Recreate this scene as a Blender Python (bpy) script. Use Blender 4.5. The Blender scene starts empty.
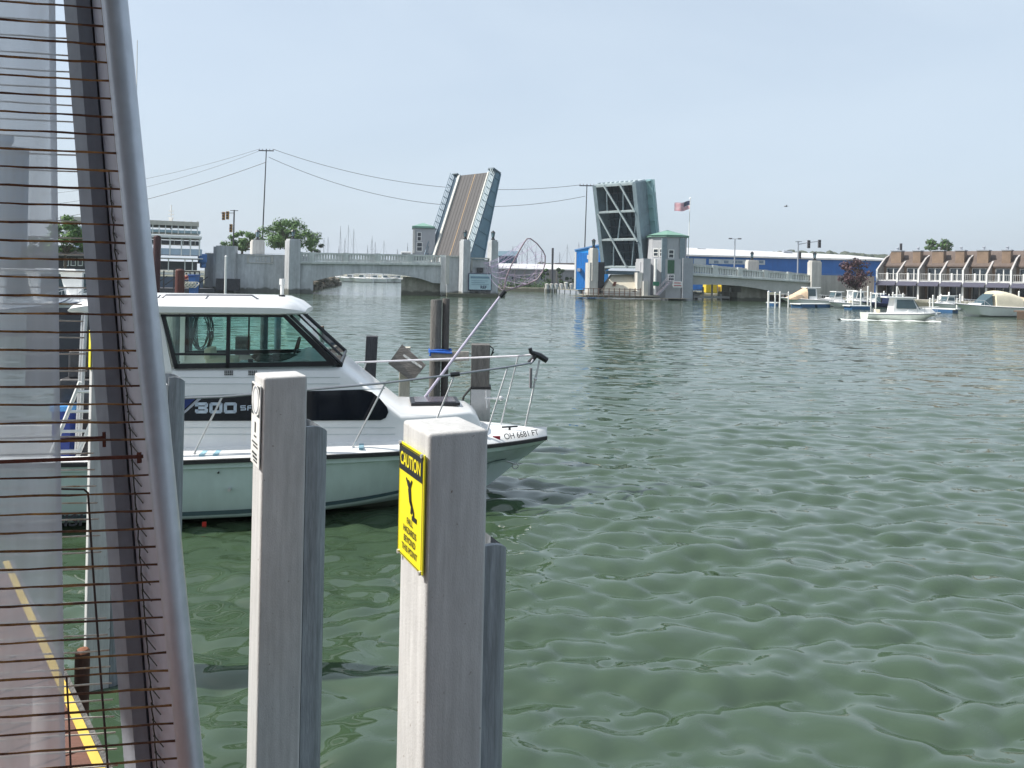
import bpy, math, random
import numpy as np
from mathutils import Vector, Matrix

random.seed(7)
R = math.radians
SC = bpy.context.scene
COL = SC.collection

# ------------------------------------------------------------------ camera
F = 760.0          # focal length in pixels of a 1024 wide picture
HC = 3.3           # height of the eye above the water
ROLL = R(1.2)
cd = bpy.data.cameras.new("camera")
cam = bpy.data.objects.new("camera", cd)
COL.objects.link(cam)
cd.sensor_width = 36.0
cd.lens = F / 1024 * 36
cd.shift_y = -(384 - 276) / 1024
cd.clip_start = 0.05
cd.clip_end = 9000
cam.matrix_world = Matrix.Translation((0, 0, HC)) @ Matrix.Rotation(-ROLL, 4, 'Y') @ Matrix.Rotation(R(90), 4, 'X')
SC.camera = cam

# ------------------------------------------------------------------ light
SUN_EL = R(49)
SUN_AZ = R(-96)     # from +Y, clockwise positive: the sun stands to the left, a hair behind the viewer
sdir = Vector((math.sin(SUN_AZ) * math.cos(SUN_EL), math.cos(SUN_AZ) * math.cos(SUN_EL), math.sin(SUN_EL)))
w = bpy.data.worlds.new("World")
SC.world = w
w.use_nodes = True
nt = w.node_tree
nt.nodes.clear()
wo = nt.nodes.new('ShaderNodeOutputWorld')
bg = nt.nodes.new('ShaderNodeBackground')
sky = nt.nodes.new('ShaderNodeTexSky')
sky.sky_type = 'NISHITA'
sky.sun_disc = False
sky.sun_elevation = SUN_EL
sky.sun_rotation = SUN_AZ
sky.altitude = 0
sky.air_density = 1.0
sky.dust_density = 3.5
sky.ozone_density = 1.6
tc = nt.nodes.new('ShaderNodeTexCoord')
mp = nt.nodes.new('ShaderNodeMapping')
mp.inputs['Scale'].default_value = (1.0, 1.0, 3.0)
mp.inputs['Rotation'].default_value = (0.12, 0.2, 0.4)
nz = nt.nodes.new('ShaderNodeTexNoise')
nz.inputs['Scale'].default_value = 1.3
nz.inputs['Detail'].default_value = 6
nz.inputs['Roughness'].default_value = 0.55
nz.inputs['Distortion'].default_value = 0.4
cr = nt.nodes.new('ShaderNodeValToRGB')
cr.color_ramp.elements[0].position = 0.30
cr.color_ramp.elements[0].color = (0.60, 0.60, 0.60, 1)
cr.color_ramp.elements[1].position = 0.72
cr.color_ramp.elements[1].color = (0.84, 0.84, 0.84, 1)
mx = nt.nodes.new('ShaderNodeMixRGB')
mx.inputs['Color2'].default_value = (4.1, 4.8, 5.5, 1)     # thin high cloud
nt.links.new(tc.outputs['Generated'], mp.inputs['Vector'])
nt.links.new(mp.outputs['Vector'], nz.inputs['Vector'])
nt.links.new(nz.outputs['Fac'], cr.inputs['Fac'])
nt.links.new(cr.outputs['Color'], mx.inputs['Fac'])
nt.links.new(sky.outputs['Color'], mx.inputs['Color1'])
nt.links.new(mx.outputs['Color'], bg.inputs['Color'])
bg.inputs['Strength'].default_value = 0.139
nt.links.new(bg.outputs['Background'], wo.inputs['Surface'])

sl = bpy.data.lights.new("sun", 'SUN')
sl.energy = 5.0
sl.angle = R(0.6)
sl.color = (1.0, 0.955, 0.88)
so = bpy.data.objects.new("sun", sl)
COL.objects.link(so)
so.rotation_euler = sdir.to_track_quat('Z', 'Y').to_euler()
so.location = (0, 0, 60)

SC.view_settings.view_transform = 'Standard'
SC.view_settings.look = 'None'
SC.view_settings.exposure = 0.33
SC.view_settings.gamma = 1.0
SC.view_settings.use_curve_mapping = False
SC.cycles.use_denoising = True
SC.cycles.max_bounces = 8
SC.cycles.transparent_max_bounces = 14
SC.cycles.volume_bounces = 0
SC.cycles.caustics_reflective = False
SC.cycles.caustics_refractive = False

# ------------------------------------------------------------------ survey: from bearings to places
CR, SR = math.cos(ROLL), math.sin(ROLL)
def ray(x, y):
    u, v = x - 512, y - 276
    return Vector(((u * CR + v * SR) / F, 1.0, -(-u * SR + v * CR) / F))
def P(x, y, Y):
    d = ray(x, y)
    return Vector((d.x * Y, Y, HC + d.z * Y))
def W(x, y, z=0.0):
    d = ray(x, y)
    t = (z - HC) / d.z
    return Vector((d.x * t, t, z))
def PX(x, Y, z=0.0):
    p = P(x, 276 + (x - 512) * math.tan(ROLL), Y)
    return Vector((p.x, Y, z))
class Frame:
    """local frame: a = along, d = depth (away), z up"""
    def __init__(s, o, ang):
        s.o = Vector((o[0], o[1], 0)); s.ang = ang
        s.a = Vector((math.cos(ang), math.sin(ang), 0)); s.d = Vector((-math.sin(ang), math.cos(ang), 0))
    def w(s, t, d, z): return s.o + s.a * t + s.d * d + Vector((0, 0, z))
    def at(s, x, y, depth=0.0):
        r = ray(x, y); c = Vector((0, 0, HC))
        k = (s.d.dot(s.o) + depth - s.d.dot(c)) / s.d.dot(r)
        p = c + r * k
        return ((p - s.o).dot(s.a), p.z)
    def wp(s, x, y, depth=0.0):
        t, z = s.at(x, y, depth); return s.w(t, depth, z)
    def mat(s): return Matrix.Translation(s.o) @ Matrix.Rotation(s.ang, 4, 'Z')

# ------------------------------------------------------------------ materials
MATS = {}
def M(name, col, rough=0.6, metal=0.0, var=0.12, vscale=3.0, bump=0.0, bscale=20.0, stretch=(1, 1, 1), col2=None, c2pos=(0.5, 0.7), spec=0.5, coat=0.0, detail=6):
    if name in MATS: return MATS[name]
    m = bpy.data.materials.new(name); m.use_nodes = True
    t = m.node_tree; b = t.nodes['Principled BSDF']
    b.inputs['Roughness'].default_value = rough
    b.inputs['Metallic'].default_value = metal
    b.inputs['Specular IOR Level'].default_value = spec
    if coat: b.inputs['Coat Weight'].default_value = coat
    co = t.nodes.new('ShaderNodeTexCoord'); ma = t.nodes.new('ShaderNodeMapping')
    ma.inputs['Scale'].default_value = stretch
    t.links.new(co.outputs['Object'], ma.inputs['Vector'])
    n = t.nodes.new('ShaderNodeTexNoise'); n.inputs['Scale'].default_value = vscale; n.inputs['Detail'].default_value = detail
    n.inputs['Roughness'].default_value = 0.6
    t.links.new(ma.outputs['Vector'], n.inputs['Vector'])
    r = t.nodes.new('ShaderNodeValToRGB')
    c = Vector(col[:3])
    if col2 is None:
        r.color_ramp.elements[0].position = 0.3; r.color_ramp.elements[1].position = 0.7
        lo = c * (1 - var); hi = c * (1 + var)
    else:
        r.color_ramp.elements[0].position = c2pos[0]; r.color_ramp.elements[1].position = c2pos[1]
        lo = c; hi = Vector(col2[:3])
    r.color_ramp.elements[0].color = (*lo, 1); r.color_ramp.elements[1].color = (*[min(1, q) for q in hi], 1)
    t.links.new(n.outputs['Fac'], r.inputs['Fac'])
    # a second, finer layer
    n2 = t.nodes.new('ShaderNodeTexNoise'); n2.inputs['Scale'].default_value = vscale * 7.3; n2.inputs['Detail'].default_value = 4
    t.links.new(ma.outputs['Vector'], n2.inputs['Vector'])
    r2 = t.nodes.new('ShaderNodeMapRange'); r2.inputs['From Min'].default_value = 0.3; r2.inputs['From Max'].default_value = 0.7
    r2.inputs['To Min'].default_value = 1 - var * 0.6; r2.inputs['To Max'].default_value = 1 + var * 0.6
    t.links.new(n2.outputs['Fac'], r2.inputs['Value'])
    mu = t.nodes.new('ShaderNodeVectorMath'); mu.operation = 'SCALE'
    t.links.new(r.outputs['Color'], mu.inputs[0]); t.links.new(r2.outputs['Result'], mu.inputs['Scale'])
    t.links.new(mu.outputs['Vector'], b.inputs['Base Color'])
    if bump:
        n3 = t.nodes.new('ShaderNodeTexNoise'); n3.inputs['Scale'].default_value = bscale; n3.inputs['Detail'].default_value = 5
        t.links.new(ma.outputs['Vector'], n3.inputs['Vector'])
        bp = t.nodes.new('ShaderNodeBump'); bp.inputs['Strength'].default_value = bump; bp.inputs['Distance'].default_value = 0.02
        t.links.new(n3.outputs['Fac'], bp.inputs['Height']); t.links.new(bp.outputs['Normal'], b.inputs['Normal'])
    MATS[name] = m
    return m
def glass(name, tint, refl=0.08, rough=0.02):
    if name in MATS: return MATS[name]
    m = bpy.data.materials.new(name); m.use_nodes = True
    t = m.node_tree; t.nodes.clear()
    o = t.nodes.new('ShaderNodeOutputMaterial'); mi = t.nodes.new('ShaderNodeMixShader')
    tr = t.nodes.new('ShaderNodeBsdfTransparent'); tr.inputs['Color'].default_value = (*tint, 1)
    gl = t.nodes.new('ShaderNodeBsdfGlossy'); gl.inputs['Roughness'].default_value = rough
    fr = t.nodes.new('ShaderNodeFresnel'); fr.inputs['IOR'].default_value = 1.45
    ad = t.nodes.new('ShaderNodeMath'); ad.operation = 'ADD'; ad.inputs[1].default_value = refl * 0.3; ad.use_clamp = True
    t.links.new(fr.outputs['Fac'], ad.inputs[0]); t.links.new(ad.outputs[0], mi.inputs['Fac'])
    t.links.new(tr.outputs[0], mi.inputs[1]); t.links.new(gl.outputs[0], mi.inputs[2]); t.links.new(mi.outputs[0], o.inputs['Surface'])
    MATS[name] = m
    return m

white = M('white_gelcoat', (0.80, 0.80, 0.79), 0.28, var=0.03, vscale=1.2, coat=0.3)
hullblue = M('hull_pale', (0.56, 0.66, 0.64), 0.25, var=0.04, vscale=0.9, coat=0.4)
offw = M('white_paint', (0.74, 0.74, 0.72), 0.5, var=0.06, vscale=2)
blackp = M('black_plastic', (0.012, 0.013, 0.016), 0.35, var=0.2)
blackg = M('black_glazing', (0.006, 0.008, 0.014), 0.08, var=0.2)
rubber = M('rubber', (0.02, 0.02, 0.022), 0.6, var=0.2)
steel = M('stainless', (0.60, 0.60, 0.61), 0.35, metal=0.6, var=0.08, vscale=6)
alu = M('aluminium', (0.52, 0.55, 0.60), 0.42, metal=0.55, var=0.1, vscale=5, bump=0.05, bscale=60)
alud = M('aluminium_dull', (0.34, 0.37, 0.42), 0.6, metal=0.15, var=0.12, vscale=5, bump=0.08, bscale=50)
rust = M('rusted_wire', (0.10, 0.04, 0.02), 0.75, var=0.35, vscale=14, col2=(0.46, 0.24, 0.075), c2pos=(0.45, 0.7), bump=0.4, bscale=160)
rustb = M('rusted_bar', (0.12, 0.035, 0.02), 0.8, var=0.3, vscale=20, bump=0.5, bscale=120)
galv = M('galvanised_wire', (0.75, 0.70, 0.6), 0.5, metal=0.1, var=0.25, vscale=18, col2=(0.45, 0.26, 0.10), c2pos=(0.52, 0.66))
postp = M('weathered_white_post', (0.51, 0.51, 0.505), 0.85, var=0.09, vscale=7, stretch=(1, 1, 0.3), bump=0.22, bscale=420)
rubs = M('grey_rub_strip', (0.27, 0.295, 0.32), 0.6, metal=0.1, var=0.2, vscale=9, stretch=(1, 1, 0.2), bump=0.2, bscale=140)
conc = M('concrete', (0.47, 0.485, 0.50), 0.9, var=0.16, vscale=0.35, stretch=(1, 1, 0.5), bump=0.3, bscale=6)
concl = M('concrete_light', (0.52, 0.51, 0.48), 0.9, var=0.10, vscale=0.5, stretch=(1, 1, 0.4), bump=0.2, bscale=6)
concb = M('concrete_base', (0.30, 0.29, 0.24), 0.9, var=0.2, vscale=1.0)
rail_c = M('parapet_paint', (0.56, 0.59, 0.57), 0.8, var=0.08, vscale=1)
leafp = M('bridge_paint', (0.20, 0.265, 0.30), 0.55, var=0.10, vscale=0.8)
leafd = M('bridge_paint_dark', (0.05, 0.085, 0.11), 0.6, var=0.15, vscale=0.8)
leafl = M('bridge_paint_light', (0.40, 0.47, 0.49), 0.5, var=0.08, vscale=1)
leafblue = M('bridge_rail_blue', (0.17, 0.24, 0.30), 0.55, var=0.12, vscale=1)
grate = M('steel_grating', (0.082, 0.078, 0.079), 0.75, var=0.14, vscale=1.5, stretch=(6, 6, 1), bump=0.4, bscale=40)
yellow = M('yellow_paint', (0.62, 0.43, 0.07), 0.6, var=0.1, vscale=6)
signyel = M('sign_yellow', (0.83, 0.72, 0.02), 0.45, var=0.02, vscale=4)
orange = M('orange_plastic', (0.6, 0.14, 0.04), 0.6)
bluep = M('blue_paint', (0.015, 0.36, 0.92), 0.55, var=0.05, vscale=0.4)
blued = M('blue_wall', (0.010, 0.12, 0.42), 0.6, var=0.08, vscale=0.2)
bluef = M('blue_float', (0.02, 0.09, 0.21), 0.6, var=0.15)
navy = M('navy', (0.012, 0.02, 0.07), 0.4, var=0.1)
roofw = M('white_roof', (0.58, 0.58, 0.585), 0.6, var=0.05, vscale=0.1)
green_r = M('green_copper_roof', (0.16, 0.30, 0.24), 0.6, var=0.15, vscale=1)
greenp = M('green_panel', (0.03, 0.10, 0.05), 0.6, var=0.2)
brick = M('tan_brick', (0.22, 0.155, 0.11), 0.85, var=0.16, vscale=1.2, bump=0.3, bscale=10)
shingle = M('brown_shingle', (0.115, 0.088, 0.075), 0.9, var=0.2, vscale=1.5)
siding = M('grey_siding', (0.23, 0.215, 0.20), 0.8, var=0.1, vscale=1, stretch=(1, 1, 8))
awn = M('slate_awning', (0.06, 0.06, 0.09), 0.7, var=0.1)
tan = M('tan_canvas', (0.60, 0.44, 0.30), 0.85, var=0.07, vscale=1.5)
cream = M('cream_canvas', (0.68, 0.62, 0.48), 0.85, var=0.08, vscale=2)
winm = M('window_glass', (0.02, 0.03, 0.04), 0.08, var=0.2, vscale=0.5)
winl = M('window_glass_light', (0.16, 0.25, 0.29), 0.1, var=0.3, vscale=0.6)
woodp = M('weathered_pile', (0.125, 0.12, 0.115), 0.9, var=0.35, vscale=5, stretch=(3, 3, 0.35), bump=0.9, bscale=22)
woodd = M('dark_pile', (0.045, 0.047, 0.055), 0.85, var=0.35, vscale=5, stretch=(3, 3, 0.3), bump=0.8, bscale=22)
woodb = M('brown_plank', (0.15, 0.07, 0.05), 0.85, var=0.2, vscale=3, stretch=(0.6, 6, 1), bump=0.5, bscale=30)
maroon = M('maroon_steel', (0.05, 0.014, 0.016), 0.7, var=0.2)
rope = M('mooring_rope', (0.6, 0.58, 0.52), 0.9, var=0.15, vscale=30)
ropeb = M('blue_rope', (0.02, 0.12, 0.5), 0.8, var=0.15, vscale=30)
cable = M('overhead_cable', (0.06, 0.06, 0.07), 0.6)
bark = M('bark', (0.09, 0.07, 0.05), 0.9, var=0.3, vscale=4)
netm = M('net_mesh', (0.45, 0.36, 0.52), 0.7)
lilac = M('lilac_pole', (0.56, 0.52, 0.64), 0.35, metal=0.4, var=0.06)
red = M('red_plastic', (0.5, 0.03, 0.02), 0.5)
skin = M('skin', (0.45, 0.27, 0.19), 0.6)
rock = M('rock', (0.16, 0.14, 0.11), 0.95, var=0.35, vscale=1.2, bump=0.6, bscale=4)
soil = M('bank_ground', (0.16, 0.155, 0.12), 0.95, var=0.25, vscale=0.06, col2=(0.07, 0.09, 0.035), c2pos=(0.45, 0.6))
asph = M('asphalt', (0.06, 0.06, 0.062), 0.9, var=0.15, vscale=0.5)
def weather(m, streak=0.25, sscale=(26, 26, 1.6), chip=None, chipcol=(0.2, 0.18, 0.15), chipscale=22, tide=None, tidecol=(0.05, 0.055, 0.035)):
    t = m.node_tree; bs = t.nodes['Principled BSDF']; link = bs.inputs['Base Color'].links[0]; src = link.from_socket
    co = t.nodes.new('ShaderNodeTexCoord')
    mp_ = t.nodes.new('ShaderNodeMapping'); mp_.inputs['Scale'].default_value = sscale; t.links.new(co.outputs['Object'], mp_.inputs['Vector'])
    n = t.nodes.new('ShaderNodeTexNoise'); n.inputs['Scale'].default_value = 1.0; n.inputs['Detail'].default_value = 5; n.inputs['Roughness'].default_value = .65; t.links.new(mp_.outputs['Vector'], n.inputs['Vector'])
    mr = t.nodes.new('ShaderNodeMapRange'); mr.inputs['From Min'].default_value = .35; mr.inputs['From Max'].default_value = .62; mr.inputs['To Min'].default_value = 1 - streak; mr.inputs['To Max'].default_value = 1.0 + streak * .2
    t.links.new(n.outputs['Fac'], mr.inputs['Value'])
    sc_ = t.nodes.new('ShaderNodeVectorMath'); sc_.operation = 'SCALE'; t.links.new(src, sc_.inputs[0]); t.links.new(mr.outputs['Result'], sc_.inputs['Scale']); out = sc_.outputs['Vector']
    def over(out, fac, col):
        mx_ = t.nodes.new('ShaderNodeMixRGB'); mx_.inputs['Color2'].default_value = (*col, 1); t.links.new(fac, mx_.inputs['Fac']); t.links.new(out, mx_.inputs['Color1']); return mx_.outputs['Color']
    if chip:
        n2 = t.nodes.new('ShaderNodeTexNoise'); n2.inputs['Scale'].default_value = chipscale; n2.inputs['Detail'].default_value = 7; n2.inputs['Roughness'].default_value = .7; t.links.new(co.outputs['Object'], n2.inputs['Vector'])
        m2 = t.nodes.new('ShaderNodeMapRange'); m2.inputs['From Min'].default_value = chip; m2.inputs['From Max'].default_value = chip + .03; t.links.new(n2.outputs['Fac'], m2.inputs['Value']); out = over(out, m2.outputs['Result'], chipcol)
    if tide is not None:
        sp_ = t.nodes.new('ShaderNodeSeparateXYZ'); t.links.new(co.outputs['Object'], sp_.inputs[0])
        n3 = t.nodes.new('ShaderNodeTexNoise'); n3.inputs['Scale'].default_value = .9; n3.inputs['Detail'].default_value = 6; t.links.new(co.outputs['Object'], n3.inputs['Vector'])
        ad_ = t.nodes.new('ShaderNodeMath'); ad_.operation = 'MULTIPLY_ADD'; ad_.inputs[1].default_value = tide * 1.2; t.links.new(n3.outputs['Fac'], ad_.inputs[0]); t.links.new(sp_.outputs['Z'], ad_.inputs[2])
        m3 = t.nodes.new('ShaderNodeMapRange'); m3.inputs['From Min'].default_value = tide * 1.7; m3.inputs['From Max'].default_value = tide * 1.35; m3.inputs['To Max'].default_value = .8; t.links.new(ad_.outputs[0], m3.inputs['Value']); out = over(out, m3.outputs['Result'], tidecol)
    t.links.new(out, bs.inputs['Base Color'])
weather(postp, .13, (60, 60, 2.2), chip=.655, chipcol=(.20, .17, .14), chipscale=30)
weather(rubs, .3, (50, 50, 2), chip=.70, chipcol=(.1, .1, .1), chipscale=18)
weather(conc, .22, (1.6, 1.6, .12), chip=.70, chipcol=(.2, .2, .19), chipscale=.8, tide=.75)
weather(concl, .25, (1.6, 1.6, .12), tide=.75)
weather(concb, .3, (1.2, 1.2, .2), tide=.7)
weather(rail_c, .22, (1.5, 1.5, .3))
weather(white, .03, (3, 3, .6))
weather(hullblue, .07, (5, 5, .7), chip=.745, chipcol=(.35, .4, .38), chipscale=6, tide=.10, tidecol=(.20, .22, .12))
weather(leafl, .15, (2, 2, .6)); weather(leafp, .2, (1.5, 1.5, .5))
weather(siding, .2, (2, 2, .3)); weather(blued, .12, (1, 1, .15)); weather(roofw, .16, (.4, .4, .4)); weather(alud, .12, (30, 30, 3)); weather(alu, .08, (30, 30, 3), chip=.72, chipcol=(.3, .3, .32), chipscale=40)
def leafmat(name, c):
    m = M(name, c, 0.7, var=0.35, vscale=0.8)
    return m
lfa = leafmat('foliage_mid', (0.055, 0.125, 0.028)); lfb = leafmat('foliage_bright', (0.10, 0.20, 0.035))
lfc = leafmat('foliage_dark', (0.02, 0.045, 0.018)); lfd = leafmat('foliage_purple', (0.04, 0.016, 0.022)); lfh = leafmat('foliage_far', (0.055, 0.07, 0.045))

# ------------------------------------------------------------------ mesh kit
MW = {}
class G:
    def __init__(s): s.v = []; s.f = []; s.m = []; s.mi = 0
    def add(s, vs, fs):
        o = len(s.v); s.v += [Vector(q) for q in vs]
        for f in fs: s.f.append(tuple(i + o for i in f)); s.m.append(s.mi)
        return s
    def hexa(s, q):   # 8 points: bottom 4 (ccw), top 4
        return s.add(q, [(3, 2, 1, 0), (4, 5, 6, 7), (0, 1, 5, 4), (1, 2, 6, 5), (2, 3, 7, 6), (3, 0, 4, 7)])
    def box(s, x0, x1, y0, y1, z0, z1, fr=None):
        q = [(x0, y0, z0), (x1, y0, z0), (x1, y1, z0), (x0, y1, z0), (x0, y0, z1), (x1, y0, z1), (x1, y1, z1), (x0, y1, z1)]
        if fr is not None: q = [fr.w(*p) for p in q]
        return s.hexa(q)
    def prism(s, poly, vec):
        n = len(poly); vec = Vector(vec)
        a = [Vector(p) for p in poly]; b = [p + vec for p in a]
        fs = [tuple(range(n - 1, -1, -1)), tuple(range(n, 2 * n))] + [(i, (i + 1) % n, n + (i + 1) % n, n + i) for i in range(n)]
        return s.add(a + b, fs)
    def tube(s, pts, r, n=8, r2=None, caps=True):
        pts = [Vector(p) for p in pts]; k = len(pts); vs = []; fs = []
        prev = None
        for i, p in enumerate(pts):
            t = (pts[min(i + 1, k - 1)] - pts[max(i - 1, 0)]).normalized()
            if prev is None:
                ref = Vector((0, 0, 1)) if abs(t.z) < 0.9 else Vector((1, 0, 0))
                a = t.cross(ref).normalized()
            else:
                a = (prev - t * prev.dot(t)).normalized()
            prev = a; b = t.cross(a)
            rr = r if r2 is None else r + (r2 - r) * i / (k - 1)
            if isinstance(r, (list, tuple)): rr = r[i]
            for j in range(n):
                an = 2 * math.pi * j / n
                vs.append(p + (a * math.cos(an) + b * math.sin(an)) * rr)
        for i in range(k - 1):
            for j in range(n):
                fs.append((i * n + j, i * n + (j + 1) % n, (i + 1) * n + (j + 1) % n, (i + 1) * n + j))
        if caps: fs += [tuple(range(n - 1, -1, -1)), tuple(range((k - 1) * n, k * n))]
        return s.add(vs, fs)
    def beam(s, p0, p1, wd, hg, up=(0, 0, 1)):
        p0 = Vector(p0); p1 = Vector(p1); t = (p1 - p0).normalized(); up = Vector(up)
        if abs(t.dot(up)) > 0.97: up = Vector((0, 1, 0))
        a = t.cross(up).normalized() * wd / 2; b = a.cross(t).normalized() * hg / 2
        return s.hexa([p0 - a - b, p0 + a - b, p1 + a - b, p1 - a - b, p0 - a + b, p0 + a + b, p1 + a + b, p1 - a + b])
    def ball(s, c, rx, ry=None, rz=None, n=10, m=7):
        ry = ry or rx; rz = rz or rx; c = Vector(c); vs = []; fs = []
        for i in range(m + 1):
            th = math.pi * i / m
            for j in range(n):
                ph = 2 * math.pi * j / n
                vs.append(c + Vector((rx * math.sin(th) * math.cos(ph), ry * math.sin(th) * math.sin(ph), rz * math.cos(th))))
        for i in range(m):
            for j in range(n): fs.append((i * n + j, (i + 1) * n + j, (i + 1) * n + (j + 1) % n, i * n + (j + 1) % n))
        return s.add(vs, fs)
    def loft(s, rings, closed=False, cap=False):
        n = len(rings[0]); vs = [p for r_ in rings for p in r_]; fs = []
        for i in range(len(rings) - 1):
            for j in range(n if closed else n - 1):
                a, b = i * n + j, i * n + (j + 1) % n
                fs.append((a, b, b + n, a + n))
        if cap: fs += [tuple(range(n - 1, -1, -1)), tuple(range((len(rings) - 1) * n, len(rings) * n))]
        return s.add(vs, fs)
    def lathe(s, c, prof, n=12):
        c = Vector(c)
        return s.loft([[c + Vector((r_ * math.cos(2 * math.pi * j / n), r_ * math.sin(2 * math.pi * j / n), z)) for j in range(n)] for r_, z in prof], closed=True, cap=True)
    def build(s, name, mat, parent=None, smooth=False, local=False, bevel=0.0, label=None, flip=False, recalc=True):
        me = bpy.data.meshes.new(name)
        vs = s.v
        if parent is not None and not local:
            inv = MW[parent.name].inverted(); vs = [inv @ p for p in vs]
        me.from_pydata([tuple(p) for p in vs], [], s.f)
        mats = mat if isinstance(mat, (list, tuple)) else [mat]
        for m_ in mats: me.materials.append(m_)
        if len(mats) > 1: me.polygons.foreach_set('material_index', s.m)
        me.update()
        if recalc or bevel:
            import bmesh
            bm = bmesh.new(); bm.from_mesh(me)
            bmesh.ops.remove_doubles(bm, verts=bm.verts, dist=1e-6)
            if bevel: bmesh.ops.bevel(bm, geom=list(bm.edges), offset=bevel, segments=3, profile=0.6, affect='EDGES')
            bmesh.ops.recalc_face_normals(bm, faces=bm.faces)
            bm.to_mesh(me); bm.free()
        if smooth:
            me.polygons.foreach_set('use_smooth', [True] * len(me.polygons))
            try: me.set_sharp_from_angle(angle=R(40))
            except Exception: pass
        o = bpy.data.objects.new(name, me); COL.objects.link(o)
        if parent is not None: o.parent = parent; MW[o.name] = MW[parent.name]
        else: MW[o.name] = Matrix.Identity(4)
        if label: o['label'] = label
        return o
def thing(name, label, cat, loc=(0, 0, 0), rz=0.0, group=None):
    o = bpy.data.objects.new(name, None); COL.objects.link(o)
    o.location = loc; o.rotation_euler = (0, 0, rz); o['label'] = label; o['category'] = cat
    o.empty_display_size = 0.3
    if group: o['group'] = group
    MW[o.name] = Matrix.Translation(Vector(loc)) @ Matrix.Rotation(rz, 4, 'Z')
    return o
def tag(o, label, cat, group=None):
    o['label'] = label; o['category'] = cat
    if group: o['group'] = group
    return o
def struct(o, kind='structure'): o['kind'] = kind; return o
def dup(root, loc, rz, label=None, group=None, scale=None):
    kids = {}
    for o in bpy.data.objects:
        if o.parent: kids.setdefault(o.parent.name, []).append(o)
    def rec(o, par):
        c = o.copy(); COL.objects.link(c)
        if par is not None: c.parent = par
        for ch in kids.get(o.name, []): rec(ch, c)
        return c
    r_ = rec(root, None); r_.location = loc; r_.rotation_euler = (0, 0, rz)
    if scale: r_.scale = (scale,) * 3
    if label: r_['label'] = label
    if group: r_['group'] = group
    return r_
FONT = None
def text_g(txt, size, o, right, up, thick=0.002, align='CENTER', sx=1.0, bold=0.028):
    cu = bpy.data.curves.new('t', 'FONT'); cu.body = txt; cu.size = size; cu.align_x = align; cu.align_y = 'CENTER'; cu.offset = size * bold
    ob = bpy.data.objects.new('t', cu); COL.objects.link(ob)
    dg = bpy.context.evaluated_depsgraph_get(); me = bpy.data.meshes.new_from_object(ob.evaluated_get(dg))
    o = Vector(o); right = Vector(right).normalized(); up = Vector(up).normalized()
    vs = [o + right * v.co.x * sx + up * v.co.y for v in me.vertices]; fs = [tuple(p.vertices) for p in me.polygons]
    bpy.data.objects.remove(ob); bpy.data.curves.remove(cu); bpy.data.meshes.remove(me)
    return vs, fs
def lettering(name, items, mat, parent, local=False):
    """items: (text, size, origin, right, up, sx) flat letters standing a hair proud of their sign"""
    g = G()
    for it in items:
        vs, fs = text_g(it[0], it[1], it[2], it[3], it[4], sx=it[5] if len(it) > 5 else 1.0, bold=it[6] if len(it) > 6 else 0.02)
        g.add(vs, fs)
    return g.build(name, mat, parent, local=local, recalc=False)

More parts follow.
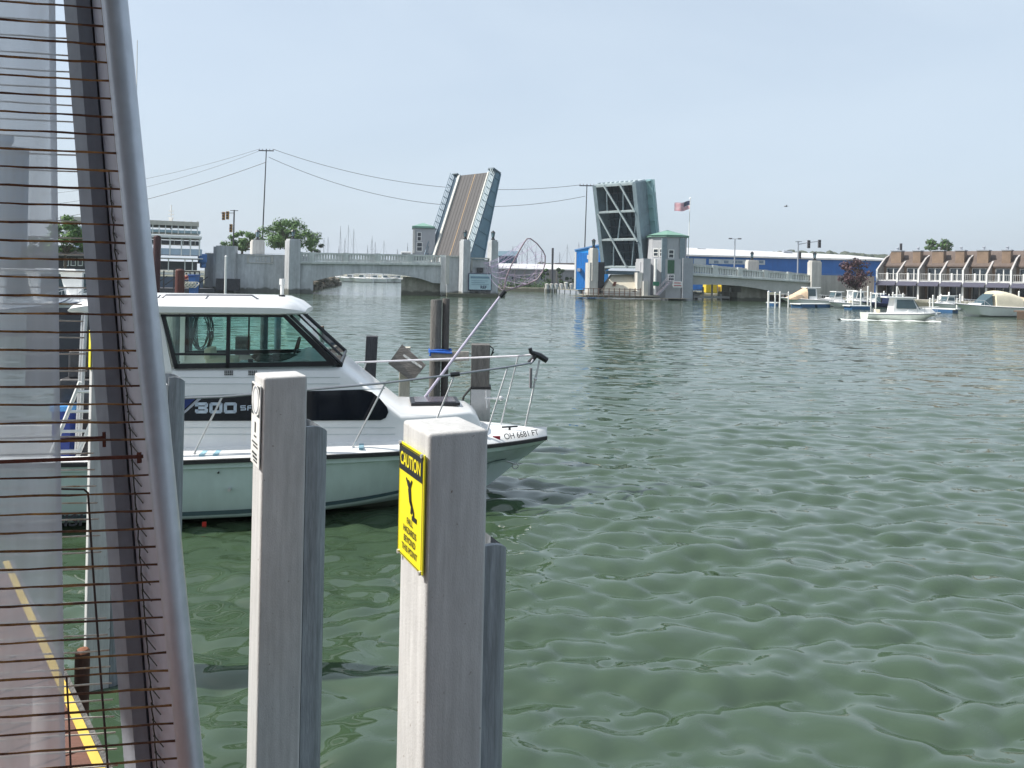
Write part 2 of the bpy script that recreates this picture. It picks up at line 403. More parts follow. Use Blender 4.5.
# ------------------------------------------------------------------ water
def make_water():
    na, nr = 900, 1250
    az = np.linspace(R(-80), R(80), na)
    rr = np.concatenate(([0.0], 3.2 * (3800 / 3.2) ** (np.arange(nr - 1) / (nr - 2))))
    A, Rr = np.meshgrid(az, rr)
    X = Rr * np.sin(A); Y = Rr * np.cos(A) - 0.3
    Z = np.zeros_like(X)
    rng = np.random.RandomState(5)
    cell = Rr * max(az[1] - az[0], math.log(3800 / 3.2) / (nr - 2))
    dX = np.zeros_like(X); dY = np.zeros_like(X)
    # groups: gust patches modulate the short waves
    patch = 0.75 + 0.25 * np.sin(X * 0.21 + 1.3 * np.sin(Y * 0.13)) * np.sin(Y * 0.17 + 0.7 * np.sin(X * 0.11))
    for i in range(150):
        lam = 0.14 * (1.0 / 0.14) ** rng.rand()
        if i < 4: lam = 1.6 + 1.6 * rng.rand()
        th = R(98) + rng.randn() * R(30)
        k = 2 * math.pi / lam
        if lam < 0.2: sl_ = 0.019
        elif lam < 0.55: sl_ = 0.043
        elif lam < 1.6: sl_ = 0.029
        else: sl_ = 0.012
        amp = sl_ / k
        ph = rng.rand() * 6.283
        wt = np.clip(lam / (cell * 2.4) - 1.0, 0, 1)
        q = k * (X * math.cos(th) + Y * math.sin(th)) + ph + 0.5 * np.sin(0.6 * X + ph) + 0.3 * np.sin(0.9 * Y + 2 * ph)
        loc = patch if lam < 1.6 else 1.0
        Z += amp * wt * loc * np.sin(q)
        dX -= amp * wt * loc * math.cos(th) * np.cos(q) * 0.9; dY -= amp * wt * loc * math.sin(th) * np.cos(q) * 0.9
    X = X + dX; Y = Y + dY
    co = np.stack([X, Y, Z], -1).reshape(-1, 3).astype(np.float32)
    idx = np.arange(na * nr).reshape(nr, na)
    q = np.stack([idx[:-1, :-1], idx[:-1, 1:], idx[1:, 1:], idx[1:, :-1]], -1).reshape(-1, 4)[:, ::-1]
    # plain water behind the viewer, joined on at the edge
    me = bpy.data.meshes.new('water')
    me.vertices.add(len(co)); me.vertices.foreach_set('co', co.ravel())
    me.loops.add(q.size); me.loops.foreach_set('vertex_index', q.ravel().astype(np.int32))
    me.polygons.add(len(q)); me.polygons.foreach_set('loop_start', (np.arange(len(q)) * 4).astype(np.int32))
    me.polygons.foreach_set('use_smooth', np.ones(len(q), dtype=bool))
    me.update(calc_edges=True); me.validate()
    m = bpy.data.materials.new('river_water'); m.use_nodes = True
    t = m.node_tree; b = t.nodes['Principled BSDF']
    b.inputs['Roughness'].default_value = 0.06
    b.inputs['IOR'].default_value = 1.72
    co_ = t.nodes.new('ShaderNodeTexCoord')
    n0 = t.nodes.new('ShaderNodeTexNoise'); n0.inputs['Scale'].default_value = 0.16; n0.inputs['Detail'].default_value = 3
    t.links.new(co_.outputs['Object'], n0.inputs['Vector'])
    cr_ = t.nodes.new('ShaderNodeValToRGB')
    cr_.color_ramp.elements[0].position = 0.35; cr_.color_ramp.elements[0].color = (0.036, 0.062, 0.032, 1)
    cr_.color_ramp.elements[1].position = 0.68; cr_.color_ramp.elements[1].color = (0.043, 0.072, 0.040, 1)
    t.links.new(n0.outputs['Fac'], cr_.inputs['Fac']); t.links.new(cr_.outputs['Color'], b.inputs['Base Color'])
    prev = None
    for sc_, st, di, strx in ((2.6, 0.45, 0.07, (0.5, 1.0, 1)), (1.1, 0.6, 0.22, (0.4, 1.0, 1))):
        mp_ = t.nodes.new('ShaderNodeMapping'); mp_.inputs['Scale'].default_value = strx; mp_.inputs['Rotation'].default_value = (0, 0, R(-8))
        t.links.new(co_.outputs['Object'], mp_.inputs['Vector'])
        n = t.nodes.new('ShaderNodeTexNoise'); n.inputs['Scale'].default_value = sc_; n.inputs['Detail'].default_value = 1.2; n.inputs['Distortion'].default_value = 0.3
        t.links.new(mp_.outputs['Vector'], n.inputs['Vector'])
        bp = t.nodes.new('ShaderNodeBump'); bp.inputs['Strength'].default_value = st; bp.inputs['Distance'].default_value = di
        t.links.new(n.outputs['Fac'], bp.inputs['Height'])
        if prev: t.links.new(prev.outputs['Normal'], bp.inputs['Normal'])
        prev = bp
    t.links.new(prev.outputs['Normal'], b.inputs['Normal'])
    me.materials.append(m)
    o = bpy.data.objects.new('water', me); COL.objects.link(o); struct(o)
make_water()

# ------------------------------------------------------------------ banks
def bank(name, pts, z, mat_top, mat_side):
    g = G(); n = len(pts)
    top = [Vector((p[0], p[1], z)) for p in pts]; bot = [Vector((p[0], p[1], -1.5)) for p in pts]
    g.mi = 0; g.add(top, [tuple(range(n))])
    g.mi = 1; g.add(top + bot, [(i, (i + 1) % n, n + (i + 1) % n, n + i) for i in range(n)])
    return struct(g.build(name, [mat_top, mat_side]))
def wxy(x, y): p = W(x, y); return (p.x, p.y)
def pxy(x, Y): p = PX(x, Y); return (p.x, p.y)
bank('ground', [pxy(498, 168), pxy(583, 163), pxy(690, 150), pxy(790, 134), pxy(866, 127), pxy(1030, 108), pxy(1300, 96), (1600, 90), (3400, 1500), (0, 3400), (-60, 3000), pxy(498, 400)], 0.9, soil, concb)
bank('ground', [pxy(-500, 120), pxy(90, 126), pxy(208, 131), pxy(312, 131), pxy(318, 168), pxy(342, 200), pxy(330, 250), pxy(250, 300), pxy(-900, 330), (-1400, 300), (-900, 60)], 0.9, soil, concb)
bank('ground', [(-1800, 350), (-300, 345), pxy(300, 350), pxy(440, 345), pxy(520, 400), (0, 3300), (-3000, 2200)], 0.7, soil, concb)
# ------------------------------------------------------------------ the drawbridge
BR = Frame(PX(480, 118), R(8))
def fp(g, fr, pts, d0, d1):
    g.prism([fr.wp(x, y, d0) for x, y in pts], fr.d * (d1 - d0)); return g
def frect(g, fr, x0, y0, x1, y1, d0, d1):
    """upright box whose near face spans the given bearings on the plane at depth d0"""
    t0, z1 = fr.at(x0, y0, d0); t1, z0 = fr.at(x1, y1, d0)
    g.box(t0, t1, d0, d1, z0, z1, fr); return g
def pillar(g, fr, x, ytop, d, wd, zb, ang):
    t, z = fr.at(x, ytop, d); c = fr.w(t, d, 0); f2 = Frame(c, ang)
    g.box(-wd / 2, wd / 2, -wd / 2, wd / 2, zb, z - 0.25, f2)
    g.box(-wd / 2 + 0.12, wd / 2 - 0.12, -wd / 2 + 0.12, wd / 2 - 0.12, z - 0.25, z, f2)
    return Vector((c.x, c.y, z))
def lantern(parent, p, s=1.0):
    g = G(); g.lathe(p, [(0.30 * s, 0), (0.30 * s, 0.18 * s), (0.16 * s, 0.3 * s), (0.2 * s, 0.42 * s)], 8)
    g.lathe(p + Vector((0, 0, 1.12 * s)), [(0.38 * s, 0), (0.2 * s, 0.2 * s), (0.05 * s, 0.34 * s)], 8)
    for k in range(4):
        a = k * math.pi / 2 + 0.5
        g.tube([p + Vector((0.2 * s * math.cos(a), 0.2 * s * math.sin(a), 0.4 * s)), p + Vector((0.32 * s * math.cos(a), 0.32 * s * math.sin(a), 1.13 * s))], 0.035 * s, 5)
    o = g.build('lantern', blackp, parent)
    g = G(); g.lathe(p + Vector((0, 0, 0.42 * s)), [(0.15 * s, 0), (0.25 * s, 0.7 * s)], 8); g.build('lamp_glass', winl, o)
def parapet(parent, fr, x0, y0, x1, y1, hpx0, hpx1, d, width, posts, side=1):
    """parapet with panels; top line (x0,y0)-(x1,y1) seen on plane d"""
    ta, za = fr.at(x0, y0, d); tb, zb = fr.at(x1, y1, d)
    _, la = fr.at(x0, y0 + hpx0, d); _, lb = fr.at(x1, y1 + hpx1, d)
    zz = lambda t, a, b: a + (b - a) * (t - ta) / (tb - ta)
    g = G()
    def slab(t0, t1, f0, f1, d0, d1):
        q = []
        for f in (f0, f1):
            for t, dd in ((t0, d0), (t1, d0), (t1, d1), (t0, d1)):
                lo, hi = zz(t, la, lb), zz(t, za, zb); q.append(fr.w(t, dd, lo + (hi - lo) * f))
        g.hexa(q)
    slab(ta, tb, 0.86, 1.0, d - 0.08, d + width + 0.06)      # coping
    slab(ta, tb, 0.0, 0.17, d - 0.30, d + width)             # ledge
    slab(ta, tb, 0.17, 0.27, d - 0.05, d + width)
    n = int((tb - ta) / 0.42)
    for i in range(n):                                        # balusters
        t = ta + (i + 0.5) * (tb - ta) / n
        slab(t - 0.12, t + 0.12, 0.27, 0.86, d + 0.03, d + width - 0.05)
    for x in posts:
        t, _ = fr.at(x, y0, d); slab(t - 0.4, t + 0.4, 0.10, 1.05, d - 0.16, d + width + 0.1)
    return g.build('parapet', rail_c, parent)
BW = 11.5
def shape_window(parent, fr, x0, y0, x1, y1, d, name='window', nx=1, ny=1, fw=0.09, glassm=None, framem=None):
    t0, z1 = fr.at(x0, y0, d); t1, z0 = fr.at(x1, y1, d)
    g = G()
    g.box(t0, t1, d - 0.07, d - 0.004, z0, z0 + fw, fr); g.box(t0, t1, d - 0.07, d - 0.004, z1 - fw, z1, fr)
    g.box(t0, t0 + fw, d - 0.065, d - 0.004, z0 + fw, z1 - fw, fr); g.box(t1 - fw, t1, d - 0.065, d - 0.004, z0 + fw, z1 - fw, fr)
    for i in range(1, nx):
        t = t0 + (t1 - t0) * i / nx; g.box(t - fw / 2, t + fw / 2, d - 0.06, d - 0.004, z0 + fw, z1 - fw, fr)
    for i in range(1, ny):
        z = z0 + (z1 - z0) * i / ny; g.box(t0 + fw, t1 - fw, d - 0.055, d - 0.004, z - fw / 2, z + fw / 2, fr)
    f = g.build(name, framem or offw, parent)
    p = G(); p.box(t0 + fw * .5, t1 - fw * .5, d - 0.03, d - 0.002, z0 + fw * .5, z1 - fw * .5, fr); p.build('pane', glassm or winm, f)
    return f

# --- left approach: abutment, wall and arch span
bl = thing('bridge_approach', 'grey concrete bridge approach with an arch, left of the raised brown deck', 'bridge', BR.w(BR.at(300, 250)[0], 0, 0))
g = G(); frect(g, BR, 205, 253, 298, 294.5, 0.5, BW - 0.4)
frect(g, BR, 216, 245.5, 234, 294.5, -0.8, 1.2); frect(g, BR, 213.5, 246.5, 217, 294.5, -0.4, 1.0)
g.build('retaining_wall', conc, bl)
g = G(); frect(g, BR, 247, 255, 273, 256.4, 0.38, 0.5); frect(g, BR, 247, 262.2, 273, 263.6, 0.38, 0.5); frect(g, BR, 247, 256.5, 249, 262, 0.38, 0.5); frect(g, BR, 271, 256.5, 273, 262, 0.38, 0.5)
for x in (256, 259, 262, 265): frect(g, BR, x, 257.5, x + 1, 261.3, 0.40, 0.5)
frect(g, BR, 204, 252, 298, 254.2, 0.3, 0.9)
g.build('wall_panel', concl, bl)
g = G(); tops = [pillar(g, BR, 293, 239, -0.1, 1.75, -1, R(38))]; g.build('pillar', conc, bl)
lantern(bl, tops[0], 1.0)
g = G(); t_ = pillar(g, BR, 257.5, 240, 9.5, 1.9, 3, R(30)); g.build('pillar', concl, bl); lantern(bl, t_, 1.15)
# arch facade
arch = [(298, 262), (441, 262), (441, 283.5), (433, 283), (421, 278.8), (405, 275.6), (390, 274), (372, 273.2), (355, 273.4), (340, 275.2), (326, 278), (313, 281), (313, 294), (298, 294)]
g = G(); fp(g, BR, arch, 0.0, 0.5); fp(g, BR, arch, BW - 0.9, BW - 0.4); g.build('arch_girder', conc, bl)
g = G(); ta, za = BR.at(298, 266, 0); tb, zb = BR.at(441, 266, 0)
g.hexa([BR.w(t, dd, z) for z, t, dd in ((za - .5, ta, .5), (zb - .5, tb, .5), (zb - .5, tb, BW - .9), (za - .5, ta, BW - .9), (za, ta, .5), (zb, tb, .5), (zb, tb, BW - .9), (za, ta, BW - .9))])
for k in range(4): 
    d0 = 2 + k * 2.3; t0, z0 = BR.at(313, 271, 0); t1, z1 = BR.at(441, 271, 0); g.box(t0, t1, d0, d0 + 0.5, min(z0, z1), max(za, zb) - 0.5, BR)
g.build('deck_slab', conc, bl)
g = G(); frect(g, BR, 403, 277, 441, 297, 1.2, BW - 1.5); frect(g, BR, 401.2, 280, 404.5, 297, 1.0, BW - 1.3); g.build('arch_pier', concb, bl)
parapet(bl, BR, 298, 252.5, 448, 255.6, 11, 10, -0.05, 0.4, (300, 312, 346, 378, 410, 443))
parapet(bl, BR, 298, 252.2, 448, 255.2, 8, 8, BW - 0.4, 0.4, (300, 346, 378, 410))
g = G(); frect(g, BR, 216, 278.5, 238, 290.5, -2.6, -1.2); g.build('fender', woodd, bl)
# street surface on the approach
g = G(); ta, za = BR.at(180, 262, 0); tb, zb = BR.at(445, 262.5, 0)
g.hexa([BR.w(t, dd, z) for z, t, dd in ((za - .1, ta, 1.3), (zb - .1, tb, 1.3), (zb - .1, tb, BW - 1.6), (za - .1, ta, BW - 1.6), (za, ta, 1.3), (zb, tb, 1.3), (zb, tb, BW - 1.6), (za, ta, BW - 1.6))])
struct(g.build('road', asph))

# --- left bascule pier
pl = thing('bascule_pier', 'grey concrete bridge pier with two lantern pillars and a white notice board', 'bridge pier', BR.w(0, 0, 0))
g = G()
frect(g, BR, 441, 257, 447.5, 295.5, -0.4, BW + 0.4); frect(g, BR, 447.5, 256.2, 461, 295.5, -1.4, BW + 1.4)
frect(g, BR, 461, 262, 498, 295.5, -1.1, 1.8); frect(g, BR, 461, 262, 472, 296, 1.8, BW + 1.2)
g.build('pier_body', conc, pl)
g = G(); frect(g, BR, 446, 256, 449, 284, -1.55, -1.38); frect(g, BR, 446, 255.4, 461, 257.2, -1.6, -0.9); frect(g, BR, 460.5, 257.8, 462.2, 276, -1.3, -1.1)
frect(g, BR, 471, 257.5, 491, 259.2, -1.5, -1.1); frect(g, BR, 471, 259.2, 472.4, 271, -1.4, -1.1)
g.build('pilaster', concl, pl)
g = G(); frect(g, BR, 471, 259.4, 492, 268, -1.2, -0.9); g.build('wall_panel', conc, pl)
g = G(); frect(g, BR, 477, 267.5, 483, 272.5, -1.35, -1.1); g.build('floodlight', blackp, pl)
g = G(); t1 = pillar(g, BR, 465.2, 239.5, -1.9, 1.25, -1, R(34)); g.build('pillar', conc, pl); lantern(pl, t1)
g = G(); t2 = pillar(g, BR, 493, 240, -1.2, 1.2, -1, R(34)); g.build('pillar', conc, pl); lantern(pl, t2)
g = G(); frect(g, BR, 447, 293.2, 505, 297.5, -3.1, BW); g.build('footing', concb, pl)
sb = G(); frect(sb, BR, 468.5, 273.2, 491.5, 290.6, -2.5, -2.25); so_ = sb.build('notice_board', navy, pl)
sb = G(); frect(sb, BR, 469.4, 273.9, 490.8, 289.9, -2.56, -2.5); sb.build('board_face', M('pale_sign', (0.42, 0.56, 0.62), 0.5, var=0.06, vscale=1), so_)
sb = G(); frect(sb, BR, 470.6, 276.2, 489.4, 278.6, -2.60, -2.565)
for yy, xe in ((280.4, 488), (282.2, 485), (284.0, 489)):
    frect(sb, BR, 471.5, yy, xe, yy + 0.7, -2.60, -2.565)
sb.build('board_text', M('sign_grey_blue', (0.16, 0.26, 0.34), 0.5, var=0.1), so_)
c_ = BR.wp(483.5, 287.3, -2.60); lettering('lettering', [('REF', 0.62, c_, BR.a, (0, 0, 1), 1.0)], navy, so_)

# --- leaves.  LA: hinge axis frame: along the deck width, coming nearer to the right
def leaf(name, label, O, ang_w, width, tilt, length, girder, left):
    """O: world foot of far end of the hinge line; width axis wv; up axis uv; underside normal nv"""
    wv = Vector((math.cos(ang_w), math.sin(ang_w), 0))
    hv = Vector((wv.y, -wv.x, 0))            # horizontal, square to the width
    if hv.y > 0: hv = -hv
    return wv
def L3(o, wv, uv, nv): return lambda a, b, c: o + wv * a + uv * b + nv * c
# left leaf : deck face turned left / to the viewer
O = P(427.0, 262, 129); wv = Vector((math.cos(R(-43)), math.sin(R(-43)), 0)); nh = Vector((math.cos(R(47)), math.sin(R(47)), 0))
tl = R(69); uv = nh * math.cos(tl) + Vector((0, 0, math.sin(tl))); nv = nh * math.sin(tl) - Vector((0, 0, math.cos(tl)))   # nv points to the underside (channel)
q = L3(O, wv, uv, nv)
LW, LL = 10.4, 16.3
lf = thing('bascule_leaf', 'raised drawbridge half showing its brown grated deck with an orange centre line', 'drawbridge leaf', (O.x, O.y, 0))
def qbox(g, q, a0, a1, b0, b1, c0, c1):
    return g.hexa([q(a0, b0, c0), q(a1, b0, c0), q(a1, b0, c1), q(a0, b0, c1), q(a0, b1, c0), q(a1, b1, c0), q(a1, b1, c1), q(a0, b1, c1)])
s0, s1 = 1.75, 8.5   # roadway
g = G(); qbox(g, q, s0, s1, -1.2, LL, 0, 0.25)
for k in range(9):
    a = s0 + 0.35 + k * (s1 - s0 - 0.7) / 8
    qbox(g, q, a - 0.03, a + 0.03, -1.2, LL - 0.05, -0.035, -0.002)
g.build('grated_deck', grate, lf)
g = G(); qbox(g, q, 5.24, 5.36, -1.2, LL - 0.1, -0.05, -0.004); g.build('centre_line', M('faded_orange_line', (0.45, 0.31, 0.18), 0.6), lf)
g = G()
qbox(g, q, s0 - 0.5, s0 - 0.01, -1.2, LL, -0.3, 0.4); qbox(g, q, s1 + 0.01, s1 + 0.32, -1.2, LL, -0.3, 0.4)
g.build('kerb', M('kerb_steel', (0.50, 0.50, 0.47), 0.6), lf)
for a0, a1, sd in ((0.15, s0 - 0.52, 0), (s1 + 0.34, LW - 0.2, 1)):
    g = G(); qbox(g, q, a0, a1, -1.2, LL, -0.05, 0.1); g.build('sidewalk', leafblue, lf)
    ra = a0 + 0.05 if not sd else a1 - 0.05
    g = G()
    for b in np.arange(-1.2, LL + 0.01, 1.18): qbox(g, q, ra - 0.05, ra + 0.05, b, b + 0.1, -1.15, -0.05)
    for c in (-1.2, -0.85, -0.5, -0.2): qbox(g, q, ra - 0.06, ra + 0.06, -1.2, LL, c, c + 0.09)
    g.build('railing', leafl if sd else leafblue, lf)
def girder(g, q, a0, a1, tip, root):
    for (b0, b1) in ((-0.8, 2), (2, 6), (6, 10), (10, LL)):
        f = lambda b: root + (tip - root) * max(0, min(1, b / LL)) ** 0.75
        c0, c1 = f(b0), f(b1)
        g.hexa([q(a0, b0, 0.1), q(a1, b0, 0.1), q(a1, b0, c0), q(a0, b0, c0), q(a0, b1, 0.1), q(a1, b1, 0.1), q(a1, b1, c1), q(a0, b1, c1)])
        w_ = 0.22
        g.hexa([q(a0 - w_, b0, c0), q(a1 + w_, b0, c0), q(a1 + w_, b0, c0 + .12), q(a0 - w_, b0, c0 + .12), q(a0 - w_, b1, c1), q(a1 + w_, b1, c1), q(a1 + w_, b1, c1 + .12), q(a0 - w_, b1, c1 + .12)])
    for b in np.arange(0.8, LL, 2.4):
        c = root + (tip - root) * (b / LL) ** 0.75
        qbox(g, q, a0 - 0.12, a1 + 0.12, b, b + 0.12, 0.12, c)
for a in (0.1, LW - 0.35):
    g = G(); girder(g, q, a, a + 0.25, 0.9, 3.2); g.build('girder', leafblue if a < 1 else M('bridge_girder_blue', (0.13, 0.22, 0.28), 0.55, var=0.12, vscale=1), lf)
g = G()
for b in np.arange(0.5, LL, 2.4): qbox(g, q, 0.4, LW - 0.4, b, b + 0.3, 0.3, 1.2)
qbox(g, q, 0.0, 1.3, LL, LL + 0.2, -0.6, 0.8); qbox(g, q, LW - 1.3, LW, LL, LL + 0.3, -0.9, 1.0)
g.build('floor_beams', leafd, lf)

# right leaf : underside turned to the viewer
O2 = P(602.5, 268, 131); wv2 = Vector((math.cos(R(-40)), math.sin(R(-40)), 0)); nh2 = Vector((math.cos(R(50)), math.sin(R(50)), 0))
tl2 = R(103); up2 = nh2 * math.cos(tl2) + Vector((0, 0, math.sin(tl2))); nn2 = nh2 * math.sin(tl2) - Vector((0, 0, math.cos(tl2)))  # nn2 : towards the deck side (right/away)
q2 = L3(O2, wv2, up2, nn2)
W2, L2 = 8.0, 14.2
rf = thing('bascule_leaf', 'raised drawbridge half showing its dark underside with pale crossed bracing', 'drawbridge leaf', (O2.x, O2.y, 0))
D2 = 3.7
for a in (0.0, W2 - 0.3):
    g = G(); qbox(g, q2, a, a + 0.3, -0.5, L2, 0, D2); 
    for b in (2.0, 4.5, 6.7, 9.0, 11.2): qbox(g, q2, a - 0.1, a + 0.4, b, b + 0.12, 0.05, D2)
    qbox(g, q2, a - 0.2, a + 0.5, -0.5, L2, -0.12, 0.0); qbox(g, q2, a - 0.2, a + 0.5, -0.5, L2, D2, D2 + 0.12)
    g.build('girder', leafp, rf)
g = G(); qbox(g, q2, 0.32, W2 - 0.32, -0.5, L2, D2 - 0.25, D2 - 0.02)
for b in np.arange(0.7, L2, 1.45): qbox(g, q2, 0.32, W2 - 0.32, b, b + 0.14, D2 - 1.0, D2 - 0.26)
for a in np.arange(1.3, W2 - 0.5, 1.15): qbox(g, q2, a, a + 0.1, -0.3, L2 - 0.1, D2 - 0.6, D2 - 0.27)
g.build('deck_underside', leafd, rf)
g = G(); hs = [0.0, L2 / 3, 2 * L2 / 3, L2 - 0.3]
for b in hs:
    g = G(); qbox(g, q2, 0.32, W2 - 0.32, b, b + 0.3, -0.1, 0.55); g.build('cross_beam', leafl, rf)
g = G()
def diag(a0, b0, a1, b1, w_=0.26, c=0.06):
    g.beam(q2(a0, b0, c), q2(a1, b1, c), w_, 0.22, up=nn2)
hh = L2 / 3
diag(2.1, L2, 7.6, L2 - 2 * hh - 0.2, c=-0.25); diag(5.2, L2, 7.6, L2 - hh, c=-0.22); diag(0.4, L2 - hh, 5.0, 0.2, c=-0.24)
g.build('diagonal_brace', leafl, rf)
g = G()
diag(2.3, L2, 1.9, L2 - hh, 0.16, 0.4); diag(5.6, L2, 5.0, L2 - hh, 0.16, 0.4); diag(4.6, L2 - hh, 3.4, hh, 0.16, 0.4); diag(7.6, L2 - hh, 5.6, 0.2, 0.16, 0.4); diag(2.6, hh, 2.0, 0.2, 0.16, 0.4)
g.build('thin_brace', leafp, rf)
g = G(); qbox(g, q2, W2 - 0.1, W2 + 1.0, 1.0, L2 + 0.1, D2 - 0.1, D2 + 0.15)
for b in np.arange(1.2, L2, 1.2): qbox(g, q2, W2 + 0.85, W2 + 0.95, b, b + 0.1, D2 + 0.15, D2 + 1.0)
for c in (0.35, 0.6, 0.95): qbox(g, q2, W2 + 0.84, W2 + 0.96, 1.0, L2, D2 + c, D2 + c + 0.1)
for b in np.arange(0.8, L2, 2.2): qbox(g, q2, W2 + 0.2, W2 + 0.9, b, b + 0.15, D2 - 0.5, D2 - 0.1)
g.build('sidewalk', M('bridge_walk_teal', (0.26, 0.42, 0.44), 0.55, var=0.08), rf)
g = G(); qbox(g, q2, 0.3, W2 - 0.3, L2, L2 + 0.18, 0.0, D2 + 0.1)
for a in np.arange(0.4, W2, 0.9): qbox(g, q2, a, a + 0.15, L2 + 0.18, L2 + 0.36, 0.6, 1.4)
g.build('leaf_end', leafl, rf)

# --- right bascule pier with fender platform
pr = thing('bascule_pier', 'pale concrete bridge pier with a sloping counterweight wall and a railed fender platform', 'bridge pier', BR.wp(630, 300, 0))
g = G(); frect(g, BR, 590, 262.5, 597.5, 296, -1.0, 2.0); g.build('pier_wall', concl, pr)
g = G(); tp = pillar(g, BR, 593.6, 248, -0.4, 1.15, 2.8, R(30)); g.build('pillar', concl, pr); lantern(pr, tp)
g = G(); frect(g, BR, 597.5, 262, 604, 294, 1.2, 3.2); g.build('machinery_recess', blackp, pr)
g = G(); a0 = BR.wp(603, 291, -0.6); a1 = BR.wp(640, 291, -0.6); b0 = BR.wp(612, 274.5, 1.6); b1 = BR.wp(638, 274.5, 1.6)
th = BR.d * 1.0
g.hexa([a0, a1, a1 + th * 3, a0 + th * 3, b0, b1, b1 + th, b0 + th]); g.build('counterweight_wall', M('beige_concrete', (0.55, 0.50, 0.40), 0.85, var=0.07, vscale=0.6), pr)
g = G(); g.prism([BR.wp(612.3, 285.8, -0.12), BR.wp(615.2, 285.8, -0.12), BR.wp(616.5, 281.8, 0.35), BR.wp(613.8, 281.8, 0.35)], BR.d * -0.12); g.build('rusty_hatch', rustb, pr)
g = G(); frect(g, BR, 606, 270.5, 642, 274.8, 0.6, 2.6); g.build('machine_box', leafd, pr)
g = G(); frect(g, BR, 637.5, 272.5, 642.2, 293, -0.9, 1.6); frect(g, BR, 604, 291.5, 645, 296, -0.9, 4.0); g.build('pier_block', concl, pr)
g = G(); frect(g, BR, 581, 297.0, 692, 299.2, -3.6, 5.5); frect(g, BR, 583, 299.2, 691, 302, -3.3, 5.0); frect(g, BR, 586, 294.8, 660, 297.0, -2.6, 3.0)
g.build('platform', concb, pr)
g = G()
for x in np.arange(583, 644, 5.2):
    t, z = BR.at(x, 296.9, -3.5); g.box(t - .06, t + .06, -3.55, -3.43, z, z + 1.35, BR)
t0, z0 = BR.at(582.5, 296.9, -3.5); t1, z1 = BR.at(641, 296.9, -3.5)
for h in (0.6, 1.3): g.beam(BR.w(t0, -3.49, z0 + h), BR.w(t1, -3.49, z0 + h - 0.0), 0.09, 0.09)
g.build('railing', M('rusty_railing', (0.22, 0.14, 0.11), 0.8), pr)
# --- bridge house on the right pier
bh = thing('bridge_house', 'octagonal pale bridge house with a low green roof beside the raised bracing', 'bridge house', BR.wp(666, 301, 1))
ct, cz = BR.at(666, 300, 2.2); TH = Frame(BR.w(ct, 2.2, 0), R(8))
zt = BR.at(666, 236.5, -1.0)[1]; zb_ = BR.at(666, 257.5, -1.0)[1]
def octo(r, z0, z1, rot=0.0, ch=0.30):
    pts = []
    for sx, sy in ((-1, -1), (1, -1), (1, 1), (-1, 1)):
        c = r * ch * 2 if ch < 0.5 else r * 0.586
        corner = [(sx * r, sy * (r - c)), (sx * (r - c), sy * r)]
        if sx * sy < 0: corner = corner[::-1]
        pts += corner
    # ordered ring
    pts = sorted(pts, key=lambda p: math.atan2(p[1], p[0]))
    return [[TH.w(x, y, z0) for x, y in pts], [TH.w(x, y, z1) for x, y in pts]]
wallm = M('bridge_house_wall', (0.37, 0.38, 0.40), 0.85, var=0.09, vscale=0.5, stretch=(1, 1, 0.4), bump=0.2, bscale=5)
g = G(); g.loft(octo(2.9, zb_ - 0.2, zt), closed=True, cap=True); g.build('tower_wall', wallm, bh)
g = G(); g.loft(octo(3.15, 0.3, zb_ - 0.2), closed=True, cap=True); frect(g, BR, 643.5, 258.5, 650, 298, -0.9, 3); frect(g, BR, 640.5, 262, 644.5, 298, 0.3, 3); g.build('lower_wall', wallm, bh)
g = G(); g.loft(octo(3.22, zt, zt + 0.28), closed=True, cap=True)
g.loft([octo(3.35, zt + 0.28, zt + 0.4)[0], [TH.w(0, 0, 0) + Vector((0, 0, zt + 1.25))] * 8], closed=True); g.build('roof', green_r, bh)
# pilasters + windows on the near face and the left chamfer
fd = 2.2 - 2.9
g = G()
for x in (662.3, 664.6, 680.2, 682.8): frect(g, BR, x, 238, x + 1.5, 288, fd - 0.22, fd + 0.1)
g.build('pilaster', M('bridge_house_trim', (0.20, 0.25, 0.28), 0.8), bh)
shape_window(bh, BR, 668.3, 249.5, 674.0, 258.5, fd - 0.02, ny=2, fw=0.13)
g = G(); frect(g, BR, 668.0, 260, 674.3, 273.5, fd - 0.32, fd + 0.1); g.build('green_panel', greenp, bh)
shape_window(bh, BR, 668.0, 274.5, 674.3, 281, fd - 0.30, ny=2, fw=0.12)
# chamfer windows
CH = Frame(TH.w(-2.9, -2.9 * 0.4, 0), R(8 - 45))
c1 = TH.w(-2.9, -(2.9 - 1.74), 0); c2 = TH.w(-(2.9 - 1.74), -2.9, 0); CH = Frame(c1, math.atan2((c2 - c1).y, (c2 - c1).x))
cl = (c2 - c1).length
for t0, t1 in ((0.2, cl / 2 - 0.1), (cl / 2 + 0.1, cl - 0.2)):
    z1 = zt - 1.9; z0 = zb_ + 0.15
    g = G()
    g.box(t0, t1, -0.08, -0.004, z0, z0 + .12, CH); g.box(t0, t1, -0.08, -0.004, z1 - .12, z1, CH); g.box(t0, t0 + .1, -0.075, -0.004, z0 + .12, z1 - .12, CH); g.box(t1 - .1, t1, -0.075, -0.004, z0 + .12, z1 - .12, CH)
    g.box(t0 + .1, t1 - .1, -0.07, -0.004, (z0 + z1) / 2 - .05, (z0 + z1) / 2 + .05, CH)
    f = g.build('window', offw, bh); g = G(); g.box(t0 + .05, t1 - .05, -0.04, -0.002, z0 + .05, z1 - .05, CH); g.build('pane', winm, f)
g = G(); t0, z0 = BR.at(656.5, 259, -1.9); g.tube([BR.w(t0, -1.4, z0), BR.w(t0, -1.4, 0.8)], 0.22, 8); g.build('downpipe', offw, bh)
